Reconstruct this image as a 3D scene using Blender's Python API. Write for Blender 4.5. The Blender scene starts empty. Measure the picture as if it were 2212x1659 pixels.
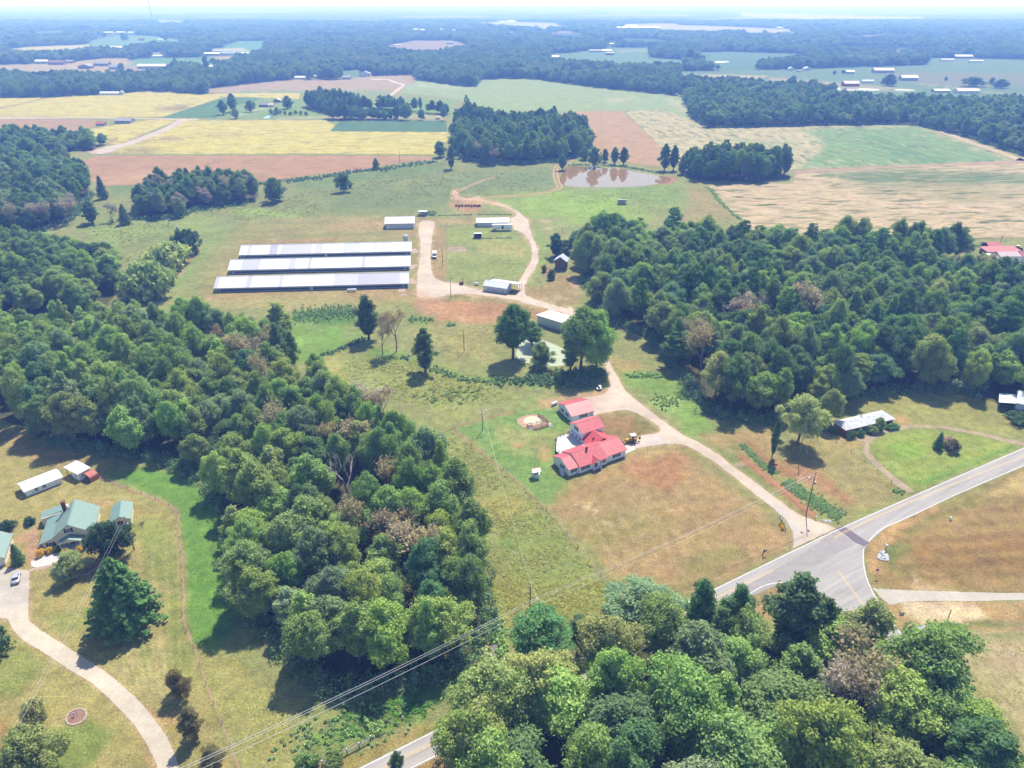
import bpy, bmesh, math, random
import numpy as np
from mathutils import Vector, Matrix
from mathutils.geometry import delaunay_2d_cdt

SC = bpy.context.scene
COL = SC.collection

# ------------------------------------------------------------------ camera
H = 130.0                    # flying height of the drone
FPX = 1562.4                 # focal length in units of a 2212 px wide picture
PITCH = math.atan((829.5 - 7.0) / FPX)
cam_d = bpy.data.cameras.new('camera')
cam_d.sensor_width = 36.0
cam_d.lens = 36.0 * FPX / 2212.0
cam_d.clip_start = 1.0
cam_d.clip_end = 60000.0
cam = bpy.data.objects.new('camera', cam_d)
COL.objects.link(cam)
cam.location = (0, 0, H)
cam.rotation_euler = (math.pi / 2 - PITCH, 0, 0)
SC.camera = cam

# ------------------------------------------------------------------ sky, sun, exposure
SUN_EL = math.radians(56)
SUN_AZ = math.radians(18)    # from +Y towards +X
w = bpy.data.worlds.new('World')
SC.world = w
w.use_nodes = True
nt = w.node_tree
nt.nodes.clear()
sky = nt.nodes.new('ShaderNodeTexSky')
sky.sky_type = 'NISHITA'
sky.sun_disc = False
sky.sun_elevation = SUN_EL
sky.sun_rotation = SUN_AZ
sky.air_density = 1.0
sky.dust_density = 0.4
bg = nt.nodes.new('ShaderNodeBackground')
bg.inputs['Strength'].default_value = 0.11
wo = nt.nodes.new('ShaderNodeOutputWorld')
nt.links.new(sky.outputs[0], bg.inputs['Color'])
nt.links.new(bg.outputs[0], wo.inputs['Surface'])

sun_d = bpy.data.lights.new('sun', 'SUN')
sun_d.energy = 4.2
sun_d.angle = math.radians(0.53)
sun_d.color = (1.0, 0.95, 0.87)
sun = bpy.data.objects.new('sun', sun_d)
COL.objects.link(sun)
SUN_DIR = Vector((math.sin(SUN_AZ) * math.cos(SUN_EL), math.cos(SUN_AZ) * math.cos(SUN_EL), math.sin(SUN_EL)))
sun.rotation_euler = (-SUN_DIR).to_track_quat('-Z', 'Y').to_euler()

SC.view_settings.view_transform = 'Standard'
SC.view_settings.look = 'None'
SC.view_settings.exposure = 0.95
SC.view_settings.gamma = 1.0
SC.view_settings.use_curve_mapping = False
SC.render.engine = 'CYCLES'
cy = SC.cycles
cy.max_bounces = 5
cy.diffuse_bounces = 3
cy.glossy_bounces = 2
cy.transmission_bounces = 3
cy.transparent_max_bounces = 4
cy.volume_bounces = 1
cy.caustics_reflective = False
cy.caustics_refractive = False
cy.use_denoising = True
try:
    cy.denoiser = 'OPENIMAGEDENOISE'
    cy.denoising_input_passes = 'RGB_ALBEDO_NORMAL'
    cy.denoising_prefilter = 'ACCURATE'
except Exception:
    pass

# ------------------------------------------------------------------ helpers
CP, SP = math.cos(PITCH), math.sin(PITCH)


def G(x, y, z=0.0):
    """survey: the spot at height z that is seen at (x, y) of a 2212 x 1659 print of the photograph"""
    r = (x - 1106) / FPX
    u = -(y - 829.5) / FPX
    t = (H - z) / (SP - u * CP)
    return Vector((r * t, (CP + u * SP) * t, z))


def Gn(xs, ys):
    r = (xs - 1106) / FPX
    u = -(ys - 829.5) / FPX
    t = H / (SP - u * CP)
    return r * t, (CP + u * SP) * t


def proj(x, y, z):
    f = y * CP + (H - z) * SP
    u = y * SP - (H - z) * CP
    return 1106 + FPX * x / f, 829.5 - FPX * u / f


def hgt(x, yb, yt):
    Y = G(x, yb).y
    u = -(yt - 829.5) / FPX
    t = Y / (CP + u * SP)
    return H - (SP - u * CP) * t


def T(x0, y0, X, Y):
    return (x0 * 0.737333 + X / 3.0, y0 * 0.737333 + Y / 3.0)


def TL(x0, y0, pts):
    return [T(x0, y0, X, Y) for X, Y in pts]


def lin(c):
    out = []
    for v in c:
        v /= 255.0
        out.append(v / 12.92 if v <= 0.04045 else ((v + 0.055) / 1.055) ** 2.4)
    return np.array(out)


LIGHT = np.array([2.22, 2.15, 2.12])       # how bright a white card lies in this sun


def alb(c, k=1.0):
    return np.clip(lin(c) / LIGHT * k, 0.004, 0.8)


def hsh(i, j, s):
    n = (i * 374761393 + j * 668265263 + s * 974634721) & 0xFFFFFFFF
    n = ((n ^ (n >> 13)) * 1274126177) & 0xFFFFFFFF
    return ((n ^ (n >> 16)) & 0xFFFF) / 65535.0


def vnoise(x, y, s=0):
    x = np.asarray(x, float); y = np.asarray(y, float)
    i = np.floor(x).astype(np.int64); j = np.floor(y).astype(np.int64)
    fx = x - i; fy = y - j
    fx = fx * fx * (3 - 2 * fx); fy = fy * fy * (3 - 2 * fy)
    a = hsh(i, j, s); b = hsh(i + 1, j, s); c = hsh(i, j + 1, s); d = hsh(i + 1, j + 1, s)
    return (a * (1 - fx) + b * fx) * (1 - fy) + (c * (1 - fx) + d * fx) * fy


def fbm(x, y, s=0, o=3):
    t = 0.0; a = 0.5; n = 0.0
    for k in range(o):
        t = t + a * vnoise(np.asarray(x) * 2 ** k, np.asarray(y) * 2 ** k, s + k); n += a; a *= 0.5
    return t / n


def inside(xs, ys, pts):
    r = np.zeros(np.shape(xs), bool)
    n = len(pts)
    for k in range(n):
        x1, y1 = pts[k][:2]; x2, y2 = pts[(k + 1) % n][:2]
        if y1 == y2:
            continue
        c = (y1 > ys) != (y2 > ys)
        r ^= c & (xs < (x2 - x1) * (ys - y1) / (y2 - y1) + x1)
    return r


def segdist(xs, ys, pts, closed):
    d = np.full(np.shape(xs), 1e9)
    n = len(pts)
    for k in range(n if closed else n - 1):
        x1, y1 = pts[k][:2]; x2, y2 = pts[(k + 1) % n][:2]
        dx, dy = x2 - x1, y2 - y1
        L = dx * dx + dy * dy + 1e-9
        t = np.clip(((xs - x1) * dx + (ys - y1) * dy) / L, 0, 1)
        d = np.minimum(d, np.hypot(xs - x1 - t * dx, ys - y1 - t * dy))
    return d


def smooth(pts, n=2, closed=False):
    """Chaikin corner cutting"""
    for _ in range(n):
        out = [] if closed else [pts[0]]
        m = len(pts)
        for k in range(m if closed else m - 1):
            a, b = pts[k], pts[(k + 1) % m]
            out.append(tuple(0.75 * p + 0.25 * q for p, q in zip(a, b)))
            out.append(tuple(0.25 * p + 0.75 * q for p, q in zip(a, b)))
        if not closed:
            out.append(pts[-1])
        pts = out
    return pts


def tag(o, label=None, cat=None, group=None, kind=None):
    if label: o['label'] = label
    if cat: o['category'] = cat
    if group: o['group'] = group
    if kind: o['kind'] = kind
    return o


def link(o, parent=None):
    COL.objects.link(o)
    if parent is not None:
        o.parent = parent
    return o


def empty(name, loc, rz=0.0, label=None, cat=None, group=None):
    o = bpy.data.objects.new(name, None)
    o.empty_display_size = 0.5
    link(o)
    o.location = loc
    o.rotation_euler = (0, 0, rz)
    return tag(o, label, cat, group)


class MB:
    """collects faces for ONE mesh object"""
    def __init__(s):
        s.v = []; s.f = []

    def poly(s, pts):
        b = len(s.v)
        s.v += [tuple(p) for p in pts]
        s.f.append(tuple(range(b, b + len(pts))))
        return s

    def box(s, x0, x1, y0, y1, z0, z1, M=None):
        c = [(x0, y0, z0), (x1, y0, z0), (x1, y1, z0), (x0, y1, z0), (x0, y0, z1), (x1, y0, z1), (x1, y1, z1), (x0, y1, z1)]
        if M is not None:
            c = [tuple(M @ Vector(p)) for p in c]
        b = len(s.v); s.v += c
        for f in ((0, 3, 2, 1), (4, 5, 6, 7), (0, 1, 5, 4), (1, 2, 6, 5), (2, 3, 7, 6), (3, 0, 4, 7)):
            s.f.append(tuple(b + i for i in f))
        return s

    def prism(s, prof, axis, a0, a1):
        """profile polygon (p, q) pushed along axis x, y or z from a0 to a1"""
        def P(p, q, a):
            return (a, p, q) if axis == 'x' else (p, a, q) if axis == 'y' else (p, q, a)
        n = len(prof); b = len(s.v)
        s.v += [P(p, q, a0) for p, q in prof] + [P(p, q, a1) for p, q in prof]
        s.f.append(tuple(b + i for i in reversed(range(n))))
        s.f.append(tuple(b + n + i for i in range(n)))
        for i in range(n):
            j = (i + 1) % n
            s.f.append((b + i, b + j, b + n + j, b + n + i))
        return s

    def tube(s, pts, rad, n=6, cap=True):
        pts = [Vector(p) for p in pts]
        if not hasattr(rad, '__len__'):
            rad = [rad] * len(pts)
        b = len(s.v)
        for k, p in enumerate(pts):
            d = (pts[min(k + 1, len(pts) - 1)] - pts[max(k - 1, 0)]).normalized()
            a = Vector((0, 0, 1)) if abs(d.z) < 0.9 else Vector((1, 0, 0))
            u = d.cross(a).normalized(); v = d.cross(u)
            for i in range(n):
                t = 2 * math.pi * i / n
                s.v.append(tuple(p + (u * math.cos(t) + v * math.sin(t)) * rad[k]))
        for k in range(len(pts) - 1):
            for i in range(n):
                j = (i + 1) % n
                s.f.append((b + k * n + i, b + k * n + j, b + (k + 1) * n + j, b + (k + 1) * n + i))
        if cap:
            s.f.append(tuple(b + i for i in range(n)))
            s.f.append(tuple(b + (len(pts) - 1) * n + i for i in reversed(range(n))))
        return s

    def lathe(s, prof, n=16, c=(0, 0, 0), axis='z'):
        b = len(s.v)
        for r, h in prof:
            for i in range(n):
                t = 2 * math.pi * i / n
                a, d = r * math.cos(t), r * math.sin(t)
                p = (a, d, h) if axis == 'z' else (h, a, d) if axis == 'x' else (a, h, d)
                s.v.append((c[0] + p[0], c[1] + p[1], c[2] + p[2]))
        for k in range(len(prof) - 1):
            for i in range(n):
                j = (i + 1) % n
                s.f.append((b + k * n + i, b + k * n + j, b + (k + 1) * n + j, b + (k + 1) * n + i))
        s.f.append(tuple(b + i for i in reversed(range(n))))
        s.f.append(tuple(b + (len(prof) - 1) * n + i for i in range(n)))
        return s

    def mesh(s, name, mat):
        me = bpy.data.meshes.new(name)
        me.from_pydata(s.v, [], s.f)
        if mat: me.materials.append(mat)
        me.update()
        bm = bmesh.new(); bm.from_mesh(me)
        bmesh.ops.recalc_face_normals(bm, faces=bm.faces)
        bm.to_mesh(me); bm.free()
        return me

    def build(s, name, mat, parent=None, shade=False, loc=None, label=None):
        me = s.mesh(name, mat)
        if shade:
            me.polygons.foreach_set('use_smooth', [True] * len(me.polygons))
        o = link(bpy.data.objects.new(name, me), parent)
        if loc: o.location = loc
        if label: o['label'] = label
        return o


def copy_tree(o, parent=None):
    c = o.copy()
    link(c, parent)
    for ch in list(o.children):
        copy_tree(ch, c)
    return c


# ------------------------------------------------------------------ materials
class N:
    """small node tree writer"""
    def __init__(s, name):
        s.m = bpy.data.materials.new(name); s.m.use_nodes = True
        s.t = s.m.node_tree; s.t.nodes.clear()
        s.out = s.t.nodes.new('ShaderNodeOutputMaterial')

    def n(s, kind, **kw):
        nd = s.t.nodes.new(kind)
        for k, v in kw.items():
            setattr(nd, k, v)
        return nd

    def l(s, a, b):
        s.t.links.new(a, b)

    def set(s, sock, v):
        if hasattr(v, 'is_output') or isinstance(v, bpy.types.NodeSocket):
            s.l(v, sock)
        else:
            sock.default_value = v

    def math(s, op, a, b=0.0, clamp=False):
        nd = s.n('ShaderNodeMath', operation=op, use_clamp=clamp)
        s.set(nd.inputs[0], a); s.set(nd.inputs[1], b)
        return nd.outputs[0]

    def mix(s, f, a, b, mode='MIX'):
        nd = s.n('ShaderNodeMix', data_type='RGBA', blend_type=mode)
        s.set(nd.inputs[0], f); s.set(nd.inputs[6], a); s.set(nd.inputs[7], b)
        return nd.outputs[2]

    def ramp(s, f, lo, hi, a=0.0, b=1.0):
        nd = s.n('ShaderNodeMapRange', clamp=True)
        s.set(nd.inputs[0], f)
        for i, v in ((1, lo), (2, hi), (3, a), (4, b)):
            nd.inputs[i].default_value = v
        return nd.outputs[0]

    def noise(s, vec, scale, detail=3.0, rough=0.6):
        nd = s.n('ShaderNodeTexNoise')
        nd.inputs['Scale'].default_value = scale
        nd.inputs['Detail'].default_value = detail
        nd.inputs['Roughness'].default_value = rough
        if vec is not None: s.l(vec, nd.inputs['Vector'])
        return nd.outputs['Fac']

    def pos(s):
        return s.n('ShaderNodeNewGeometry').outputs['Position']

    def obj(s):
        return s.n('ShaderNodeTexCoord').outputs['Object']

    def mapping(s, vec, rot=0.0, scale=(1, 1, 1)):
        a = s.n('ShaderNodeMapping'); a.inputs['Rotation'].default_value = (0, 0, rot)
        s.l(vec, a.inputs['Vector'])
        b = s.n('ShaderNodeMapping'); b.inputs['Scale'].default_value = scale
        s.l(a.outputs[0], b.inputs['Vector'])
        return b.outputs[0]

    def bump(s, h, strength=0.5, dist=0.1):
        nd = s.n('ShaderNodeBump'); nd.inputs['Strength'].default_value = strength
        nd.inputs['Distance'].default_value = dist
        s.l(h, nd.inputs['Height'])
        return nd.outputs[0]

    def bsdf(s, col, rough=0.9, metal=0.0, normal=None, spec=0.3):
        nd = s.n('ShaderNodeBsdfPrincipled')
        s.set(nd.inputs['Base Color'], col)
        s.set(nd.inputs['Roughness'], rough)
        nd.inputs['Metallic'].default_value = metal
        nd.inputs['Specular IOR Level'].default_value = spec
        if normal is not None: s.l(normal, nd.inputs['Normal'])
        s.l(nd.outputs[0], s.out.inputs['Surface'])
        return nd


def c4(c):
    return (float(c[0]), float(c[1]), float(c[2]), 1.0)


def simple(name, col, rough=0.7, metal=0.0, spec=0.3, var=0.12, scale=1.2, bumpy=0.0):
    """plain surface with a little wear"""
    k = N(name)
    v = k.noise(k.obj(), scale, 4.0, 0.65)
    f = k.ramp(v, 0.3, 0.7, 1.0 - var, 1.0 + var)
    mixc = k.n('ShaderNodeMix', data_type='RGBA', blend_type='MULTIPLY')
    mixc.inputs[0].default_value = 1.0
    mixc.inputs[6].default_value = c4(col)
    k.l(f, mixc.inputs[7])
    nrm = k.bump(k.noise(k.obj(), scale * 6, 3.0), bumpy, 0.05) if bumpy else None
    k.bsdf(mixc.outputs[2], rough, metal, nrm, spec)
    return k.m


def ribbed(name, col, axis='x', pitch=0.3, rough=0.5, metal=0.0, spec=0.4, var=0.1, stain=None):
    """metal sheet or siding: narrow ribs across one axis of the object, weathering"""
    k = N(name)
    o = k.obj()
    sep = k.n('ShaderNodeSeparateXYZ'); k.l(o, sep.inputs[0])
    a = sep.outputs['xyz'.index(axis)]
    fr = k.math('FRACT', k.math('DIVIDE', a, pitch))
    rib = k.math('LESS_THAN', fr, 0.14)
    v = k.noise(k.mapping(o, 0, (0.35, 0.35, 0.35)), 2.0, 5.0, 0.7)
    f = k.ramp(v, 0.3, 0.72, 1.0 - var, 1.0 + var)
    c = k.mix(1.0, c4(col), f, 'MULTIPLY')
    c = k.mix(k.math('MULTIPLY', rib, 0.22), c, c4(np.array(col) * 0.55))
    if stain is not None:
        sv = k.noise(o, 0.9, 6.0, 0.75)
        c = k.mix(k.ramp(sv, 0.55, 0.68), c, c4(stain))
    k.bsdf(c, rough, metal, k.bump(rib, 0.4, 0.03), spec)
    return k.m

# ------------------------------------------------------------------ the ground: what grows or lies where
def t1(p): return TL(0, 0, p)
def t2(p): return TL(1000, 0, p)
def t3(p): return TL(2000, 0, p)
def t4(p): return TL(0, 250, p)
def t5(p): return TL(1000, 250, p)
def t6(p): return TL(2000, 250, p)
def m1(p): return TL(0, 700, p)
def m2(p): return TL(1000, 700, p)
def m3(p): return TL(2000, 700, p)
def n1(p): return TL(0, 1200, p)
def n2(p): return TL(1000, 1200, p)
def n3(p): return TL(2000, 1200, p)
def b1(p): return TL(0, 1700, p)
def b2(p): return TL(1000, 1700, p)
def b3(p): return TL(2000, 1700, p)
def farm(p): return [(884.8 + X * .17776, 412.9 + Y * .17776) for X, Y in p]
def house(p): return [(1142.8 + X * .13333, 825.8 + Y * .13333) for X, Y in p]
def lft(p): return [(X * .2222, 921.7 + Y * .2222) for X, Y in p]
def shd(p): return [(442.4 + X * .21667, 442.4 + Y * .21667) for X, Y in p]


C = dict(past=(168, 166, 104), olive=(150, 155, 92), grn=(132, 164, 78), lime=(166, 192, 84), yard=(144, 175, 94),
         dry=(192, 170, 118), tan=(188, 156, 108), clay=(212, 156, 114), redc=(196, 138, 100), sand=(228, 198, 156),
         brown=(176, 138, 86), floor=(96, 92, 62), weeds=(106, 146, 66), gravel=(236, 222, 206), straw=(204, 184, 132),
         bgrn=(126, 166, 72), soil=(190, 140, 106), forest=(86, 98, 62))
OPS = []


def PA(c, feather, pts, a=1.0, jit=1.0):
    OPS.append(('p', C.get(c, c) if isinstance(c, str) else c, feather, pts, a, jit))


def BL(c, x, y, rx, ry, a=0.8, rot=0.0):
    OPS.append(('e', C[c] if isinstance(c, str) else c, (rx, ry, math.radians(rot)), (x, y), a, 1.0))


def ST(c, width, feather, pts, a=1.0, jit=1.0):
    OPS.append(('s', C[c] if isinstance(c, str) else c, (width, feather), smooth(pts, 1), a, jit))


# ---- far country: woods floor, then clearings
PA('forest', 8, [(-600, 4), (2812, 4), (2812, 215), (2230, 215), (1975, 205), (1475, 205), (1300, 190), (1137, 170), (1040, 174), (1020, 186),
                 (900, 172), (737, 170), (545, 180), (445, 203), (320, 198), (217, 203), (100, 209), (-600, 210)])
far_clear = [
    ((214, 196, 130), t1([(30, 320), (150, 345), (370, 335), (560, 320), (820, 300), (1060, 285), (800, 280), (500, 290), (200, 302)])),
    ((128, 160, 110), t1([(580, 262), (700, 240), (800, 228), (1000, 232), (1180, 255), (1180, 282), (580, 280)])),
    ((110, 158, 112), t1([(1430, 300), (1540, 265), (1740, 265), (1700, 325), (1620, 345), (1500, 325)])),
    ((116, 160, 108), t1([(790, 412), (900, 378), (1390, 368), (1370, 418), (1080, 420)])),
    ((196, 172, 132), t1([(-300, 425), (350, 412), (680, 376), (880, 376), (760, 412), (740, 482), (450, 475), (200, 485), (100, 464), (-300, 468)])),
    ((196, 172, 140), t1([(1350, 372), (1540, 360), (1500, 400), (1400, 402)])),
    ((190, 160, 140), t1([(760, 430), (1080, 420), (1130, 460), (900, 475), (700, 470)])),
    ((176, 150, 136), t2([(250, 305), (470, 262), (720, 262), (840, 300), (620, 335), (450, 335)])),
    ((190, 186, 160), t2([(850, 150), (1030, 138), (1390, 148), (1445, 180), (1100, 174)])),
    ((192, 182, 160), t2([(1780, 178), (1950, 160), (2212, 163)]) + t3([(200, 167), (800, 192), (600, 200), (0, 206)]) + t2([(1900, 190)])),
    ((120, 150, 116), t2([(1310, 352), (1500, 340), (1750, 308), (2000, 306), (2000, 372), (2230, 388), (2230, 420), (1950, 422), (1500, 408), (1400, 378)])),
    ((108, 140, 108), t3([(90, 340), (300, 334), (860, 352), (500, 398), (450, 446), (300, 434), (130, 402)])),
    ((122, 146, 108), t3([(-20, 462), (700, 448), (1000, 438), (1620, 420), (1570, 374), (2600, 392), (2600, 620), (1900, 612), (1300, 592), (750, 545), (580, 535), (300, 500), (-20, 505)])),
    ((196, 190, 170), t3([(380, 82), (900, 95), (1560, 112), (1560, 120), (800, 118), (380, 100)])),
    ((180, 160, 150), t3([(1070, 232), (1320, 224), (1310, 240), (1080, 242)])),
    ((200, 196, 180), t1([(1010, 132), (1200, 138), (1200, 150), (1020, 148)])),
    ((112, 150, 116), t1([(215, 212), (420, 208), (430, 222), (220, 226)])),
    ((120, 150, 112), t2([(-10, 460), (110, 450), (140, 500), (-10, 520)])),
]
def tall_px(y, h=13.0):
    g = G(1106, max(y, 20))
    return h * FPX / (g.y * CP + H * SP)


# the near part of each clearing lies hidden behind the trees in front of it
far_clear = [(c_, q_) for c_, p_ in far_clear for q_ in ([(x, y + tall_px(y)) for x, y in p_], [(x, y + tall_px(y) * .5) for x, y in p_], p_)]
_rs = np.random.RandomState(12)
for i_ in range(34):
    y_ = 24 + 96 * _rs.rand() ** 1.3; x_ = _rs.uniform(-50, 2250); l_ = _rs.uniform(50, 190); h_ = .9 + (y_ - 10) * .045 * _rs.uniform(.5, 1.2)
    far_clear.append((((196, 180, 146), (126, 156, 112), (150, 160, 118), (206, 196, 166), (178, 152, 134))[i_ % 5], [(x_, y_), (x_ + l_, y_ - h_ * .5), (x_ + l_ * 1.15, y_ + h_), (x_ - l_ * .1, y_ + h_ * 1.3)]))
for c_, p_ in far_clear:
    PA(c_, 2.0, p_, 1.0, 0.5)
for y_, x0_, x1_, c_ in ((26, 300, 620, (190, 190, 175)), (33, 1250, 1480, (196, 192, 176)), (38, 1560, 1800, (186, 190, 170)), (44, 60, 240, (180, 186, 160)),
                         (29, 1700, 2050, (190, 190, 175)), (52, 900, 990, (190, 180, 160)), (67, 620, 700, (150, 160, 120)), (56, 1030, 1090, (196, 190, 170))):
    PA(c_, 1.2, [(x0_, y_), (x1_, y_ - 1.0), (x1_ + 30, y_ + 1.2), (x0_ - 20, y_ + 1.8)], 0.9, 0.3)
# right pasture far: strips of sand, ponds banks, brown part
PA((210, 186, 150), 2, t3([(0, 484), (300, 486), (560, 492), (500, 510), (0, 506)]))
PA((200, 176, 140), 2, t3([(570, 500), (760, 515), (1300, 560), (1500, 580), (1480, 600), (900, 560), (560, 520)]), 0.7)
PA((150, 140, 120), 4, t3([(1300, 470), (2500, 470), (2500, 560), (1700, 560), (1400, 520)]), 0.7)
ST((190, 180, 160), 1.6, 1.5, t3([(1500, 540), (1700, 560), (1900, 590), (2212, 615)]))
# upper mid fields
PA((196, 168, 140), 2, [(452, 190), (478, 187), (540, 180), (610, 172), (737, 171), (800, 164), (888, 160), (900, 171), (862, 203), (845, 205), (700, 201), (645, 202), (450, 201)])
PA((150, 170, 110), 4, [(520, 196), (700, 195), (845, 197), (845, 206), (700, 203), (520, 203)], 0.9)
PA((172, 184, 130), 2, [(877, 186), (908, 174), (970, 181.5), (1027, 187), (1040, 171), (1137, 168), (1304, 190), (1475, 206), (1520, 250), (1475, 258), (1440, 241),
                        (1350, 240), (1234, 241), (1075, 240), (984, 214), (880, 201), (862, 205)])
PA((206, 198, 160), 6, t2([(1700, 640), (1890, 630), (1880, 655), (1730, 662)]), 0.8)
PA((200, 196, 156), 6, [(1430, 215), (1490, 215), (1520, 250), (1480, 245)], 0.8)
PA((196, 200, 160), 5, [(895, 178), (985, 184), (1020, 190), (960, 192), (890, 186)], 0.7)
# homestead lawn between the yellow fields
PA((150, 170, 100), 2, [(455, 256), (490, 212), (645, 213), (720, 212), (980, 214), (975, 250), (740, 261)])
PA((200, 180, 140), 2, t5([(-20, 170), (60, 150), (220, 120), (200, 160), (400, 190), (660, 190), (690, 225), (0, 228)]), 0.7)
ST((216, 204, 186), 2.2, 1.5, t4([(1500, 215), (1580, 185), (1640, 160), (1720, 148), (1780, 150)]))
ST((220, 190, 150), 2.4, 2, t4([(1800, 218), (1950, 210), (2100, 208), (2212, 210)]))
# pasture of the middle ground
PA('olive', 20, [(230, 410), (560, 392), (760, 368), (980, 345), (1210, 360), (1225, 410), (1100, 440), (900, 470), (560, 480), (400, 540), (240, 560), (150, 520)], 0.6)
PA((126, 148, 82), 14, [(640, 392), (760, 372), (880, 352), (960, 352), (960, 372), (860, 385), (760, 398), (640, 408)], 0.85)
PA((122, 150, 80), 10, t4([(700, 650), (900, 630), (900, 680), (760, 700)]), 0.8)
PA((134, 150, 92), 16, [(760, 405), (980, 395), (980, 440), (880, 455), (700, 450)], 0.7)
PA((140, 156, 96), 12, [(985, 375), (1190, 365), (1205, 405), (1040, 420), (985, 410)], 0.75)
PA('lime', 22, t5([(900, 740), (1400, 700), (1800, 690), (1820, 780), (2000, 840), (1900, 870), (1500, 880), (1280, 850), (1130, 800)]), 0.9)
PA((150, 172, 90), 16, t5([(1500, 670), (2000, 620), (2212, 640), (2212, 800), (1850, 760)]), 0.8)
PA('tan', 14, t6([(40, 680), (165, 660), (270, 800), (330, 860), (0, 880), (-60, 860), (60, 800)]), 0.6)
PA('lime', 10, m1([(860, 640), (1240, 600), (1300, 560), (1400, 600), (1100, 700), (900, 720)]), 0.5)
PA((166, 180, 100), 18, t4([(480, 900), (900, 860), (1300, 830), (1500, 900), (1300, 1000), (1100, 950), (800, 1000), (740, 1200), (600, 1000)]), 0.7)
PA((176, 204, 92), 8, t4([(1500, 810), (1700, 800), (1900, 830), (2000, 810), (1900, 860), (1560, 840)]), 0.6)
# around the three sheds
PA((180, 164, 104), 10, [(420, 655), (470, 560), (520, 500), (640, 470), (840, 470), (910, 465), (905, 640), (880, 660), (640, 668), (560, 660)], 0.8)
PA((196, 160, 116), 8, t4([(1650, 960), (2212, 950), (2212, 990), (1700, 990)]), 0.5)
PA('soil', 5, shd([(340, 385), (700, 365), (1050, 335), (1400, 330), (1300, 355), (950, 380), (600, 395), (400, 400)]), 0.85)
PA((206, 170, 126), 8, shd([(1230, 190), (1600, 150), (1790, 150), (1790, 240), (1500, 260), (1250, 260)]), 0.8)
PA((200, 165, 120), 6, shd([(1700, 270), (2100, 265), (2120, 300), (1750, 290)]), 0.8)
PA((152, 156, 92), 6, shd([(420, 280), (1700, 250), (1950, 300), (1400, 320), (600, 350), (400, 330)]), 0.5)
PA((196, 162, 116), 4, shd([(0, 885), (1900, 835), (2050, 840), (2060, 960), (1500, 930), (600, 950), (0, 950)]), 0.8)
PA((196, 178, 120), 5, m1([(1100, 420), (1600, 380), (2212, 340), (2212, 420), (1900, 455), (1250, 440)]), 0.7)
ST('redc', 6, 3, [(shd([(0, 0)])[0][0] + 0, 640)] if False else m1([(1040, 380), (1090, 320), (1150, 240), (1200, 170), (1250, 110), (1300, 65)]), 0.9)
PA((150, 176, 90), 8, m1([(1100, 330), (1210, 180), (1330, 30), (1400, -60), (1440, -40), (1330, 120), (1180, 330)]), 0.6)
for x_, y_ in ((1100, 330), (1060, 350), (1180, 210)):
    BL('sand', *T(0, 700, x_, y_), 5, 4, 0.9)
# farm yard between the drives
PA((166, 172, 96), 8, farm([(420, 400), (800, 430), (1300, 460), (1460, 560), (1490, 760), (1400, 960), (1300, 1080), (1000, 1050), (700, 1100), (450, 1080), (450, 700)]), 0.8)
PA((190, 158, 108), 4, farm([(300, 420), (420, 420), (450, 700), (455, 900), (440, 1080), (300, 1060), (260, 900), (270, 700)]), 0.9)
PA((200, 166, 120), 5, farm([(60, 340), (300, 330), (800, 330), (1200, 310), (1250, 330), (800, 400), (330, 400)]), 0.7)
PA('clay', 9, farm([(480, 130), (700, 100), (880, 110), (900, 170), (850, 240), (650, 260), (500, 210)]), 0.9)
PA((196, 182, 110), 6, farm([(820, 600), (1300, 590), (1420, 640), (1400, 780), (1000, 760), (840, 720)]), 0.6)
for i_ in range(24):          # mowing stubs in rows
    xx_ = 490 + i_ * 38
    ST((214, 188, 134), 1.3, 1.6, farm([(xx_, 760 - (i_ % 5) * 14), (xx_ - 6, 800 + (i_ % 3) * 30)]) if i_ < 8 else
       farm([(xx_ + 8, 630 + (i_ % 4) * 12), (xx_, 720), (xx_ - 6, 800 + (i_ % 3) * 20)]), 0.75, 0.6)
PA((206, 176, 156), 1.5, farm([(455, 670), (520, 655), (560, 675), (700, 685), (690, 740), (580, 735), (470, 725)]), 1.0, 0.5)
PA((160, 178, 88), 6, farm([(1440, 460), (1600, 480), (1700, 640), (1680, 860), (1600, 960), (1480, 1130), (1420, 1100), (1560, 860), (1570, 700), (1480, 500)]), 0.8)
PA('tan', 8, farm([(1420, 1180), (1640, 1150), (1780, 1020), (1950, 1000), (2050, 1100), (2030, 1350), (1900, 1400), (1600, 1330), (1420, 1270)]), 0.85)
PA((222, 182, 150), 7, farm([(1950, 1040), (2060, 1020), (2080, 1220), (2010, 1230)]), 0.9)
for x_, y_, r_ in ((1640, 1310, 9), (1800, 1280, 12), (1740, 1340, 9), (1900, 1310, 7)):
    BL('sand', *farm([(x_, y_)])[0], r_, r_ * .45, 0.6)
BL((196, 140, 100), *farm([(1690, 980)])[0], 16, 9, 0.9, 30)
PA('clay', 10, m2([(560, 380), (700, 400), (1000, 395), (1200, 425), (1400, 465), (1300, 500), (1180, 530), (1000, 540), (800, 545), (640, 530)]), 0.95)
PA((214, 160, 122), 10, m2([(470, 340), (620, 370), (700, 480), (600, 560), (480, 480), (460, 400)]), 0.9)
PA((158, 148, 90), 6, m2([(740, 355), (980, 360), (1060, 385), (900, 400), (740, 385)]), 0.9)
PA((160, 150, 92), 7, m2([(1080, 420), (1300, 450), (1240, 480), (1150, 440)]), 0.8)
ST((222, 180, 150), 3, 3, m2([(640, 420), (700, 480), (800, 520)]), 0.7)
ST('sand', 5, 4, m2([(850, 385), (900, 380)]), 0.7)
BL('sand', *T(1000, 250, 1325, 880), 12, 3, 0.9)
BL('sand', *T(1000, 250, 1340, 928), 8, 2, 0.9)
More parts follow.
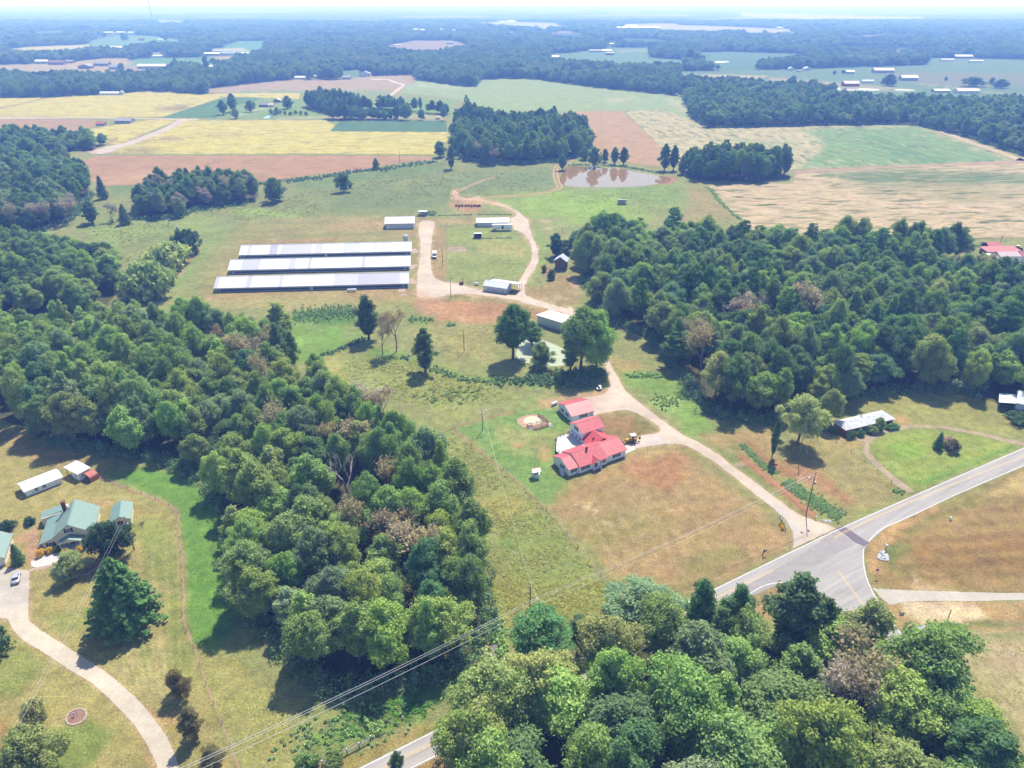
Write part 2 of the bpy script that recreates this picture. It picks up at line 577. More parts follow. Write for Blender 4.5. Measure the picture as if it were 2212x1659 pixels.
# meadow below the farm
PA((190, 176, 112), 20, m2([(420, 600), (980, 560), (1000, 700), (960, 800), (760, 760), (600, 640)]), 0.8)
PA((174, 178, 100), 24, m2([(0, 760), (450, 760), (700, 830), (1000, 880), (1180, 960), (1000, 1080), (700, 1100), (300, 1000), (0, 900)]), 0.8)
PA('grn', 12, m2([(-120, 560), (90, 560), (180, 640), (0, 720), (-120, 740)]), 0.6)
PA((120, 158, 70), 8, m2([(200, 700), (420, 740), (620, 840), (900, 900), (1200, 920), (1640, 900), (1640, 950), (1200, 960), (900, 930), (640, 880), (400, 790), (160, 780)]), 0.7)
PA('grn', 10, m2([(420, 500), (600, 500), (600, 545), (440, 545)]), 0.7)
PA('weeds', 5, m1([(1900, 480), (2212, 455), (2212, 560), (1900, 545)]) , 0.95)
PA('weeds', 8, m2([(-10, 450), (90, 450), (100, 540), (0, 560), (-10, 560)]), 0.9)
PA((140, 176, 80), 10, m1([(1870, 560), (2212, 560), (2212, 700), (2050, 770), (1900, 800)]), 0.8)
PA((180, 210, 110), 5, m1([(1880, 640), (1950, 640), (1960, 700), (1880, 710)]), 0.6)
PA((204, 190, 112), 12, m1([(2020, 800), (2212, 760), (2212, 930), (2050, 920)]), 0.8)
PA((168, 170, 100), 26, n2([(480, 100), (720, 110), (1050, 400), (1330, 640), (1600, 960), (1760, 1217), (950, 1217), (880, 900), (820, 600), (560, 400)]), 0.85)
PA((152, 164, 84), 24, n2([(1000, 700), (1300, 700), (1600, 1000), (1500, 1217), (1100, 1100)]), 0.6)
PA((196, 176, 100), 16, n2([(800, 560), (1150, 540), (1250, 660), (1000, 760), (820, 720)]), 0.7)
PA('bgrn', 8, n2([(700, 340), (800, 390), (840, 460), (800, 560), (710, 580), (690, 470)]), 0.8)
PA('bgrn', 10, n2([(320, 110), (440, 120), (520, 250), (500, 330), (320, 280)]), 0.8)
PA('bgrn', 5, n2([(1060, 790), (1115, 790), (1110, 900), (1060, 910), (1040, 860)]), 0.6)
PA((172, 172, 86), 20, b2([(960, 0), (1800, 0), (1800, 140), (1500, 260), (1100, 470), (1000, 500), (960, 200)]), 0.7)
PA('bgrn', 7, b2([(930, 170), (1000, 240), (1060, 460), (1020, 560), (960, 420), (920, 260)]), 0.85)
PA('bgrn', 10, b2([(-200, 1000), (0, 960), (250, 940), (500, 880), (540, 900), (250, 1000), (0, 1060), (-200, 1100)]), 0.7)
PA((92, 126, 62), 20, b2([(0, 800), (300, 760), (700, 580), (830, 560), (750, 680), (540, 850), (200, 950), (0, 960)]), 0.8)
# yard of the red-roofed house
PA('yard', 8, n2([(740, 110), (1000, 60), (1200, 10), (1380, -20), (1480, 90), (1400, 160), (1380, 300), (1350, 420), (1480, 450), (1500, 500), (1380, 620), (1280, 590), (1050, 380), (900, 230)]), 0.95)
PA((196, 180, 118), 14, n2([(990, 90), (1180, 130), (1400, 130), (1400, 170), (1280, 300), (1100, 260), (1000, 180)]), 0.6)
PA((212, 170, 122), 7, n2([(1300, 230), (1350, 240), (1360, 330), (1300, 350), (1280, 300)]), 0.85)
PA('clay', 3, n2([(1110, 225), (1140, 215), (1175, 225), (1165, 245), (1120, 245)]), 0.9)
PA((198, 160, 112), 20, n2([(1350, 640), (1500, 470), (1850, 300), (2212, 240)]) + n3([(700, 800), (640, 900), (250, 1110), (0, 1150), (-460, 1100), (-560, 900)]), 0.9)
PA((204, 144, 104), 18, n2([(1900, 300), (2212, 260), (2240, 400), (2150, 520), (1950, 480), (1850, 400)]), 0.9)
PA((206, 176, 120), 10, n2([(1850, 290), (2000, 250), (2140, 230), (2212, 260), (2000, 330)]), 0.8)
PA((176, 162, 100), 22, n2([(1500, 700), (1900, 600), (2100, 750), (1800, 900), (1650, 950)]), 0.55)
PA((170, 160, 96), 18, n3([(0, 950), (300, 850), (420, 960), (200, 1080), (0, 1100)]), 0.6)
PA((206, 164, 118), 14, n3([(560, 820), (700, 800), (700, 860), (560, 960), (250, 1110), (230, 1080), (500, 920)]), 0.7)
rs_ = np.random.RandomState(5)
for i_ in range(30):
    t_ = rs_.rand()
    BL('sand', *T(1000, 1200, 1560 + t_ * 170 + rs_.randn() * 20, 600 + t_ * 160 + rs_.randn() * 16), 1.5 + 3 * rs_.rand(), 1.2 + 2 * rs_.rand(), 0.75)
for i_ in range(46):
    BL('sand', *T(1000, 1200, 1600 + rs_.rand() * 600, 520 + rs_.rand() * 300), 1.5 + 4 * rs_.rand(), 1 + 1.6 * rs_.rand(), 0.5)
PA((178, 140, 96), 12, m2([(1560, 1180), (1700, 1120), (1850, 1150), (2060, 1230), (1950, 1330), (1700, 1300)]), 0.9)
PA((196, 148, 108), 8, house([(1480, 560), (1700, 520), (1700, 800), (1550, 780), (1250, 700)]), 0.6)
PA((158, 150, 92), 8, house([(1700, 640), (1900, 640), (2100, 790), (1950, 830), (1750, 780)]), 0.7)
PA((216, 174, 132), 7, house([(140, 300), (500, 200), (800, 150), (1280, 110), (1290, 180), (1100, 230), (760, 240), (430, 350), (330, 410), (180, 400)]), 0.9)
PA((150, 176, 92), 8, house([(-200, 300), (300, 250), (480, 190), (540, 210), (150, 310), (-200, 420)]), 0.6)
# right of the farm lane
PA((150, 178, 88), 12, m2([(1780, 800), (2000, 860), (2212, 930)]) + m3([(90, 1000), (200, 1217)]) + n3([(60, 180), (0, 160)]) + m2([(2212, 1180), (1950, 980), (1830, 900)]), 0.95)
PA((206, 166, 110), 6, m2([(1740, 780), (1900, 790), (1980, 830), (1900, 860), (1790, 850)]), 0.7)
PA((182, 204, 118), 6, m2([(1990, 1060), (2100, 1020), (2212, 1040), (2212, 1130), (2100, 1130)]), 0.8)
PA((196, 160, 112), 10, n3([(120, 170), (400, 130), (580, 120), (600, 300), (500, 300), (400, 240), (250, 260)]), 0.8)
PA((188, 168, 110), 16, n3([(340, 230), (600, 300), (760, 180), (900, 150), (1200, 330), (1440, 540), (1100, 720), (860, 660), (600, 480)]), 0.9)
PA('redc', 9, n3([(400, 200), (500, 260), (560, 330), (800, 360), (1000, 470), (1110, 600), (1080, 630), (900, 520), (680, 440), (560, 400), (430, 280)]), 0.75)
for i_ in range(40):
    t_ = rs_.rand()
    ST((226, 176, 146), 1.0, 1.5, [T(2000, 1200, 560 + t_ * 440 + k_ * 40, 300 + t_ * 230 + k_ * 26 + (i_ % 7) * 14 - 40) for k_ in (0, 1)], 0.7, 0.4)
PA('redc', 7, n3([(340, 260), (380, 300), (520, 420), (660, 520), (800, 640), (870, 690), (820, 700), (680, 590), (540, 470), (380, 350)]), 0.85)
PA((150, 166, 92), 7, n3([(250, 260), (340, 300), (480, 430), (600, 560), (700, 640), (640, 590), (500, 470), (340, 340)]), 0.8)
PA((166, 174, 96), 12, n3([(860, 640), (1100, 700), (1440, 540), (1400, 600), (1080, 740), (1000, 740)]), 0.6)
BL((206, 176, 156), *T(2000, 1200, 372, 355), 9, 4, 0.9)
# lawn round the brick house
PA((180, 172, 100), 16, n3([(1000, -160), (1300, -230), (1960, -210), (2230, -80), (2300, 120), (2212, 210), (1900, 130), (1480, 90), (1300, 130), (1380, 20), (1100, -40)]), 0.9)
PA((172, 182, 88), 18, n3([(1200, 230), (1350, 150), (1600, 130), (1900, 170), (2180, 230), (1900, 380), (1500, 510), (1320, 380)]), 0.95)
PA((156, 188, 74), 16, n3([(1330, 220), (1500, 190), (1560, 260), (1500, 340), (1380, 320)]), 0.8)
PA((120, 168, 66), 6, n3([(1500, 470), (1700, 400), (2000, 290), (2130, 230), (2140, 250), (1900, 360), (1640, 460), (1540, 480)]), 0.85)
PA((226, 182, 124), 8, n3([(1360, 40), (1440, 40), (1480, 90), (1400, 100)]), 0.9)
PA((196, 164, 110), 7, n3([(900, 170), (1010, 160), (1100, 190), (1190, 210), (1150, 280), (1030, 240)]), 0.8)
# brown field right of the road
PA((184, 152, 98), 14, n3([(2300, 330), (1900, 540), (1500, 690), (1310, 780), (1200, 880), (1190, 960), (1230, 1160), (1300, 1170), (2400, 1190), (2400, 330)]), 1.0)
PA((216, 172, 118), 8, n3([(1320, 770), (1560, 660), (1700, 590), (1640, 660), (1400, 800), (1300, 900), (1250, 960), (1290, 1060), (1230, 1070), (1190, 960), (1210, 880)]), 0.95)
PA((160, 150, 86), 10, n3([(1400, 800), (1560, 700), (1900, 560), (2212, 430), (2260, 470), (1900, 620), (1640, 720), (1480, 850)]), 0.8)
PA((128, 146, 74), 8, n3([(1320, 880), (1420, 850), (1500, 900), (1400, 960), (1350, 1040), (1320, 960)]), 0.85)
PA((228, 192, 132), 9, n3([(1900, 590), (2000, 530), (2230, 400), (2260, 420), (2230, 560), (2000, 560)]), 0.75)
PA((170, 126, 76), 14, n3([(1500, 880), (1700, 820), (2230, 800), (2230, 1050), (1700, 1080), (1500, 1010)]), 0.6)
PA((158, 150, 88), 10, n3([(1350, 1000), (1500, 960), (1560, 1120), (1420, 1100)]), 0.5)
PA((228, 190, 150), 6, n3([(1480, 1150), (1500, 1080), (1540, 1130), (1730, 1170), (1600, 1185)]), 0.9)
PA((206, 168, 116), 8, b3([(1300, 130), (2300, 130), (2300, 330), (1900, 330), (1700, 380), (1600, 420), (1400, 330)]), 0.95)
PA((246, 214, 176), 8, b3([(1400, 130), (1700, 135), (1900, 170), (1980, 240), (1800, 290), (1560, 280), (1440, 220)]), 1.0)
PA((150, 152, 92), 6, b3([(1760, 290), (2050, 250), (2300, 290), (2000, 310)]), 0.8)
PA((226, 192, 146), 5, b3([(1650, 370), (1900, 335), (2300, 315), (2300, 325), (1850, 365), (1700, 410)]), 0.8)
PA((176, 126, 106), 5, b3([(1640, 430), (1700, 450), (1810, 580), (1720, 560)]), 0.9)
PA((196, 160, 112), 10, n3([(240, 1210), (400, 1160), (640, 1140), (900, 1230)]) + b3([(1000, 160), (760, 200), (500, 300), (380, 300), (380, 120)]), 0.9)
PA((110, 150, 64), 8, b3([(1780, 580), (1850, 800), (2000, 960), (1960, 1040), (1840, 900), (1740, 700)]), 0.8)
# bottom: road verges
PA((186, 160, 96), 9, b2([(560, 930), (200, 1080), (-200, 1217), (-200, 1300), (130, 1200), (590, 980)]), 0.9)
PA((196, 160, 106), 9, [(880, 1662), (930, 1640), (1000, 1610), (1000, 1700), (860, 1700)], 0.9)
# lawn at the left
PA((190, 172, 108), 20, [(-400, 900), (60, 930), (215, 1000), (320, 1060), (382, 1110), (392, 1250), (420, 1400), (500, 1659), (520, 1900), (-400, 1900)], 0.95)
PA((150, 166, 82), 16, lft([(1320, 960), (1600, 840), (1700, 1200), (1700, 1800), (1500, 2000), (1400, 1400)]), 0.6)
PA((204, 184, 126), 14, b1([(950, 0), (1120, 60), (1080, 300), (1100, 560), (1150, 800), (900, 760), (700, 600), (850, 420), (960, 300)]), 0.75)
PA((142, 160, 76), 10, b1([(880, 330), (940, 330), (980, 480), (930, 600), (900, 480)]), 0.6)
PA((150, 164, 78), 14, b1([(1060, 80), (1160, 60), (1240, 420), (1280, 640), (1100, 560)]), 0.6)
PA((128, 156, 62), 14, b1([(260, 1000), (560, 900), (740, 980), (560, 1217), (260, 1300)]), 0.65)
PA((140, 158, 74), 16, b1([(0, 480), (140, 440), (300, 560), (120, 760), (-100, 800)]), 0.6)
PA((150, 160, 80), 12, b1([(260, 220), (620, 160), (640, 330), (400, 340)]), 0.5)
PA((196, 152, 92), 10, b1([(-100, 900), (60, 900), (60, 1217), (-100, 1217)]), 0.7)
PA((206, 160, 110), 9, b1([(880, 760), (1010, 840), (1150, 900), (1130, 960), (1050, 960)]), 0.6)
PA((214, 168, 128), 5, b1([(840, 900), (880, 960), (1000, 1160), (1010, 1217), (960, 1217), (900, 1080)]), 0.5)
PA('bgrn', 10, n1([(690, 420), (940, 370), (1150, 400), (1400, 580), (1480, 700), (1500, 1217), (1210, 1217), (1190, 900), (1170, 660), (1060, 590), (900, 530), (720, 450)]), 0.95)
PA('bgrn', 12, b1([(1200, 0), (1500, 0), (1560, 300), (1400, 500), (1260, 430), (1210, 200)]), 0.95)
PA((186, 176, 104), 16, b1([(1270, 430), (1420, 480), (1600, 580), (1900, 780), (1880, 960), (1960, 1100), (1900, 1217), (1560, 1217), (1460, 960), (1340, 700)]), 0.85)
PA((196, 190, 120), 10, n1([(620, 420), (760, 450), (1060, 590), (1130, 660), (900, 620), (700, 560)]), 0.5)
PA((214, 168, 132), 5, n1([(60, 850), (250, 740), (260, 900), (380, 1000), (250, 1040), (170, 1000), (160, 860)]), 0.9)
PA((210, 170, 120), 4, n1([(580, 610), (720, 590), (740, 620), (600, 640)]), 0.8)
PA((196, 156, 116), 6, n1([(420, 1080), (560, 1010), (700, 960), (620, 1040), (480, 1100)]), 0.9)
PA((190, 150, 108), 8, n1([(-40, 110), (260, 170), (280, 260), (620, 290), (600, 330), (260, 360), (0, 200)]), 0.5)
lane_up = n3([(990, 770), (930, 745), (880, 730), (770, 690), (700, 645), (640, 600), (560, 540), (480, 480), (330, 370), (200, 270), (100, 210), (0, 165)]) + house([(2212, 655), (2000, 500), (1800, 340), (1650, 220), (1550, 120), (1480, 0)]) + m2([(1720, 770), (1690, 700), (1640, 600), (1560, 500), (1480, 440)])
lane_dn = m2([(1440, 490), (1500, 540), (1570, 620), (1640, 700), (1690, 760), (1700, 790)]) + house([(1310, 0), (1310, 60), (1290, 120), (1230, 180), (1100, 228), (900, 236), (700, 300), (800, 440), (960, 530), (1040, 540), (1300, 482), (1500, 452), (1620, 455), (1720, 490), (1900, 580), (2060, 680), (2125, 745), (2130, 800),
                                                                                                            (2050, 835), (1900, 850), (1790, 865), (1730, 960), (1720, 1060), (1760, 1075), (1900, 1038), (2212, 1000)]) + \
          n3([(0, 225), (80, 262), (200, 335), (330, 435), (450, 535), (580, 635), (670, 715), (712, 790), (720, 850), (715, 900), (735, 893)])
yardroad = farm([(1960, 1510), (1700, 1440), (1500, 1388), (1300, 1330), (1100, 1288), (900, 1264), (700, 1247), (500, 1255), (350, 1290), (200, 1310), (100, 1290), (85, 1200), (95, 1050), (112, 900), (132, 750), (130, 600), (100, 480), (120, 400), (150, 362), (220, 356), (300, 375),
                 (292, 450), (270, 550), (260, 700), (250, 850), (260, 950), (300, 1055), (420, 1108), (560, 1130), (700, 1160), (850, 1205), (1000, 1245), (1200, 1268), (1300, 1258), (1312, 1150), (1350, 1070), (1420, 950), (1478, 850), (1494, 760), (1480, 660), (1440, 580),
                 (1370, 505), (1270, 465), (1245, 400), (1222, 335), (1310, 305), (1270, 255), (1150, 195), (1000, 155), (870, 125), (790, 105), (700, 115), (640, 108), (600, 95), (560, 100), (530, 60), (520, 20), (540, -20), (580, 10), (600, 70), (700, 90), (790, 82), (850, 68), (860, 84),
                 (900, 108), (1050, 140), (1200, 188), (1320, 250), (1380, 292), (1432, 350), (1452, 450), (1484, 540), (1532, 650), (1562, 740), (1562, 850), (1512, 960), (1442, 1060), (1392, 1150), (1400, 1250), (1430, 1275), (1500, 1308), (1700, 1368), (1935, 1438)])
drive = b1([(-400, -40), (60, -80), (190, -60), (188, 0), (184, 200), (186, 260), (270, 330), (400, 410), (540, 500), (680, 590), (800, 690), (900, 780), (1000, 900), (1080, 1010), (1130, 1120), (1160, 1217), (1190, 1400), (1060, 1400), (1025, 1217), (1000, 1160), (950, 1060), (880, 950), (800, 860), (700, 760), (600, 670),
             (450, 580), (300, 480), (150, 390), (90, 330), (50, 250), (-400, 200)])
PA((228, 192, 160), 6, yardroad, .9, 1.6)
PA((222, 184, 148), 5, lane_up + lane_dn, .9, 1.6)
PA((220, 184, 140), 6, drive, .8, 1.4)
for pl_ in (lane_up, lane_dn, yardroad, drive):
    ST((224, 184, 146), 5, 5, pl_, .7, 1.5)
# mowing lines
for k_ in range(15):
    ST((212, 192, 134) if k_ % 2 else (160, 158, 88), 7, 4, b1([(560 + 46 * k_, -260), (640 + 40 * k_, 60), (800 + 28 * k_, 460), (900 + 22 * k_, 760)]), .3)
for k_ in range(12):
    ST((202, 160, 104) if k_ % 2 else (160, 122, 74), 9, 6, n3([(1330 + 30 * (k_ % 3), 700 + 40 * k_), (1900, 660 + 42 * k_), (2500, 600 + 44 * k_)]), .32)
for k_ in range(6):
    ST((190, 192, 104) if k_ % 2 else (150, 168, 76), 6, 4, n3([(1690 + (x_ - 1690) * (1 - .16 * k_), 300 + (y_ - 300) * (1 - .16 * k_)) for x_, y_ in ((1210, 240), (1350, 160), (1600, 130), (1900, 170), (2150, 235), (1900, 360), (1520, 500), (1320, 380), (1210, 240))]), .32)
for k_ in range(16):
    ST((206, 184, 132) if k_ % 2 else (166, 154, 92), 6, 5, n2([(1430 + 48 * k_, 520 - 22 * k_), (1600 + 44 * k_, 760 - 16 * k_), (1800 + 40 * k_, 1100 - 10 * k_)]), .28)
for k_ in range(9):
    ST((212, 182, 128) if k_ % 2 else (156, 152, 90), 4, 3, shd([(-60, 560 + 44 * k_), (420 - 40 * k_, 556 + 42 * k_)]), .35)
    ST((208, 176, 122) if k_ % 2 else (150, 150, 88), 4, 3, shd([(330, 130 + 34 * k_), (1000, 110 + 33 * k_), (1760, 100 + 32 * k_)]), .3)
# woods floors
WOODS = {
    'central': [(-260, 690, 14), (150, 665, 14), (250, 660, 12), (340, 665, 12), (450, 675, 14), (540, 690, 14), (620, 720, 10), (650, 790, 8), (720, 815, 8), (735, 880, 4), (800, 935, 2), (880, 985, 3), (960, 1010, 4),
                (985, 1060, 6), (1000, 1120, 8), (1030, 1180, 8), (1048, 1280, 8), (1050, 1340, 4), (1000, 1430, 2), (880, 1455, 1), (720, 1505, 1), (610, 1390, 1), (560, 1330, 2),
                (520, 1250, 5), (505, 1140, 7), (465, 1050, 6), (440, 1010, 3), (340, 985, 1), (250, 975, 1), (100, 945, 1), (0, 900, 1), (-260, 880, 1)],
    'upper': [(-260, 505, 12), (60, 495, 12), (170, 525, 12), (240, 550, 10), (252, 610, 4), (225, 640, 6), (-260, 690, 10)],
    'bend': [(-260, 330, 12), (60, 325, 12), (120, 328, 12), (175, 352, 12), (190, 395, 8), (165, 440, 4), (150, 470, 2), (100, 490, 2), (40, 500, 2), (-260, 505, 6)],
    'corner': [(-260, 280, 8), (50, 278, 12), (100, 283, 10), (170, 292, 8), (225, 306, 3), (190, 322, 2), (-260, 330, 4)],
    'copse': [(295, 420, 10), (325, 388, 12), (420, 370, 12), (530, 370, 12), (556, 400, 6), (550, 430, 2), (480, 440, 1), (410, 450, 1), (395, 468, 1), (320, 472, 1), (292, 465, 2)],
    'grove': [(975, 262, 12), (1010, 230, 14), (1060, 245, 14), (1110, 248, 14), (1200, 246, 14), (1262, 262, 12), (1278, 300, 6), (1262, 322, 2), (1235, 342, 1), (1150, 350, 1), (1060, 354, 1), (1000, 342, 1), (978, 310, 3)],
    'right': [(1235, 500, 10), (1250, 490, 14), (1340, 482, 14), (1420, 490, 14), (1500, 478, 14), (1600, 485, 14), (1700, 505, 14), (1780, 506, 14), (1850, 508, 14), (1940, 512, 14), (1975, 520, 12), (2080, 512, 12),
              (2082, 550, 4), (2010, 560, 6), (2030, 600, 4), (2150, 612, 4), (2178, 585, 4), (2240, 605, 10), (2480, 600, 10), (2480, 890, 1), (2212, 872, 1), (2160, 868, 1), (2100, 846, 1), (2040, 836, 1),
              (1960, 836, 1), (1890, 848, 1), (1828, 852, 1), (1770, 870, 1), (1700, 890, 1), (1650, 908, 1), (1590, 900, 1), (1530, 880, 2), (1490, 820, 2), (1440, 760, 3), (1420, 715, 3),
              (1385, 715, 1), (1330, 690, 2), (1290, 640, 3), (1268, 590, 4), (1250, 550, 4)],
    'front': [(1010, 1590, 6), (1030, 1540, 8), (1060, 1480, 6), (1090, 1440, 3), (1140, 1395, 8), (1250, 1390, 8), (1310, 1340, 10), (1380, 1290, 12), (1470, 1275, 14), (1580, 1300, 14), (1650, 1330, 8), (1730, 1310, 12),
              (1860, 1315, 12), (1920, 1345, 10), (1990, 1400, 8), (2050, 1460, 5), (2085, 1540, 2), (2110, 1600, 2), (2170, 1640, 4), (2300, 1720, 2), (2300, 1960, 0), (1040, 1960, 0), (1010, 1700, 1)],
    'pines': [(1482, 332, 14), (1560, 326, 14), (1650, 326, 14), (1702, 345, 12), (1710, 380, 1), (1640, 391, 1), (1550, 391, 1), (1490, 386, 1), (1482, 365, 3)],
    'strip': [(1475, 180, 12), (1570, 172, 12), (1665, 186, 12), (1760, 200, 12), (1900, 206, 12), (2000, 210, 12), (2480, 216, 12), (2480, 420, 1), (2190, 327, 1), (2100, 297, 1), (2040, 282, 1), (1968, 266, 1),
              (1735, 270, 1), (1612, 272, 1), (1530, 275, 1), (1492, 248, 2), (1480, 215, 3)],
    'home': [(650, 212, 12), (700, 202, 12), (740, 207, 12), (800, 222, 8), (800, 236, 2), (740, 244, 1), (700, 242, 1), (655, 226, 3)],
    'camprow': [(706, 240, 8), (760, 240, 8), (860, 243, 8), (966, 246, 8), (966, 258, 1), (860, 258, 1), (706, 258, 1)],
    'homerow': [(820, 215, 10), (965, 232, 10), (975, 243, 2), (900, 240, 1), (815, 236, 1)],
}


def gpoly(name):
    """wood outline on the ground (world)"""
    return [tuple(G(x, y, z)[:2]) for x, y, z in WOODS[name]]


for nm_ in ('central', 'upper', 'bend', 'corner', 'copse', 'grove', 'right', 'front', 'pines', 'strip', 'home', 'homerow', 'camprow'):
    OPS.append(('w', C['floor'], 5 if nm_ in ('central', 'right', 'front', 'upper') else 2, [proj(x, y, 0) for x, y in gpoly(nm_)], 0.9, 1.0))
PA((120, 150, 80), 8, n1([(0, 0), (600, 60), (640, 280), (260, 330), (100, 100)]), 0.0)


def paint(xs, ys):
    """albedo at the spots (xs, ys), given in picture units"""
    n = xs.shape
    col = np.empty(n + (3,)); col[:] = alb(C['past'])
    wx, wy = Gn(xs, ys)
    wx = np.clip(wx, -30000, 30000); wy = np.clip(wy, -30000, 30000)
    j1 = fbm(wx / 9, wy / 9, 3, 3) - 0.5
    j2 = fbm(wx / 9, wy / 9, 23, 3) - 0.5
    j3 = fbm(wx / 2.2, wy / 2.2, 41, 2) - 0.5
    for kind, c, p, pts, a, jit in OPS:
        if kind == 'e':
            rx, ry, rot = p
            m = (np.abs(xs - pts[0]) < 2.5 * max(rx, ry)) & (np.abs(ys - pts[1]) < 2.5 * max(rx, ry))
            if not m.any(): continue
            dx, dy = xs[m] - pts[0], ys[m] - pts[1]
            ca, sa = math.cos(rot), math.sin(rot)
            e = np.hypot((dx * ca + dy * sa) / rx, (-dx * sa + dy * ca) / ry) + j3[m] * 0.9
            f = np.clip(1.5 - e, 0, 1) * a
        else:
            fe = p if kind != 's' else p[1]
            mg = fe * 1.5 + (p[0] if kind == 's' else 0) + 10
            ax = [q[0] for q in pts]; ay = [q[1] for q in pts]
            m = (xs > min(ax) - mg) & (xs < max(ax) + mg) & (ys > min(ay) - mg) & (ys < max(ay) + mg)
            if not m.any(): continue
            X = xs[m] + (j1[m] * 1.6 + j3[m] * 0.7) * fe * jit; Y = ys[m] + (j2[m] * 1.6 + j3[m] * 0.7) * fe * jit
            if kind == 's':
                d = p[0] / 2 - segdist(X, Y, pts, False)
                f = np.clip(d / max(fe, .1) + 0.5, 0, 1) * a
            else:
                d = segdist(X, Y, pts, True); ins = inside(X, Y, pts)
                d = np.where(ins, d, -d)
                f = np.clip(d / (2 * fe) + 0.5, 0, 1)
                f = f * f * (3 - 2 * f) * a
        f = f[..., None]
        col[m] = col[m] * (1 - f) + alb(c) * f
    return col


def set_col(me, cols):
    at = me.color_attributes.new('soil_tint', 'FLOAT_COLOR', 'POINT')
    buf = np.ones((len(me.vertices), 4), np.float32); buf[:, :3] = cols
    at.data.foreach_set('color', buf.ravel())


def land_material(name, fine=2.2, amount=0.5, patch=0.26, green=0.5, bumpy=0.5, rows=None, rough=0.95):
    """colour of the spot from its attribute, broken up by grain, tufts and patches; rows = (angle, spacing, colour, threshold, amount)"""
    k = N(name)
    at = k.n('ShaderNodeAttribute', attribute_name='soil_tint')
    p = k.pos()
    n1_ = k.noise(p, fine, 5.0, 0.72)
    n2_ = k.noise(p, 0.33, 4.0, 0.66)
    n3_ = k.noise(p, 0.06, 4.0, 0.6)
    n4_ = k.noise(k.mapping(p, 0.6, (1, 2.2, 1)), 0.9, 4.0, 0.7)
    f = k.math('MULTIPLY', k.ramp(n1_, 0.28, 0.72, 1 - amount, 1 + amount), k.ramp(n2_, 0.3, 0.7, 1 - patch, 1 + patch))
    f = k.math('MULTIPLY', f, k.ramp(n3_, 0.3, 0.7, 0.84, 1.16))
    f = k.math('MULTIPLY', f, k.ramp(n4_, 0.56, 0.74, 1.0, 1 - amount * 0.8))
    c = k.mix(1.0, at.outputs['Color'], f, 'MULTIPLY')
    hue = k.ramp(k.noise(p, 0.17, 5.0, 0.7), 0.4, 0.66)
    c = k.mix(k.math('MULTIPLY', hue, green), c, k.mix(1.0, c, (0.86, 1.0, 0.7, 1), 'MULTIPLY'))
    dry = k.ramp(k.noise(p, 0.11, 6.0, 0.75), 0.52, 0.68)
    c = k.mix(k.math('MULTIPLY', dry, green), c, k.mix(1.0, c, (1.14, 1.0, 0.86, 1), 'MULTIPLY'))
    if rows:
        for ang, sp, rc, thr, am in rows:
            v = k.mapping(p, ang, (1.0 / (sp * 3.6), 1.0 / sp, 0.3))
            rn = k.noise(v, 1.0, 2.0, 0.6)
            wv = k.ramp(rn, thr, thr + 0.09)
            gate = k.ramp(k.noise(p, 0.02, 3.0, 0.6), 0.36, 0.62, 0.35, 1.0)
            c = k.mix(k.math('MULTIPLY', k.math('MULTIPLY', wv, gate), am), c, c4(alb(rc)))
    k.bsdf(c, rough, 0.0, k.bump(k.math('ADD', n1_, n2_), bumpy, 0.25), 0.1)
    return k.m


def grid_ground():
    ys = list(np.arange(13.2, 40, 1.0)) + list(np.arange(40, 120, 1.8)) + list(np.arange(120, 330, 2.8)) + list(np.arange(330, 1700, 4.0)) + list(np.arange(1700, 2300, 25.0))
    xs = [-5200, -3200, -1900, -1300, -900, -650] + list(np.arange(-500, -20, 20)) + list(np.arange(-20, 2240, 4.5)) + list(np.arange(2240, 2720, 20)) + [2860, 3200, 3900, 5200, 7200]
    X, Y = np.meshgrid(np.array(xs, float), np.array(ys, float))
    wx, wy = Gn(X, Y)
    nx, ny = len(xs), len(ys)
    v = np.stack([wx, wy, np.zeros_like(wx)], -1).reshape(-1, 3)
    idx = np.arange(nx * ny).reshape(ny, nx)
    f = np.stack([idx[1:, :-1], idx[1:, 1:], idx[:-1, 1:], idx[:-1, :-1]], -1).reshape(-1, 4)
    me = bpy.data.meshes.new('ground')
    me.vertices.add(len(v)); me.vertices.foreach_set('co', v.ravel().astype(np.float32))
    me.loops.add(f.size); me.loops.foreach_set('vertex_index', f.ravel().astype(np.int32))
    me.polygons.add(len(f)); me.polygons.foreach_set('loop_start', np.arange(0, f.size, 4, dtype=np.int32))
    me.update(); me.validate()
    set_col(me, paint(X, Y).reshape(-1, 3))
    me.materials.append(land_material('grassland', 2.0, 0.52, 0.28, 0.62, 0.8))
    o = link(bpy.data.objects.new('ground', me))
    tag(o, 'dry green and tan grassland of the farm', kind='structure')
    bm = MB().poly([(-22000, -6000, -0.6), (22000, -6000, -0.6), (22000, 22000, -0.6), (-22000, 22000, -0.6)])
    ob = bm.build('terrain', simple('far_earth', (0.05, 0.065, 0.035), 0.95))
    tag(ob, 'wide wooded plain round the farm', kind='structure')


grid_ground()


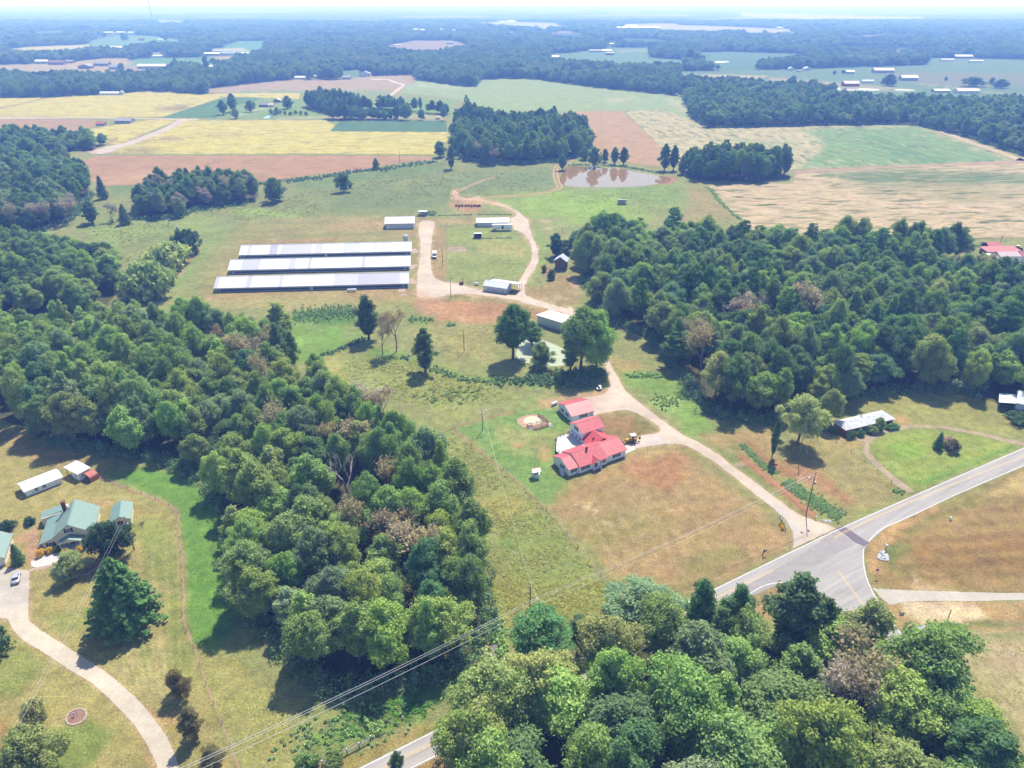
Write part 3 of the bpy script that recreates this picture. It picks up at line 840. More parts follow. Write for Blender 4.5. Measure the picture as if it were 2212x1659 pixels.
def sheet(name, pts, z, mat, label, spacing=9.0, jit=1.0, colour=None, edge=5.0, paint_ops=None, kind='structure', chaikin=0, jfreq=0.12):
    """a flat area with its own surface and a slightly ragged outline"""
    if chaikin: pts = smooth(pts, chaikin, True)
    out = []
    n = len(pts)
    for k in range(n):
        (x1, y1), (x2, y2) = pts[k][:2], pts[(k + 1) % n][:2]
        m = max(1, int(math.hypot(x2 - x1, y2 - y1) / edge))
        for i in range(m):
            out.append((x1 + (x2 - x1) * i / m, y1 + (y2 - y1) * i / m))
    o = np.array(out)
    if jit:
        o = o + np.stack([vnoise(o[:, 0] * jfreq * 2, o[:, 1] * jfreq * 2, 7) - .5, vnoise(o[:, 0] * jfreq * 2, o[:, 1] * jfreq * 2, 9) - .5], -1) * 2 * jit
    x0, y0 = o.min(0); x1, y1 = o.max(0)
    gx, gy = np.meshgrid(np.arange(x0 + spacing / 2, x1, spacing), np.arange(y0 + spacing / 2, y1, spacing * 0.6))
    rng = np.random.RandomState(len(name))
    gx = gx + rng.uniform(-.3, .3, gx.shape) * spacing; gy = gy + rng.uniform(-.3, .3, gy.shape) * spacing * .6
    po = [tuple(q) for q in o]
    keep = inside(gx, gy, po) & (segdist(gx, gy, po, True) > spacing * 0.35)
    ip = np.stack([gx[keep], gy[keep]], -1)
    allp = np.vstack([o, ip]) if len(ip) else o
    m = len(o)
    res = delaunay_2d_cdt([Vector(q) for q in allp], [(i, (i + 1) % m) for i in range(m)], [], 1, 1e-5)
    vs = np.array([tuple(q) for q in res[0]])
    wx, wy = Gn(vs[:, 0], vs[:, 1])
    me = bpy.data.meshes.new(name)
    me.from_pydata(np.stack([wx, wy, np.full(len(wx), z)], -1).tolist(), [], [tuple(f) for f in res[2]])
    me.update()
    bm = bmesh.new(); bm.from_mesh(me)
    for f in bm.faces:
        f.normal_update()
        if f.normal.z < 0: f.normal_flip()
    bm.to_mesh(me); bm.free()
    if colour is not None:
        c = np.empty((len(vs), 3)); c[:] = alb(colour)
        if paint_ops:
            j1 = fbm(wx / 14, wy / 14, 3, 3) - .5; j2 = fbm(wx / 14, wy / 14, 13, 3) - .5
            for pc, fe, pp, a in paint_ops:
                X = vs[:, 0] + j1 * fe * 2.2; Y = vs[:, 1] + j2 * fe * 2.2
                d = segdist(X, Y, pp, True); d = np.where(inside(X, Y, pp), d, -d)
                f = (np.clip(d / (2 * fe) + .5, 0, 1) * a)[:, None]
                c = c * (1 - f) + alb(pc) * f
        set_col(me, c)
    me.materials.append(mat)
    ob = link(bpy.data.objects.new(name, me))
    return tag(ob, label, kind=kind)


def rowang(a, b):
    """mapping angle that turns the world direction seen from a to b onto x"""
    A, B = G(*a), G(*b)
    return -math.atan2(B.y - A.y, B.x - A.x)


# ---- crop fields
r_flat = rowang((300, 300), (900, 299))
yellow = land_material('ripe_yellow_crop', 0.7, 0.5, 0.3, 0.4, 0.9, [(r_flat, 10, (178, 150, 80), .54, .6), (r_flat, 5, (150, 138, 76), 0.54, 0.8), (r_flat, 2.6, (244, 234, 164), 0.5, 0.6)])
YEL = (226, 206, 104)
DRY_STAIN = (150, 118, 92)
sheet('yellow_field', [(-300, 214), (0, 212), (100, 209), (103, 211), (0, 233), (-300, 262)], 0.10, yellow, 'narrow end of a ripe yellow field behind a grass track', 9, 1, YEL)
sheet('yellow_field', [(0, 236), (103, 212), (217, 205.5), (267, 202), (317, 197), (367, 197), (423, 202), (480, 209.5), (412, 233), (347, 254), (180, 254), (0, 252), (-300, 252), (-300, 296)][:12] + [(-300, 250), (-300, 300)][:0],
      0.10, yellow, 'ripe yellow field rising to the far wood', 9, 1, YEL,
      paint_ops=[(DRY_STAIN, 4, t4([(980, 145), (1250, 125), (1200, 155), (1080, 165)]), 0.9), ((200, 176, 100), 4, t4([(0, 190), (600, 200), (1040, 205), (1000, 212), (0, 208)]), 0.7)])
sheet('yellow_field', [(428, 204), (560, 201), (648, 201), (645, 214), (560, 211), (487, 209)], 0.12, yellow, 'strip of ripe yellow crop behind the green field', 9, .6, YEL)
sheet('yellow_field', [(237, 332), (330, 292), (403, 261), (550, 260), (703, 260), (722, 271), (712, 283), (737, 284.5), (966, 285.5), (974, 296), (958, 312), (939, 334), (700, 332.5), (500, 333)], 0.10, yellow,
      'large ripe yellow field in front of the copper plowed strip', 10, 1, YEL,
      paint_ops=[(DRY_STAIN, 2.5, t4([(1000, 345), (1180, 335), (1180, 355), (1040, 358)]), 0.9), (DRY_STAIN, 2.5, t4([(1230, 318), (1560, 316), (1480, 330), (1300, 326)]), 0.8),
                 ((160, 140, 90), 5, t4([(760, 440), (850, 395), (1050, 410), (1000, 440)]), 0.85), ((170, 150, 96), 4, t4([(880, 360), (1250, 335), (1000, 365), (900, 385)]), 0.6)])
sheet('yellow_field', [(383, 260), (320, 260), (213, 276), (146, 290), (220, 307.6), (243, 312.6), (262, 310), (320, 286)], 0.10, yellow, 'wedge of ripe yellow crop beside the gravel track', 9, 1, YEL,
      paint_ops=[(DRY_STAIN, 2.5, t4([(650, 370), (740, 345), (770, 350), (710, 385)]), 0.9)])
soy = land_material('green_bean_crop', 0.9, 0.2, 0.12, 0.4, 0.6, [(r_flat, 1.8, (90, 128, 84), 0.55, 0.5)])
sheet('green_field', [(347, 255), (412, 233), (488, 210), (560, 212), (548, 222), (500, 228), (478, 240), (466, 256)], 0.11, soy, 'dark green bean field beside the homestead lawn', 9, .6, (112, 146, 92))
sheet('green_field', [(713, 283), (735, 262), (850, 261), (964, 261.5), (966, 284.5), (860, 284.5), (737, 283.6)], 0.13, soy, 'dark green rectangular bean field below the camp trees', 9, .5, (104, 138, 98))
r_plow = rowang((300, 375), (800, 345))
plow = land_material('plowed_earth', 1.2, 0.16, 0.1, 0.12, 0.4, [(r_plow, 5.0, (222, 166, 128), 0.52, 0.45), (r_plow, 8.0, (176, 130, 96), 0.56, 0.35)])
sheet('plowed_field', [(-300, 257), (0, 257.6), (120, 257), (207, 258), (213, 272), (146, 290), (116, 288), (0, 286), (-300, 284)], 0.09, plow, 'brown plowed strip beside the small grey farmhouse', 9, 1, (192, 158, 116))
sheet('plowed_field', [(175, 351), (207, 337), (333, 336.5), (500, 336.5), (737, 336), (924, 338), (937, 345), (864, 353), (755, 371), (690, 376), (633, 384), (547, 393), (400, 395), (233, 402), (195, 392), (186, 370)], 0.10, plow,
      'long copper coloured plowed field below the yellow crop', 9, 1.2, (196, 154, 110),
      paint_ops=[((192, 150, 110), 5, t4([(650, 520), (900, 510), (840, 540), (700, 560)]), 0.5), ((222, 178, 136), 6, t4([(560, 620), (900, 560), (1300, 560), (1000, 640), (600, 640)]), 0.6), ((150, 150, 90), 4, t4([(1630, 570), (1720, 575), (1700, 590), (1640, 590)]), 0.8)])
r_red = rowang((1330, 244), (1420, 320))
sheet('plowed_field', [(1234, 241.5), (1290, 240.5), (1344, 240.5), (1385, 278), (1427, 318), (1425, 360), (1390, 356), (1350, 350), (1300, 338), (1280, 310), (1272, 275), (1255, 258)], 0.10,
      land_material('plowed_earth_rows', 1.2, 0.14, 0.1, 0.1, 0.4, [(r_red, 3.0, (226, 176, 140), 0.52, 0.5)]), 'pinkish brown plowed field behind the brown pond', 9, .8, (200, 162, 118))
r_f1 = rowang(T(2000, 250, 0, 230), T(2000, 250, 270, 370))
TANC = (214, 196, 150)
sheet('striped_field', [(1350, 240), (1412, 238), (1450, 243), (1482, 256), (1530, 279), (1612, 276), (1735, 273), (1850, 271), (1968, 269.5), (2010, 280), (2080, 306), (2150, 331), (2188, 347), (2000, 356), (1716, 366), (1600, 362), (1480, 352),
                        (1428, 338), (1427, 318), (1386, 276)], 0.10,
      land_material('striped_crop', 0.9, 0.2, 0.12, 0.2, 0.5, [(r_f1, 7.0, (118, 136, 74), 0.52, 0.9), (r_f1, 4, (150, 150, 90), .53, .7), (r_f1, 6.5, (228, 208, 168), 0.56, 0.6)]), 'pale field striped with green rows below the wooded strip', 9, 1, TANC,
      paint_ops=[((134, 172, 106), 7, t6([(780, 285), (1300, 265), (1480, 258), (1600, 300), (2150, 490), (1500, 520), (740, 540), (850, 460), (920, 390)]), 0.92),
                 ((112, 156, 92), 7, t6([(1100, 330), (1300, 340), (1700, 480), (2050, 490), (1500, 515), (1350, 440)]), 0.7),
                 ((150, 170, 110), 6, t6([(300, 340), (700, 370), (800, 400), (600, 420), (400, 390)]), 0.4), ((222, 202, 160), 5, t6([(720, 300), (790, 340), (900, 400), (850, 440), (760, 380)]), 0.6)])
r_f2 = rowang(T(2000, 250, 600, 700), T(2000, 250, 1700, 690))
sheet('stubble_field', [(1529.7, 401), (1600, 398), (1714.7, 395), (1716, 374), (1800, 369), (1900, 365), (2091, 357), (2240, 352), (2420, 350), (2420, 514), (2240, 514), (2088, 517), (1950, 524), (1800, 530), (1650, 520), (1612, 486), (1565, 444)], 0.10,
      land_material('crop_stubble', 0.8, 0.22, 0.12, 0.1, 0.6, [(r_f2, 7.5, (112, 122, 62), 0.53, 1.0), (r_f2, 4, (128, 126, 74), .57, .9), (r_f2, 7.0, (244, 214, 168), 0.54, 0.5), (r_f2, 2.2, (150, 140, 84), .56, .8)]), 'straw coloured stubble field with broken green rows', 9, 1, (224, 196, 154),
      paint_ops=[((112, 142, 78), 6, t6([(850, 565), (1400, 545), (1900, 570), (2600, 580), (2600, 640), (1700, 640), (1200, 640), (1000, 600)]), 0.9),
                 ((150, 152, 90), 8, t6([(1050, 640), (1900, 640), (2300, 700), (1900, 760), (1500, 720), (1150, 700)]), 0.5),
                 ((176, 160, 100), 6, t6([(1850, 990), (2600, 970), (2600, 1010), (1850, 1010)]), 0.6)])
sheet('dirt_track', [(1714, 369), (1850, 362), (1990, 356), (2190, 347), (2215, 336), (2260, 352), (2190, 353), (2000, 359.5), (1850, 366), (1716, 374)], 0.12, land_material('track_earth', 1.0, .12, .1, .1, .3), 'reddish dirt track between the two big fields', 9, .6, (206, 168, 142))
sheet('dirt_track', [(1968, 268), (1974, 267), (2060, 291), (2120, 312), (2190, 336), (2220, 348), (2196, 347), (2150, 330), (2080, 305), (2010, 279)], 0.12, bpy.data.materials['track_earth'], 'pale track along the wooded edge of the striped field', 9, .5, (220, 194, 158))
r_f3 = rowang(T(2000, 1700, 1750, 500), T(2000, 1700, 2100, 1000))
sheet('stubble_field', [(2036, 1389), (2061, 1379.5), (2101, 1370), (2240, 1360), (2500, 1352), (2500, 1760), (2240, 1680), (2175, 1620), (2128, 1553), (2094, 1503.5), (2076, 1447)], 0.05,
      land_material('corner_stubble', 1.6, 0.26, 0.2, 0.3, 0.7, [(r_f3, 1.5, (140, 146, 78), 0.53, 0.6), (r_f3, 2.6, (236, 208, 166), 0.55, 0.6)]), 'straw and green stubble field at the corner behind the lone pole', 10, 2, (206, 186, 134),
      paint_ops=[((150, 156, 84), 8, b3([(1900, 350), (2300, 330), (2300, 400), (1950, 400)]), 0.7), ((162, 160, 88), 20, b3([(1760, 520), (2000, 700), (2100, 900), (2212, 1000), (2212, 1200), (1950, 880)]), 0.6), ((220, 186, 150), 14, b3([(1950, 420), (2212, 420), (2300, 640), (2050, 600)]), 0.7)])

# ---- roads, drives and tracks
asph = N('asphalt')
_p = asph.pos()
_f = asph.math('MULTIPLY', asph.ramp(asph.noise(_p, 6.0, 4), .3, .7, .9, 1.1), asph.ramp(asph.noise(asph.mapping(_p, -0.54, (0.06, 0.7, 1)), 1.0, 4, .65), .3, .7, .78, 1.16))
asph.bsdf(asph.mix(1.0, c4(alb((206, 196, 190))), _f, 'MULTIPLY'), 0.85, 0, None, 0.25)
asph = asph.m
def _road_pt(p): return p
sheet('road', [(2520, 838), (2212, 966), (2100, 1014.5), (1960, 1075.5), (1821.4, 1137), (1700, 1195), (1549.7, 1268.5), (1400, 1342), (1200, 1444), (939, 1577.5), (780, 1656), (600, 1746), (690, 1760), (892, 1660.5), (935, 1639),
               (1200, 1502), (1400, 1398), (1520, 1336), (1608, 1291), (1651, 1264.5), (1688, 1258.5), (1728, 1264.5), (1781, 1291.5), (1806, 1309), (1860, 1350), (1960, 1440), (2080, 1600), (2200, 1800), (2300, 1800), (2180, 1640),
               (2030, 1470), (1931, 1347), (1905, 1305), (1889, 1285), (1872, 1245), (1866, 1211), (1867, 1187), (1879, 1170), (1914, 1140), (1975, 1113), (2060, 1072), (2130, 1042), (2212, 1007), (2520, 878)], 0.03, asph,
      'grey two lane country road with its side road', 14, 0.25, None, 12)
patch_m = simple('fresh_asphalt', alb((142, 126, 140)), 0.85, var=.1)
sheet('asphalt_patch', [(1804.7, 1142), (1818.5, 1136), (1834, 1143.5), (1852, 1156), (1878.5, 1173), (1866.5, 1180.5), (1846, 1172), (1826, 1156)], 0.034, patch_m, 'dark strip of newer asphalt across the road', 14, .3)
seal_m = simple('sealed_asphalt', alb((188, 178, 174)), 0.85, var=.12, scale=.4)
sheet('asphalt_patch', [(1805, 1145), (1838, 1168), (1846, 1176), (1760, 1222), (1660, 1272), (1560, 1318), (1530, 1310), (1640, 1250), (1740, 1192)], 0.034, seal_m, 'darker driving lanes worn across the junction', 14, .6)


def stripe(name, pts, w, mat, label, z=0.042, off=0.0, gaps=False):
    p = [G(*q, z) for q in smooth(pts, 2)]
    m = MB()
    L = []; R = []
    for i, q in enumerate(p):
        d = (p[min(i + 1, len(p) - 1)] - p[max(i - 1, 0)]).normalized()
        nrm = Vector((-d.y, d.x, 0))
        L.append(q + nrm * (off + w / 2)); R.append(q + nrm * (off - w / 2))
    for i in range(len(p) - 1):
        m.poly([R[i], R[i + 1], L[i + 1], L[i]])
    o = m.build(name, mat)
    return tag(o, label, kind='structure')


white_line = simple('white_road_paint', (0.52, 0.5, 0.48), 0.7, var=.25)
gold_line = simple('yellow_road_paint', (0.52, 0.36, 0.14), 0.7, var=.3)
stripe('road_marking', [(2520, 840), (2212, 968.2), (2100, 1016.5), (1960, 1077.5), (1822, 1138.4), (1700, 1197), (1549.7, 1270.3), (1400, 1344.2), (1200, 1446.4), (939, 1580), (780, 1659), (600, 1749)], .19, white_line, 'white edge line along the far side of the road')
stripe('road_marking', [(2520, 876), (2212, 1005), (2130, 1040), (2060, 1070), (1975, 1111), (1938, 1128), (1911, 1138.5), (1890, 1153), (1877, 1169)], .19, white_line, 'white edge line curving off by the mailbox')
stripe('road_marking', [(1866, 1186), (1864, 1211), (1870, 1245), (1886, 1283), (1903, 1306), (1928, 1347), (2028, 1472), (2178, 1642), (2298, 1802)], .19, white_line, 'white edge line beside the stop sign')
stripe('road_marking', [(690, 1757), (892, 1657.5), (1200, 1499.5), (1400, 1396), (1520, 1334), (1608, 1289.5), (1651, 1263), (1688, 1257), (1728, 1263), (1781, 1290), (1806, 1307), (1858, 1348)], .19, white_line, 'white edge line round the sandy corner')
for off in (-.2, .2):
    stripe('road_marking', [(2520, 858), (2212, 985), (2060, 1045), (1912, 1107), (1822, 1150), (1800, 1161), (1802, 1160)][:5] + [(1801, 1163)], .12, gold_line, 'yellow centre line up the hill' if off < 0 else 'second yellow centre line up the hill', off=off)
    stripe('road_marking', [(1670, 1231), (1640, 1246), (1582, 1274), (1480, 1325), (1200, 1470), (940, 1604), (880, 1632), (740, 1704)], .12, gold_line, 'yellow centre line down to the wood' if off < 0 else 'second yellow centre line down to the wood', off=off)
    stripe('road_marking', [(1811.5, 1234), (1829, 1257), (1846, 1281), (1860, 1300), (1925, 1380), (2060, 1560), (2180, 1730)], .12, gold_line, 'yellow centre line of the side road' if off < 0 else 'second yellow centre line of the side road', off=off)

grav = land_material('pale_gravel', 1.6, 0.12, 0.09, 0.0, 0.4)
GRV = (240, 216, 194)
sheet('gravel_drive', lane_up + lane_dn, 0.05, grav, 'pale gravel lane winding from the road to the farm', 9, .9, GRV, 6,
      paint_ops=[((226, 212, 206), 8, house([(1740, 1000), (2130, 810), (2300, 1000), (1760, 1070)]), 0.7), ((226, 190, 160), 7, house([(700, 260), (1000, 230), (1300, 230), (1100, 330), (760, 420)]), 0.4), ((232, 222, 216), 6, n3([(500, 560), (640, 640), (760, 740), (740, 880), (680, 760)]), 0.7)])
sheet('gravel_drive', yardroad, 0.058, grav, 'pale gravel farmyard drive with a loop round the paddock', 6, 1.6, GRV, 4,
      paint_ops=[((228, 184, 148), 4, farm([(500, -40), (620, 0), (900, 60), (1300, 240), (1280, 270), (900, 160), (500, 140)]), 0.9), ((226, 180, 146), 6, farm([(80, 1190), (250, 1270), (400, 1290), (250, 1330), (80, 1300)]), 0.7),
                 ((238, 210, 186), 4, farm([(60, 350), (320, 340), (320, 440), (80, 480)]), 0.6)])
for side_ in (-2.2, 2.2):
    stripe('wheel_track', t5([(850, 737), (1000, 722), (1200, 712), (1350, 690), (1425, 665), (1400, 630), (1385, 580), (1395, 520), (1460, 498), (1530, 460)]), 1.7, simple('rut_earth', alb((214, 168, 124)), .95) if side_ < 0 else bpy.data.materials['rut_earth'],
           'rutted clay wheel track along the pond dam', 0.04, off=side_ * .75)
    stripe('wheel_track', t5([(725, 740), (735, 700), (800, 665), (870, 635), (980, 597), (1030, 590)]), 1.5, bpy.data.materials['rut_earth'], 'clay wheel track curving up the pasture', 0.04, off=side_ * .6)
BLANK = None
sheet('gravel_drive', drive, 0.05, grav, 'curved white gravel drive of the green-roofed house', 9, .8, (240, 222, 200), 6,
      paint_ops=[((226, 212, 200), 12, b1([(-300, -60), (190, -60), (180, 180), (-300, 160)]), 0.7), ((250, 228, 200), 10, b1([(150, 300), (420, 470), (760, 720), (1050, 1160), (900, 900), (600, 640), (300, 440)]), 0.5)])
sheet('gravel_drive', b3([(1228, 50), (1300, 58), (1600, 70), (2212, 85), (2900, 96), (2900, 140), (2212, 128), (1900, 135), (1500, 136), (1345, 160), (1290, 120), (1255, 80)]), 0.036, grav, 'grey gravel drive leaving beside the stop sign', 10, 1.0, (230, 216, 200), 6)
lp = n3([(1505, 532), (1440, 545), (1350, 455), (1230, 352), (1168, 280), (1180, 215), (1060, 190), (1080, 178), (1190, 175), (1300, 128), (1480, 96), (1700, 108), (1900, 142), (2100, 188), (2400, 250), (2400, 275), (2212, 240), (2100, 212), (1900, 162), (1700, 126), (1490, 116), (1310, 152), (1215, 212), (1205, 270), (1262, 335), (1370, 430)])
sheet('gravel_drive', lp, 0.04, land_material('worn_gravel', 1.0, .2, .2, .3, .4), 'worn looping track before the long brick house', 8, 1.4, (204, 178, 148), 5)
sheet('gravel_drive', t4([(-300, 205), (0, 205), (130, 206), (230, 208), (600, 207), (950, 214), (1290, 216), (1280, 226), (1210, 230), (1150, 226), (800, 216), (500, 214), (0, 219), (-300, 219)]), 0.14, grav, 'pale farm road between the yellow fields', 9, .5, (226, 206, 176))
sheet('gravel_drive', t4([(1150, 226), (1210, 229), (1100, 290), (950, 350), (800, 405), (690, 445), (600, 446), (560, 430), (660, 405), (800, 375), (950, 320), (1080, 268)]), 0.15, grav, 'pale diagonal gravel track between the yellow fields', 9, .6, (226, 206, 190),
      paint_ops=[((224, 176, 150), 4, t4([(540, 420), (640, 410), (620, 450), (560, 445)]), .8)])
sheet('gravel_drive', t2([(300, 622), (395, 552), (330, 535), (300, 518), (190, 517), (190, 508), (310, 513), (345, 527), (410, 545), (412, 556), (330, 620)]), 0.14, grav, 'pale farm track bending through the brown field', 6, .3, (236, 216, 196))
sheet('dirt_track', t4([(-200, 175), (0, 148), (310, 74), (316, 79), (0, 156), (-200, 184)]), 0.14, bpy.data.materials['track_earth'], 'thin track across the yellow field', 9, .3, (196, 166, 110))
# bare clay lines that follow the fences
clay_m = land_material('bare_clay', 2.0, .16, .16, .1, .5)
def strip_sheet(name, pts, wd, label, col, z=0.03, j=.8):
    pts = smooth(pts, 1)
    L = []; R = []
    for i, q in enumerate(pts):
        a = pts[max(i - 1, 0)]; b = pts[min(i + 1, len(pts) - 1)]
        dx, dy = b[0] - a[0], b[1] - a[1]; n = math.hypot(dx, dy)
        ww = wd * (0.75 + 0.5 * vnoise(q[0] * .05, q[1] * .05, 4))
        L.append((q[0] - dy / n * ww / 2, q[1] + dx / n * ww / 2)); R.append((q[0] + dy / n * ww / 2, q[1] - dx / n * ww / 2))
    return sheet(name, L + R[::-1], z, clay_m, label, 6, j, col, 5)
strip_sheet('clay_path', n1([(640, 440), (760, 490), (920, 550), (1060, 605), (1150, 660), (1160, 760), (1175, 1000), (1190, 1200)]) + b1([(1190, 100), (1185, 230), (1220, 360), (1270, 470), (1310, 600), (1350, 720), (1420, 880), (1470, 1020), (1510, 1120), (1545, 1217), (1570, 1300)]), 6.5, 'clay path trodden along the lawn fence', (196, 166, 118), .03, 1.6)
strip_sheet('clay_path', n2([(720, 115), (780, 180), (900, 275), (1020, 370), (1130, 460), (1230, 550), (1330, 650), (1400, 730), (1480, 830), (1560, 930), (1660, 1040), (1760, 1180), (1840, 1280)]), 4.5, 'clay line under the meadow fence', (188, 160, 108), .03, 1.6)
strip_sheet('clay_path', n2([(1120, 20), (1000, 40), (850, 80), (720, 118)]), 4, 'thin worn line behind the green yard', (182, 160, 104))
strip_sheet('clay_path', n3([(380, 300), (520, 420), (660, 520), (790, 640), (860, 690)]), 9, 'red clay bank beside the gravel lane', (206, 146, 108))
# concrete and paved areas
conc = simple('pale_concrete', alb((250, 232, 218)), .85, var=.08)
sheet('concrete_apron', house([(1560, 1000), (1700, 1000), (1730, 1090), (1560, 1160), (1500, 1080)]), 0.06, conc, 'white concrete apron beside the red-roofed house', 14, .1)
pave = simple('worn_paving', alb((216, 184, 166)), .9, var=.2, scale=.6)
sheet('paved_walk', lft([(380, 1260), (560, 1225), (600, 1240), (560, 1330), (430, 1380), (300, 1360), (300, 1310)]), 0.06, simple('white_chippings', alb((246, 236, 232)), .9, var=.12), 'white chippings in front of the porch', 14, .8)
sheet('paved_walk', lft([(270, 1390), (560, 1325), (580, 1340), (340, 1400), (285, 1420)]), 0.065, pave, 'pinkish walk along the chippings bed', 14, .4)
sheet('paved_walk', farm([(25, 700), (80, 695), (80, 715), (105, 720), (105, 748), (30, 752)]), .05, pave, 'concrete loading slab at the back poultry shed', 14, .1)
sheet('paved_walk', farm([(0, 895), (100, 890), (100, 915), (60, 922), (60, 945), (10, 950)]), .05, pave, 'concrete loading slab at the middle poultry shed', 14, .1)
sheet('paved_walk', farm([(0, 1065), (60, 1062), (62, 1090), (92, 1092), (90, 1125), (0, 1130)]), .05, pave, 'concrete loading slab at the front poultry shed', 14, .1)
sheet('paved_walk', shd([(1935, 830), (2000, 826), (2000, 868), (1930, 872)]), .05, pave, 'concrete pad before the front poultry shed', 14, .1)
sheet('paved_walk', shd([(1955, 888), (2008, 886), (2005, 904), (1950, 906)]), .05, pave, 'small loose concrete slab on the grass', 14, .1)
sheet('sand_ring', T and [(1500 * .73733 + x / 14.747 * .73733, 1190 * .73733 + y / 14.747 * .73733) for x, y in ((200, 580), (350, 480), (600, 400), (900, 350), (1200, 400), (1500, 560), (1640, 720), (1560, 860), (1300, 960), (1050, 1020), (750, 960), (450, 900), (250, 740))], .03,
      simple('bare_sand_clay', alb((222, 178, 146)), .95, var=.14, scale=.5), 'clay rim of the old pool ring', 8, .6)
sheet('sand_ring', [(1500 * .73733 + x / 14.747 * .73733, 1190 * .73733 + y / 14.747 * .73733) for x, y in ((470, 640), (560, 520), (760, 440), (950, 420), (1180, 480), (1320, 590), (1330, 690), (1230, 760), (1000, 790), (760, 800), (560, 740))], .034,
      simple('bright_sand', alb((250, 236, 206)), .95, var=.06), 'bright sand floor of the old pool ring', 8, .5, chaikin=1)

# ---- water
def water(name, pts, z, col, label, rough=0.06, duck=None):
    k = N(name + '_surface')
    p = k.pos()
    c = c4(alb(col))
    if duck is not None:
        f = k.ramp(k.noise(p, .25, 5, .7), .36, .6)
        c = k.mix(f, c, c4(alb(duck)))
    k.bsdf(c, rough, 0.0, k.bump(k.noise(p, .8, 3), .02, .05), 0.3)
    return sheet(name, pts, z, k.m, label, 9, .5, None, 5, chaikin=1)
water('pond_water', t5([(1415, 600), (1440, 540), (1480, 522), (1600, 527), (1720, 538), (1820, 540), (1880, 560), (2000, 575), (2080, 590), (2140, 600), (2130, 625), (2060, 640), (1950, 655), (1800, 662), (1650, 663), (1500, 660), (1450, 650), (1418, 630)]), .06, (184, 146, 98), 'muddy brown farm pond mirroring its trees', .04)
sheet('pond_bank', t5([(2100, 585), (2170, 600), (2160, 625), (2110, 640), (2060, 645), (2120, 620)]), .05, simple('bank_clay', alb((190, 130, 100)), .95), 'red clay bank at the pond end', 8, .6)
water('pond_water', m2([(1125, 770), (1140, 690), (1150, 640), (1250, 640), (1380, 680), (1450, 720), (1480, 790), (1440, 825), (1330, 828), (1220, 815)]), .06, (206, 214, 170), 'small pond covered with pale green duckweed', .35, (222, 226, 188))
water('pond_water', t3([(580, 532), (640, 526), (700, 530), (745, 544), (850, 556), (950, 566), (1120, 572), (1280, 578), (1285, 590), (1100, 588), (950, 580), (760, 580), (690, 578), (620, 572)]), .2, (214, 220, 226), 'pale far pond beyond the wooded strip', .1)
water('pond_water', t3([(1310, 575), (1500, 582), (1520, 588), (1340, 586)]), .2, (214, 220, 226), 'thin end of the far pond near the red barn', .1)
water('pond_water', t3([(185, 402), (240, 396), (310, 400), (290, 406), (200, 408)]), .2, (226, 224, 214), 'tiny bright pond in the far pasture', .1)
water('stream_water', b2([(960, 405), (985, 400), (1005, 420), (1015, 460), (995, 490), (1010, 530), (1022, 565), (975, 570), (950, 520), (970, 470)]), .05, (150, 140, 150), 'shallow creek between the wood and the meadow', .15)
water('stream_water', m2([(1570, 905), (1610, 900), (1615, 935), (1575, 940)]), .05, (150, 170, 190), 'little pool under the pond dam', .1)
water('stream_water', n2([(690, 450), (720, 450), (715, 490), (680, 495), (690, 475)]), .05, (190, 190, 200), 'small wet pool behind the wood edge', .1)
water('stream_water', t4([(1700, 212), (1740, 195), (1780, 193), (1770, 205), (1720, 218)]), .16, (170, 196, 220), 'narrow garden pond on the homestead lawn', .1)

# ------------------------------------------------------------------ haze: the summer air between here and the horizon
def haze():
    k = N('summer_haze')
    v = k.n('ShaderNodeVolumePrincipled')
    v.inputs['Color'].default_value = (0.19, 0.36, 1.0, 1)
    v.inputs['Absorption Color'].default_value = (1, 1, 1, 1)
    v.inputs['Density'].default_value = 0.00033
    v.inputs['Anisotropy'].default_value = 0.0
    k.l(v.outputs[0], k.out.inputs['Volume'])
    o = MB().box(-22500, 22500, -6500, 22500, -1.6, H + 4).build('haze', k.m)
    tag(o, 'pale blue summer haze over the plain', kind='stuff')


haze()


# ------------------------------------------------------------------ trees: prototypes
def leaf_material(name, trans=0.38, instanced=False):
    k = N(name)
    if instanced:
        base = k.n('ShaderNodeAttribute', attribute_type='INSTANCER', attribute_name='leaf_tint').outputs['Color']
    else:
        base = k.n('ShaderNodeObjectInfo').outputs['Color']
    geo = k.n('ShaderNodeNewGeometry')
    rnd = geo.outputs['Random Per Island']
    oi = k.n('ShaderNodeObjectInfo').outputs['Random']
    f = k.math('MULTIPLY', k.ramp(rnd, 0, 1, 0.68, 1.34), k.ramp(oi, 0, 1, 0.86, 1.14))
    c = k.mix(1.0, base, f, 'MULTIPLY')
    cl = k.ramp(k.noise(k.obj(), 0.45, 3.0, 0.6), 0.36, 0.66)
    c = k.mix(k.math('MULTIPLY', cl, 0.5), c, k.mix(1.0, c, (1.14, 1.08, 0.8, 1), 'MULTIPLY'))
    d = k.n('ShaderNodeBsdfDiffuse'); k.l(c, d.inputs['Color'])
    t = k.n('ShaderNodeBsdfTranslucent')
    k.l(k.mix(1.0, c, (1.08, 1.2, 0.62, 1), 'MULTIPLY'), t.inputs['Color'])
    m = k.n('ShaderNodeMixShader'); m.inputs[0].default_value = trans
    k.l(d.outputs[0], m.inputs[1]); k.l(t.outputs[0], m.inputs[2])
    k.l(m.outputs[0], k.out.inputs['Surface'])
    return k.m


LEAF = leaf_material('leaf')
LEAF_FAR = leaf_material('leaf_of_the_woods', instanced=True)
BARK = simple('bark', (0.11, 0.085, 0.065), .95, var=.3, scale=3)
BARK_PALE = simple('bleached_bark', (0.42, 0.37, 0.36), .9, var=.15, scale=3)
BARK_DEAD = simple('dead_bark', (0.2, 0.155, 0.13), .95, var=.2, scale=3)


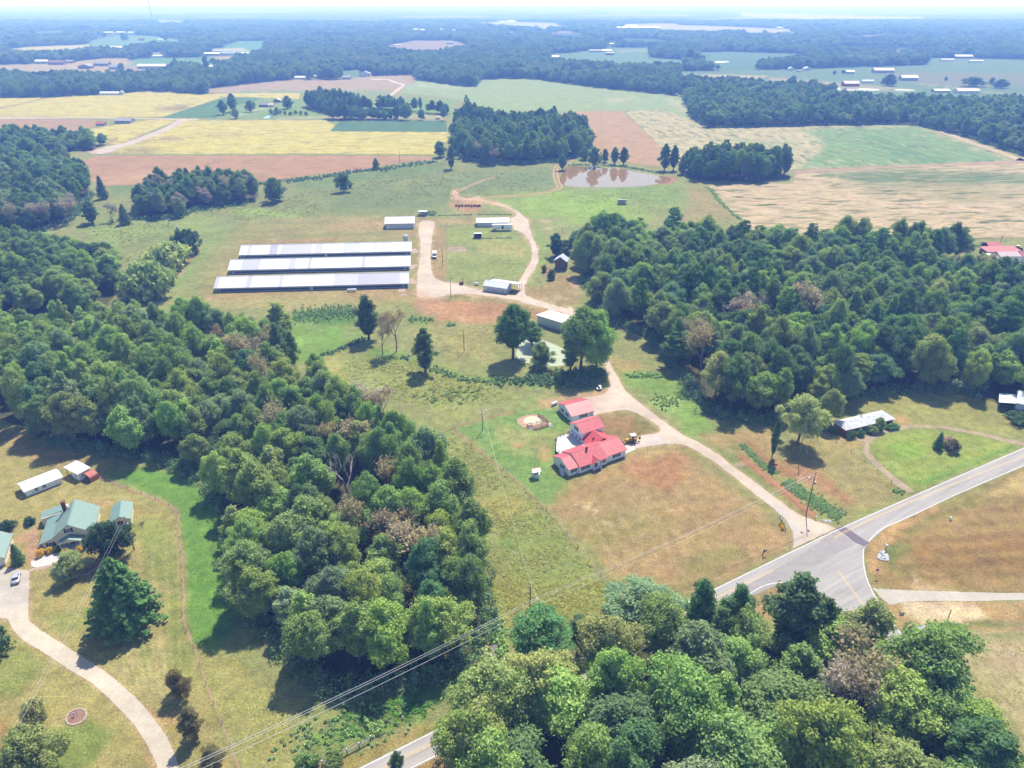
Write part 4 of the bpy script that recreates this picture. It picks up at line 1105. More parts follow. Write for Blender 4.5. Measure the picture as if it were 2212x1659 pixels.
def cards(cen, nrm, size, rng, asp=0.7):
    """one bent-less leaf clump (a diamond) per centre"""
    n = len(cen)
    r = rng.randn(n, 3)
    u = np.cross(nrm, r); u /= np.linalg.norm(u, axis=1, keepdims=True) + 1e-9
    v = np.cross(nrm, u)
    s = size[:, None]
    a = asp * (0.75 + 0.5 * rng.rand(n))[:, None]
    q = np.stack([cen - u * s, cen + v * s * a - u * s * .15, cen + u * s, cen - v * s * a + u * s * .2], 1)
    return q.reshape(-1, 3)


def quads_mesh(name, q, mat):
    n = len(q) // 4
    me = bpy.data.meshes.new(name)
    me.vertices.add(len(q)); me.vertices.foreach_set('co', q.astype(np.float32).ravel())
    me.loops.add(len(q)); me.loops.foreach_set('vertex_index', np.arange(len(q), dtype=np.int32))
    me.polygons.add(n); me.polygons.foreach_set('loop_start', np.arange(0, len(q), 4, dtype=np.int32))
    me.update(); me.validate()
    me.materials.append(mat)
    return me


def lobe_crown(seed, R=5.5, z0=4.0, z1=18.0, nl=34, per=120, leaf=0.42, lobe=(.22, .36), shape='round', lean=0.0):
    """foliage hung on many lobes of uneven size spread through the crown"""
    rng = np.random.RandomState(seed)
    L = []
    hc = z1 - z0
    tries = 0
    while len(L) < nl and tries < 4000:
        tries += 1
        t = rng.rand() ** 0.8
        if shape == 'round':
            prof = math.sin(math.pi * (0.16 + 0.80 * t)) ** 0.7
        elif shape == 'oval':
            prof = math.sin(math.pi * (0.1 + 0.86 * t)) ** 0.9 * 0.82
        elif shape == 'broad':
            prof = (0.55 + 0.45 * math.sin(math.pi * t * .9 + .2)) * (1 - max(0, t - .6) * 1.3)
        else:
            prof = 1 - 0.86 * t
        a = rng.rand() * 2 * math.pi
        wob = 1 + 0.28 * math.sin(a * 2 + seed) + 0.18 * math.sin(a * 3 + seed * 2.1 + t * 4)
        rr = R * prof * wob * math.sqrt(0.18 + 0.82 * rng.rand())
        lr = R * rng.uniform(*lobe) * (1.0 if t < .8 else .8)
        c = np.array([math.cos(a) * max(0, rr - lr * .5) + lean * t, math.sin(a) * max(0, rr - lr * .5), z0 + hc * t * 0.93])
        if all(np.linalg.norm((c - o) / (1, 1, .9)) > 0.62 * (lr + r_) for o, r_ in L):
            L.append((c, lr))
    out = []
    for c, lr in L:
        n = int(per * (lr / (R * .29)) ** 2)
        d = rng.randn(n, 3); d[:, 2] = d[:, 2] + 0.35
        d /= np.linalg.norm(d, axis=1, keepdims=True)
        bump = 1 + 0.3 * np.sin(d[:, 0] * 5 + c[0] * 3) * np.sin(d[:, 1] * 5 + c[1] * 2) + 0.19 * rng.randn(n)
        rad = lr * bump * np.where(rng.rand(n) < .75, 1.0, rng.uniform(.5, 1, n))
        p = c + d * rad[:, None] * np.array([1, 1, .82])
        nn = d + rng.randn(n, 3) * 0.6 + np.array([0, 0, .3])
        nn /= np.linalg.norm(nn, axis=1, keepdims=True)
        out.append(cards(p, nn, leaf * rng.uniform(.65, 1.35, n), rng))
    # a looser inner filling so that the crown is not hollow
    n = int(nl * per * 0.10)
    t = rng.rand(n); a = rng.rand(n) * 2 * math.pi
    rr = R * .6 * np.sqrt(rng.rand(n)) * np.sin(math.pi * (.12 + .8 * t))
    p = np.stack([np.cos(a) * rr + lean * t, np.sin(a) * rr, z0 + hc * t * .9], -1)
    nn = rng.randn(n, 3); nn /= np.linalg.norm(nn, axis=1, keepdims=True)
    out.append(cards(p, nn, leaf * 1.7 * rng.uniform(.7, 1.3, n), rng))
    return np.concatenate(out)


def pine_crown(seed, R=3.6, z0=6.5, z1=19.0, layers=13, leaf=0.3):
    rng = np.random.RandomState(seed)
    out = []
    for i in range(layers):
        t = i / (layers - 1)
        r = R * math.sin(math.pi * (.22 + .7 * t)) ** .8 * (0.7 + .4 * rng.rand()) + .35
        nb = int(4 + 4 * math.sin(math.pi * (.2 + .7 * t)))
        for b in range(nb):
            a = rng.rand() * 2 * math.pi
            for s in (0.45, 0.8, 1.0):
                if s < .6 and rng.rand() < .3: continue
                c = np.array([math.cos(a) * r * s, math.sin(a) * r * s, z0 + (z1 - z0) * t + .35 * s + rng.randn() * .25])
                n = 52
                d = rng.randn(n, 3); d /= np.linalg.norm(d, axis=1, keepdims=True)
                p = c + d * np.array([.95, .95, .5]) * rng.uniform(.5, 1, (n, 1))
                nn = d + rng.randn(n, 3) * .5 + np.array([0, 0, .6]); nn /= np.linalg.norm(nn, axis=1, keepdims=True)
                out.append(cards(p, nn, leaf * rng.uniform(.6, 1.2, n), rng, .4))
    return np.concatenate(out)


def cedar_crown(seed, R=5.0, z1=13.0, n_=9000, leaf=0.34, ex=.7):
    """dense pointed evergreen, layered sprays down to the ground"""
    rng = np.random.RandomState(seed)
    out = []
    nb = 240
    for b in range(nb):
        t = (b + rng.rand()) / nb
        r = R * (1 - t) ** ex * (.86 + .24 * rng.rand()) + .25
        a = b * 2.4 + rng.rand() * .6
        n = int(n_ / nb * (1.5 - t))
        s = rng.rand(n) ** .45
        w = (rng.rand(n) - .5) * r * .55 * (1.15 - s)
        z = .3 + (z1 - .4) * t + s * s * .9 - s * .3 + rng.randn(n) * .16
        p = np.stack([math.cos(a) * r * s - math.sin(a) * w, math.sin(a) * r * s + math.cos(a) * w, z], -1)
        nn = np.stack([np.full(n, math.cos(a)) * .5, np.full(n, math.sin(a)) * .5, np.full(n, .8)], -1) + rng.randn(n, 3) * .4
        nn /= np.linalg.norm(nn, axis=1, keepdims=True)
        out.append(cards(p, nn, leaf * rng.uniform(.6, 1.3, n), rng, .5))
    return np.concatenate(out)


def bare_branches(seed, R=4.0, z1=15.0, depth=4, twigs=True):
    rng = random.Random(seed)
    m = MB()
    tips = []

    def grow(p, d, ln, rad, k):
        q = p + d * ln * .5 + Vector((rng.uniform(-.1, .1), rng.uniform(-.1, .1), .05)) * ln
        e = q + (d + Vector((rng.uniform(-.25, .25), rng.uniform(-.25, .25), rng.uniform(-.05, .2)))).normalized() * ln * .5
        m.tube([p, q, e], [rad, rad * .8, rad * .6], 4 if k else 6, False)
        if k >= depth:
            tips.append(e); return
        for _ in range(3 if k < 3 else 2):
            nd = (d * .8 + Vector((rng.uniform(-1, 1), rng.uniform(-1, 1), rng.uniform(-.1, .7))) * .85).normalized()
            grow(e if rng.random() < .6 else q, nd, ln * rng.uniform(.55, .8), rad * .55, k + 1)
    grow(Vector((0, 0, 0)), Vector((0, 0, 1)), z1 * .36, .26, 0)
    return m, tips


def trunk_mesh(name, z0, z1, R, seed, r0=.32, mat=None):
    rng = random.Random(seed)
    m = MB()
    top = z0 + (z1 - z0) * .62
    pts = [Vector((0, 0, -.3)), Vector((rng.uniform(-.1, .1), rng.uniform(-.1, .1), z0 * .6)), Vector((rng.uniform(-.3, .3), rng.uniform(-.3, .3), z0 + 1.5)), Vector((rng.uniform(-.5, .5), rng.uniform(-.5, .5), top))]
    m.tube(pts, [r0 * 1.25, r0, r0 * .75, r0 * .3], 7)
    for i in range(5):
        t = .45 + .1 * i
        b = pts[2].lerp(pts[3], max(0, (t - .4) * 1.5))
        a = i * 2.4 + rng.random()
        e = Vector((math.cos(a) * R * .62, math.sin(a) * R * .62, b.z + R * .45))
        m.tube([b, b.lerp(e, .5) + Vector((0, 0, .35)), e], [r0 * .42, r0 * .28, r0 * .1], 5)
    return m.mesh(name, mat or BARK)


PROTO = {}


def proto(key, crown, trunk, rad, hei):
    PROTO[key] = (crown, trunk, rad, hei)


for i_, (sh_, R_, z0_, nl_, lb_, per_) in enumerate([('round', 5.6, 4.5, 46, (.2, .32), 120), ('oval', 5.0, 4.0, 44, (.22, .34), 120), ('broad', 6.4, 5.0, 50, (.18, .3), 120), ('round', 5.4, 3.0, 40, (.24, .38), 115),
                                                     ('oval', 4.4, 3.2, 36, (.24, .36), 110), ('broad', 6.0, 6.0, 40, (.2, .34), 120), ('round', 6.0, 5.5, 56, (.17, .28), 115), ('oval', 5.4, 5.0, 48, (.2, .3), 118)]):
    z1_ = 18.0
    proto('leafy%d' % i_, quads_mesh('leafy_crown', lobe_crown(11 + i_, R_, z0_, z1_, nl_, per_ * 4.6, .215, lb_, sh_), LEAF), trunk_mesh('trunk', z0_, z1_, R_, i_), R_, z1_)
for i_ in range(2):
    proto('pine%d' % i_, quads_mesh('pine_crown', pine_crown(40 + i_, 3.6 + .6 * i_), LEAF), trunk_mesh('pine_trunk', 11, 19, 1.5, 50 + i_, .24), 3.8, 19.0)
proto('cedar', quads_mesh('cedar_crown', cedar_crown(60), LEAF), trunk_mesh('cedar_trunk', 2, 10, .8, 61, .3), 5.0, 13.0)
proto('cone', quads_mesh('cone_crown', cedar_crown(62, 2.2, 7.0, 2200, .3, .8), LEAF), trunk_mesh('cone_trunk', 1, 5, .5, 63, .16), 2.2, 7.0)
for i_ in range(2):     # oak that stands alone, crown nearly to the ground
    proto('field%d' % i_, quads_mesh('field_crown', lobe_crown(70 + i_, 5.5, 1.6, 14, 44, 440, .22, (.17, .3), 'round'), LEAF), trunk_mesh('field_trunk', 2.4, 14, 5, 72 + i_), 5.5, 14.0)
for i_ in range(2):
    proto('upright%d' % i_, quads_mesh('upright_crown', lobe_crown(80 + i_, 3.9, 2.2, 17, 34, 330, .22, (.18, .34), 'oval'), LEAF), trunk_mesh('upright_trunk', 3, 17, 3.4, 82 + i_), 3.5, 17.0)
for i_ in range(3):
    proto('bush%d' % i_, quads_mesh('bush_crown', lobe_crown(90 + i_, 2.2, 0.1, 2.9, 22, 70, .22, (.26, .42), 'broad' if i_ else 'round'), LEAF), None, 2.2, 3.0)
for i_ in range(2):     # half bare, brown leaves left at the tips
    bm_, tips_ = bare_branches(100 + i_, 4, 15, 5)
    rng_ = np.random.RandomState(i_)
    tp_ = np.array([tuple(t) for t in tips_])
    cen_ = np.repeat(tp_, 14, 0) + rng_.randn(len(tp_) * 14, 3) * .6
    nn_ = rng_.randn(len(cen_), 3); nn_ /= np.linalg.norm(nn_, axis=1, keepdims=True)
    zt_ = tp_[:, 2].max()
    proto('brown%d' % i_, quads_mesh('brown_crown', cards(cen_, nn_, .3 * rng_.uniform(.5, 1.3, len(cen_)), rng_, .6), LEAF), bm_.mesh('dead_limbs', BARK_DEAD), 4.6, float(zt_))
for i_ in range(2):
    bm_, tips_ = bare_branches(120 + i_, 4, 14, 5)
    proto('bare%d' % i_, None, bm_.mesh('bare_limbs', BARK_PALE), 4.6, float(max(t.z for t in tips_)))

TINT = dict(yellowgreen=(158, 172, 98), bright=(152, 176, 102), mid=(134, 156, 96), dark=(104, 128, 86), olive=(150, 164, 102), grey=(140, 156, 118), deep=(80, 106, 78),
            brown=(166, 152, 128), russet=(134, 122, 88), dead=(182, 170, 158), bluegreen=(118, 148, 108), mauve=(166, 152, 146), pinegreen=(102, 134, 84), gold=(224, 190, 70), tanolive=(170, 174, 116))
TONE_WORD = dict(yellowgreen='yellow green', bright='bright green', mid='mid green', dark='dark green', olive='olive', grey='grey green', deep='blackish green', brown='brown leaved', russet='russet', dead='bleached brown',
                 bluegreen='blue green', mauve='mauve brown', pinegreen='pine green', gold='golden', tanolive='tan olive')
LEAFK = 2.18


def leaf_rgba(tone, rng=None):
    c = alb(TINT[tone]) * LEAFK
    if rng is not None:
        c = c * np.array([rng.uniform(.92, 1.08), rng.uniform(.94, 1.06), rng.uniform(.88, 1.1)])
    return (float(c[0]), float(c[1]), float(c[2]), 1.0)


RT = random.Random(3)


def plant(name, key, loc, height, radius, tone, label, cat='tree', group=None, rz=None, lean=None):
    """one tree: an empty at its foot with crown and trunk"""
    crown, trunk, pr, ph = PROTO[key]
    o = empty(name, loc, RT.uniform(0, 6.28) if rz is None else rz, label, cat, group)
    if lean: o.rotation_euler = (lean[0], lean[1], o.rotation_euler.z)
    sc = (radius / pr, radius / pr, height / ph)
    for nm, me in (('crown', crown), ('trunk', trunk)):
        if me is None: continue
        c = link(bpy.data.objects.new(nm, me), o)
        c.scale = sc
        if nm == 'crown': c.color = leaf_rgba(tone, RT)
    return o


def plant_px(name, key, x, yb, yt, wpx, tone, label, cat='tree', group=None, rz=None, lean=None):
    g = G(x, yb)
    f = g.y * CP + H * SP
    h = max(1.0, hgt(x, yb, yt))
    return plant(name, key, g, h, wpx / 2 * f / FPX, tone, label, cat, group, rz, lean)


# ------------------------------------------------------------------ woods
CLEAR_W = []          # ground that stays free of tree feet (world polygons)


def clear_px(pts):
    CLEAR_W.append([tuple(G(x, y)[:2]) for x, y in pts])


clear_px([(2520, 825), (2212, 955), (1960, 1065), (1821.4, 1127), (1700, 1185), (1549.7, 1257), (1400, 1330), (1200, 1432), (939, 1563), (600, 1730), (690, 1780), (892, 1675), (1200, 1520), (1400, 1420), (1520, 1356), (1608, 1308), (1651, 1278), (1688, 1272),
          (1728, 1280), (1790, 1320), (1860, 1380), (2080, 1640), (2170, 1800), (2330, 1800), (2200, 1640), (2030, 1455), (1945, 1340), (1915, 1295), (1885, 1240), (1885, 1170), (2212, 1020), (2520, 890)])
clear_px(yardroad)
clear_px(lane_up + lane_dn)

WOOD_SPEC = {   # spacing, tones, mean height, kinds
    'central': (8.3, ['mid', 'bright', 'mid', 'olive', 'grey', 'bright', 'dark', 'olive', 'mid'], 19, 'leafy', 'in the meadow wood'),
    'upper': (9, ['mid', 'bright', 'dark', 'olive', 'mid'], 17, 'leafy', 'in the gully wood'),
    'bend': (9.4, ['dark', 'mid', 'bluegreen', 'grey', 'dark'], 19, 'leafy', 'in the creek wood'),
    'corner': (9.4, ['dark', 'bluegreen', 'mid'], 15, 'leafy', 'in the corner grove'),
    'copse': (8.0, ['dark', 'mid', 'grey', 'dark', 'mauve', 'bluegreen'], 17, 'leafy', 'in the pasture copse'),
    'grove': (8.6, ['dark', 'bluegreen', 'mid', 'dark', 'grey', 'mid', 'deep'], 20, 'leafy', 'in the pond grove'),
    'right': (9.6, ['mid', 'grey', 'dark', 'olive', 'bluegreen', 'mid', 'grey', 'dark', 'bright'], 21, 'leafy', 'in the brick house wood'),
    'front': (11, ['mid', 'bright', 'olive', 'grey', 'mid', 'olive', 'bright', 'dark'], 20, 'leafy', 'in the roadside wood'),
    'pines': (7.0, ['pinegreen', 'dark', 'pinegreen', 'mid'], 20, 'pine', 'in the pine block'),
    'strip': (10.5, ['dark', 'bluegreen', 'mid', 'grey', 'deep'], 18, 'leafy', 'in the wooded strip'),
    'home': (8.0, ['dark', 'bluegreen', 'deep'], 20, 'leafy', 'in the camp grove'),
    'camprow': (8, ['dark', 'bluegreen', 'deep'], 16, 'leafy', 'in the front camp row'),
    'homerow': (7.5, ['dark', 'deep', 'bluegreen'], 17, 'leafy', 'in the back camp row'),
}
WT = []    # wood trees: dict


def scatter(poly, sp, rng):
    a = np.array(poly); x0, y0 = a.min(0); x1, y1 = a.max(0)
    out = []
    ys = np.arange(y0, y1, sp * .87)
    for r_, y in enumerate(ys):
        xs = np.arange(x0 + (r_ % 2) * sp * .5, x1, sp)
        out.append(np.stack([xs + rng.uniform(-.34, .34, len(xs)) * sp, np.full(len(xs), y) + rng.uniform(-.34, .34, len(xs)) * sp], -1))
    p = np.concatenate(out)
    k = inside(p[:, 0], p[:, 1], poly)
    for c in CLEAR_W:
        k &= ~inside(p[:, 0], p[:, 1], c)
    return p[k]


for wi_, (wn_, (sp_, tones_, hm_, kd_, where_)) in enumerate(WOOD_SPEC.items()):
    rng_ = np.random.RandomState(200 + wi_)
    for p_ in scatter(gpoly(wn_), sp_, rng_):
        big = vnoise(p_[0] / 26, p_[1] / 26, 31)
        tone_ = tones_[int(min(.999, max(0, .5 + (fbm(p_[0] / 40, p_[1] / 40, 77 + wi_, 2) - .5) * 1.5 + rng_.uniform(-.4, .4))) * len(tones_))]
        h_ = hm_ * rng_.uniform(.68, 1.16) * (.85 + .3 * big)
        if kd_ == 'pine':
            key_ = 'pine%d' % rng_.randint(2) if rng_.rand() < .75 else 'upright%d' % rng_.randint(2)
            r_ = sp_ * rng_.uniform(.5, .68)
        else:
            q_ = rng_.rand()
            key_ = 'leafy%d' % rng_.randint(8) if q_ > .1 else 'upright%d' % rng_.randint(2)
            if wn_ in ('strip', 'grove', 'right', 'home') and q_ > .86:
                key_ = 'pine%d' % rng_.randint(2); tone_ = 'pinegreen'
            r_ = sp_ * rng_.uniform(.46, .78)
            if key_.startswith('upright') or key_.startswith('pine'): r_ *= .72
        WT.append(dict(x=p_[0], y=p_[1], h=h_, r=r_, tone=tone_, key=key_, wood=wn_, rz=rng_.rand() * 6.28, where=where_))


def restyle(wood, spots, tone, key=None, h=None, r=None):
    """the crowns that show at these spots of the photograph have another look"""
    for s in spots:
        best = None; bd = 1e9
        for t in WT:
            if wood and t['wood'] != wood: continue
            px, py = proj(t['x'], t['y'], t['h'] * .72)
            d = math.hypot(px - s[0], py - s[1])
            if d < bd and 'set' not in t: bd = d; best = t
        if best is not None and bd < 45:
            best['tone'] = tone; best['set'] = 1
            if key: best['key'] = key
            if h: best['h'] = h
            if r: best['r'] = r


restyle('central', m1([(1370, 580), (1700, 600), (1540, 700), (1640, 720), (1780, 700), (1640, 880), (2080, 1150)]) + n2([(120, 130), (60, 640), (250, 340)]), 'brown', 'brown0')
restyle('central', m1([(1820, 1110)]) + n2([(450, 730), (480, 800)]) + n1([(2160, 640), (2130, 120)]), 'brown', 'brown1')
restyle('central', m1([(1680, 740), (1730, 860), (1880, 870), (1790, 980), (1150, 900)]) + n2([(280, 760), (720, 700), (760, 860)]) + b2([(60, 60), (120, 400)]), 'yellowgreen')
restyle('central', m1([(1100, 640), (1250, 650), (900, 540), (700, 780), (480, 860), (760, 900), (1400, 700)]) + n1([(1450, 300), (1700, 620), (800, 80)]), 'bright')
restyle('central', m1([(250, 860), (200, 960)]) + n2([(560, 1060), (520, 1000), (600, 1080)]), 'bluegreen')
restyle('central', n1([(1550, 290), (1650, 320), (1500, 400), (1700, 860), (1900, 860), (1600, 1050)]) + m1([(800, 1090), (1150, 1040)]), 'olive')
restyle('right', m3([(360, 400), (560, 420), (780, 400)]), 'dead', 'brown0')
restyle('right', m3([(70, 640), (130, 660), (440, 420)]), 'brown', 'brown1')
restyle('right', m3([(280, 580), (1000, 470), (980, 420), (650, 470), (1180, 600), (1000, 640)]), 'bright')
restyle('right', m3([(860, 920), (1170, 850), (700, 80), (720, 230)]), 'yellowgreen')
restyle('right', m3([(260, 880), (1650, 370), (1560, 720)]), 'tanolive')
restyle('right', m3([(1980, 290), (1600, 560), (1920, 330)]), 'dead', 'bare0')
restyle('right', m3([(1000, 60), (1100, 40), (1200, 30), (1300, 60), (1400, 40), (500, 100)]), 'dark', 'pine1')
restyle('front', b3([(1010, 700), (1060, 680)]), 'mauve', 'brown0')
restyle('front', b3([(1210, 640), (1250, 700)]), 'brown', 'brown1')
restyle('front', b3([(400, 560), (500, 620), (300, 700), (560, 500), (1450, 450), (1550, 560), (1350, 640), (1600, 700), (1250, 480), (480, 1080)]), 'bright')
restyle('front', b3([(1150, 900), (1250, 1050), (1000, 960), (950, 800)]) + b2([(820, 1080), (900, 1000)]), 'yellowgreen')
restyle('front', b2([(1300, 400), (1400, 380), (1560, 340)]), 'pinegreen', 'pine1', 17)
restyle('front', b2([(700, 780), (900, 740), (1250, 740), (640, 880), (1150, 680), (1850, 700), (2000, 420)]), 'tanolive')
restyle('front', b3([(820, 180), (1060, 190), (1180, 220), (100, 100), (300, 160), (680, 200)]), 'dark', 'upright0')
restyle('front', b3([(2000, 1080)]), 'pinegreen', 'pine0')
restyle('copse', t4([(1060, 640), (1350, 560), (1560, 630), (1450, 620)]), 'mauve', 'brown0')
restyle('bend', t4([(100, 830), (200, 820), (430, 820), (60, 800), (270, 850)]), 'mauve', 'brown1')
restyle('grove', t5([(820, 240)]), 'yellowgreen')
restyle('grove', t5([(1000, 440), (860, 440)]), 'mauve', 'brown0')
restyle('strip', t6([(620, 200), (1950, 190)]), 'olive')

_b = G(752, 1078)
WT = [t for t in WT if math.hypot(t['x'] - _b.x, (t['y'] - _b.y + 4) * .8) > 8]
for t_ in WT:
    px_, py_ = proj(t_['x'], t_['y'], t_['h'] * .7)
    f_ = t_['y'] * CP + H * SP
    t_['px'] = px_; t_['py'] = py_
    pbx, pby = proj(t_['x'], t_['y'], t_['h'])
    t_['size'] = t_['h'] * FPX / f_ if (-40 < px_ < 2252 and pby < 1690 and py_ < 1740) else 0
    k_ = t_['key']
    t_['name'] = 'pine_tree' if k_.startswith('pine') else 'bare_tree' if k_.startswith(('brown', 'bare')) else 'broadleaf_tree'

_by = {}
for t_ in sorted(WT, key=lambda t: -t['size']):
    _by.setdefault(t_['name'], []).append(t_)
LIMIT = dict(broadleaf_tree=245, pine_tree=120, bare_tree=80)
ONE = []; MASS = []
for nm_, L_ in _by.items():
    c_ = 0
    for t_ in L_:
        if t_['size'] > 0 and c_ < LIMIT[nm_]: ONE.append(t_); c_ += 1
        elif t_['size'] > 0 or True: MASS.append(t_)
ORD = ['first', 'second', 'third', 'fourth', 'fifth', 'sixth', 'seventh', 'eighth', 'ninth', 'tenth', 'eleventh', 'twelfth', 'thirteenth', 'fourteenth', 'fifteenth', 'sixteenth', 'seventeenth', 'eighteenth', 'nineteenth', 'twentieth'] + ['twenty-' + s for s in 'first second third fourth fifth sixth seventh eighth ninth'.split()] + ['thirtieth']
LM = {'central': ('the twin utility poles', (1150, 1335)), 'upper': ('the gully bushes', (360, 583)), 'bend': ('the copper field', (190, 385)), 'corner': ('the brown strip', (100, 288)), 'copse': ('the lone pasture oak', (593, 436)),
      'grove': ('the brown pond', (1290, 370)), 'right': ('the brick house', (1860, 930)), 'front': ('the road junction', (1800, 1190)), 'pines': ('the brown pond', (1450, 385)), 'strip': ('the striped field corner', (1500, 260)), 'home': ('the camp', (800, 250)),
      'homerow': ('the camp', (800, 250)), 'camprow': ('the camp', (800, 262))}
SHAPE = dict(leafy0='round', leafy1='oval', leafy2='spreading', leafy3='full', leafy4='slim', leafy5='high', leafy6='knobbly', leafy7='tall', upright0='upright', upright1='narrow', pine0='pine', pine1='broad pine', brown0='thinning', brown1='half bare', bare0='leafless', bare1='leafless')
_grp = {}
for t_ in ONE:
    t_['sz'] = 'tall ' if t_['h'] > 20.5 else 'low ' if t_['h'] < 16.5 else ''
    _grp.setdefault((t_['wood'], t_['tone'], SHAPE[t_['key']], t_['sz']), []).append(t_)
for (wn_, tone_, shp_, sz_), L_ in _grp.items():
    lm_, q_ = LM[wn_]; g_ = G(*q_)
    L_.sort(key=lambda t: math.hypot(t['x'] - g_.x, t['y'] - g_.y))
    for i_, t_ in enumerate(L_):
        tail = '' if len(L_) == 1 else ', %s from %s' % (ORD[min(i_, 29)], lm_)
        t_['label'] = '%s%s %s%s %s%s' % (sz_, TONE_WORD[tone_], shp_.replace('tall', 'towering'), '' if 'pine' in shp_ else ' tree', t_['where'], tail)
for t_ in ONE:
    plant(t_['name'], t_['key'], (t_['x'], t_['y'], 0), t_['h'], t_['r'], t_['tone'], t_['label'], 'tree', 'trees ' + t_['where'], t_['rz'])


# ---- the far woods, one mass: crowns set out on points
FAR_B = []


def far_points():
    rng = np.random.RandomState(9)
    out = []
    clear = [p for _, p in far_clear]
    clear += [[(452, 191), (478, 188), (540, 181), (610, 173), (737, 172), (800, 165), (888, 161), (903, 172), (908, 174), (970, 182), (1027, 188), (1040, 172), (1137, 169), (1304, 191), (1475, 207), (1475, 300), (452, 300)],
              [(-600, 214), (0, 212), (100, 210), (217, 204), (320, 197), (445, 204), (445, 300), (-600, 300)], [(445, 200), (660, 200), (660, 320), (445, 320)], [(1475, 205), (2900, 205), (2900, 400), (1475, 400)],
              t2([(-10, 470), (120, 450), (200, 500), (0, 520)]), t3([(1560, 600), (2600, 600), (2600, 640), (1560, 640)])]
    for d0, d1, sp in ((760, 1500, 10.5), (1500, 2600, 13.0), (2600, 4300, 19.0), (4300, 6500, 30.0)):
        xs = np.arange(-d1 * .86, d1 * .86, sp); ys = np.arange(d0, d1, sp * .87)
        X, Y = np.meshgrid(xs, ys)
        X = X + rng.uniform(-.45, .45, X.shape) * sp; Y = Y + rng.uniform(-.45, .45, Y.shape) * sp
        X = X.ravel(); Y = Y.ravel()
        f = Y * CP + H * SP
        PX = 1106 + FPX * X / f
        PY = 829.5 - FPX * (Y * SP - H * CP) / f
        k = (PX > -420) & (PX < 2632) & (PY < 216)
        X, Y, PX, PY = X[k], Y[k], PX[k], PY[k]
        k = np.ones(len(X), bool)
        for c in clear:
            k &= ~inside(PX, PY, c)
        for bx0, bx1, by in FAR_B:
            k &= ~((PX > bx0 - 5) & (PX < bx1 + 5) & (PY > by - 3) & (PY < by + tall_px(by, 15)))
        g = fbm(X / 260, Y / 420, 55, 3)
        k &= (g < 0.66) | (Y < 2400)
        X, Y = X[k], Y[k]
        s = sp / 10.5
        h = rng.uniform(12, 19, len(X)) * (0.8 + .4 * vnoise(X / 60, Y / 60, 8)) * (1 + .04 * s)
        r = sp * rng.uniform(.5, .78, len(X))
        out.append((X, Y, h, r))
    return [np.concatenate(c) for c in zip(*out)]


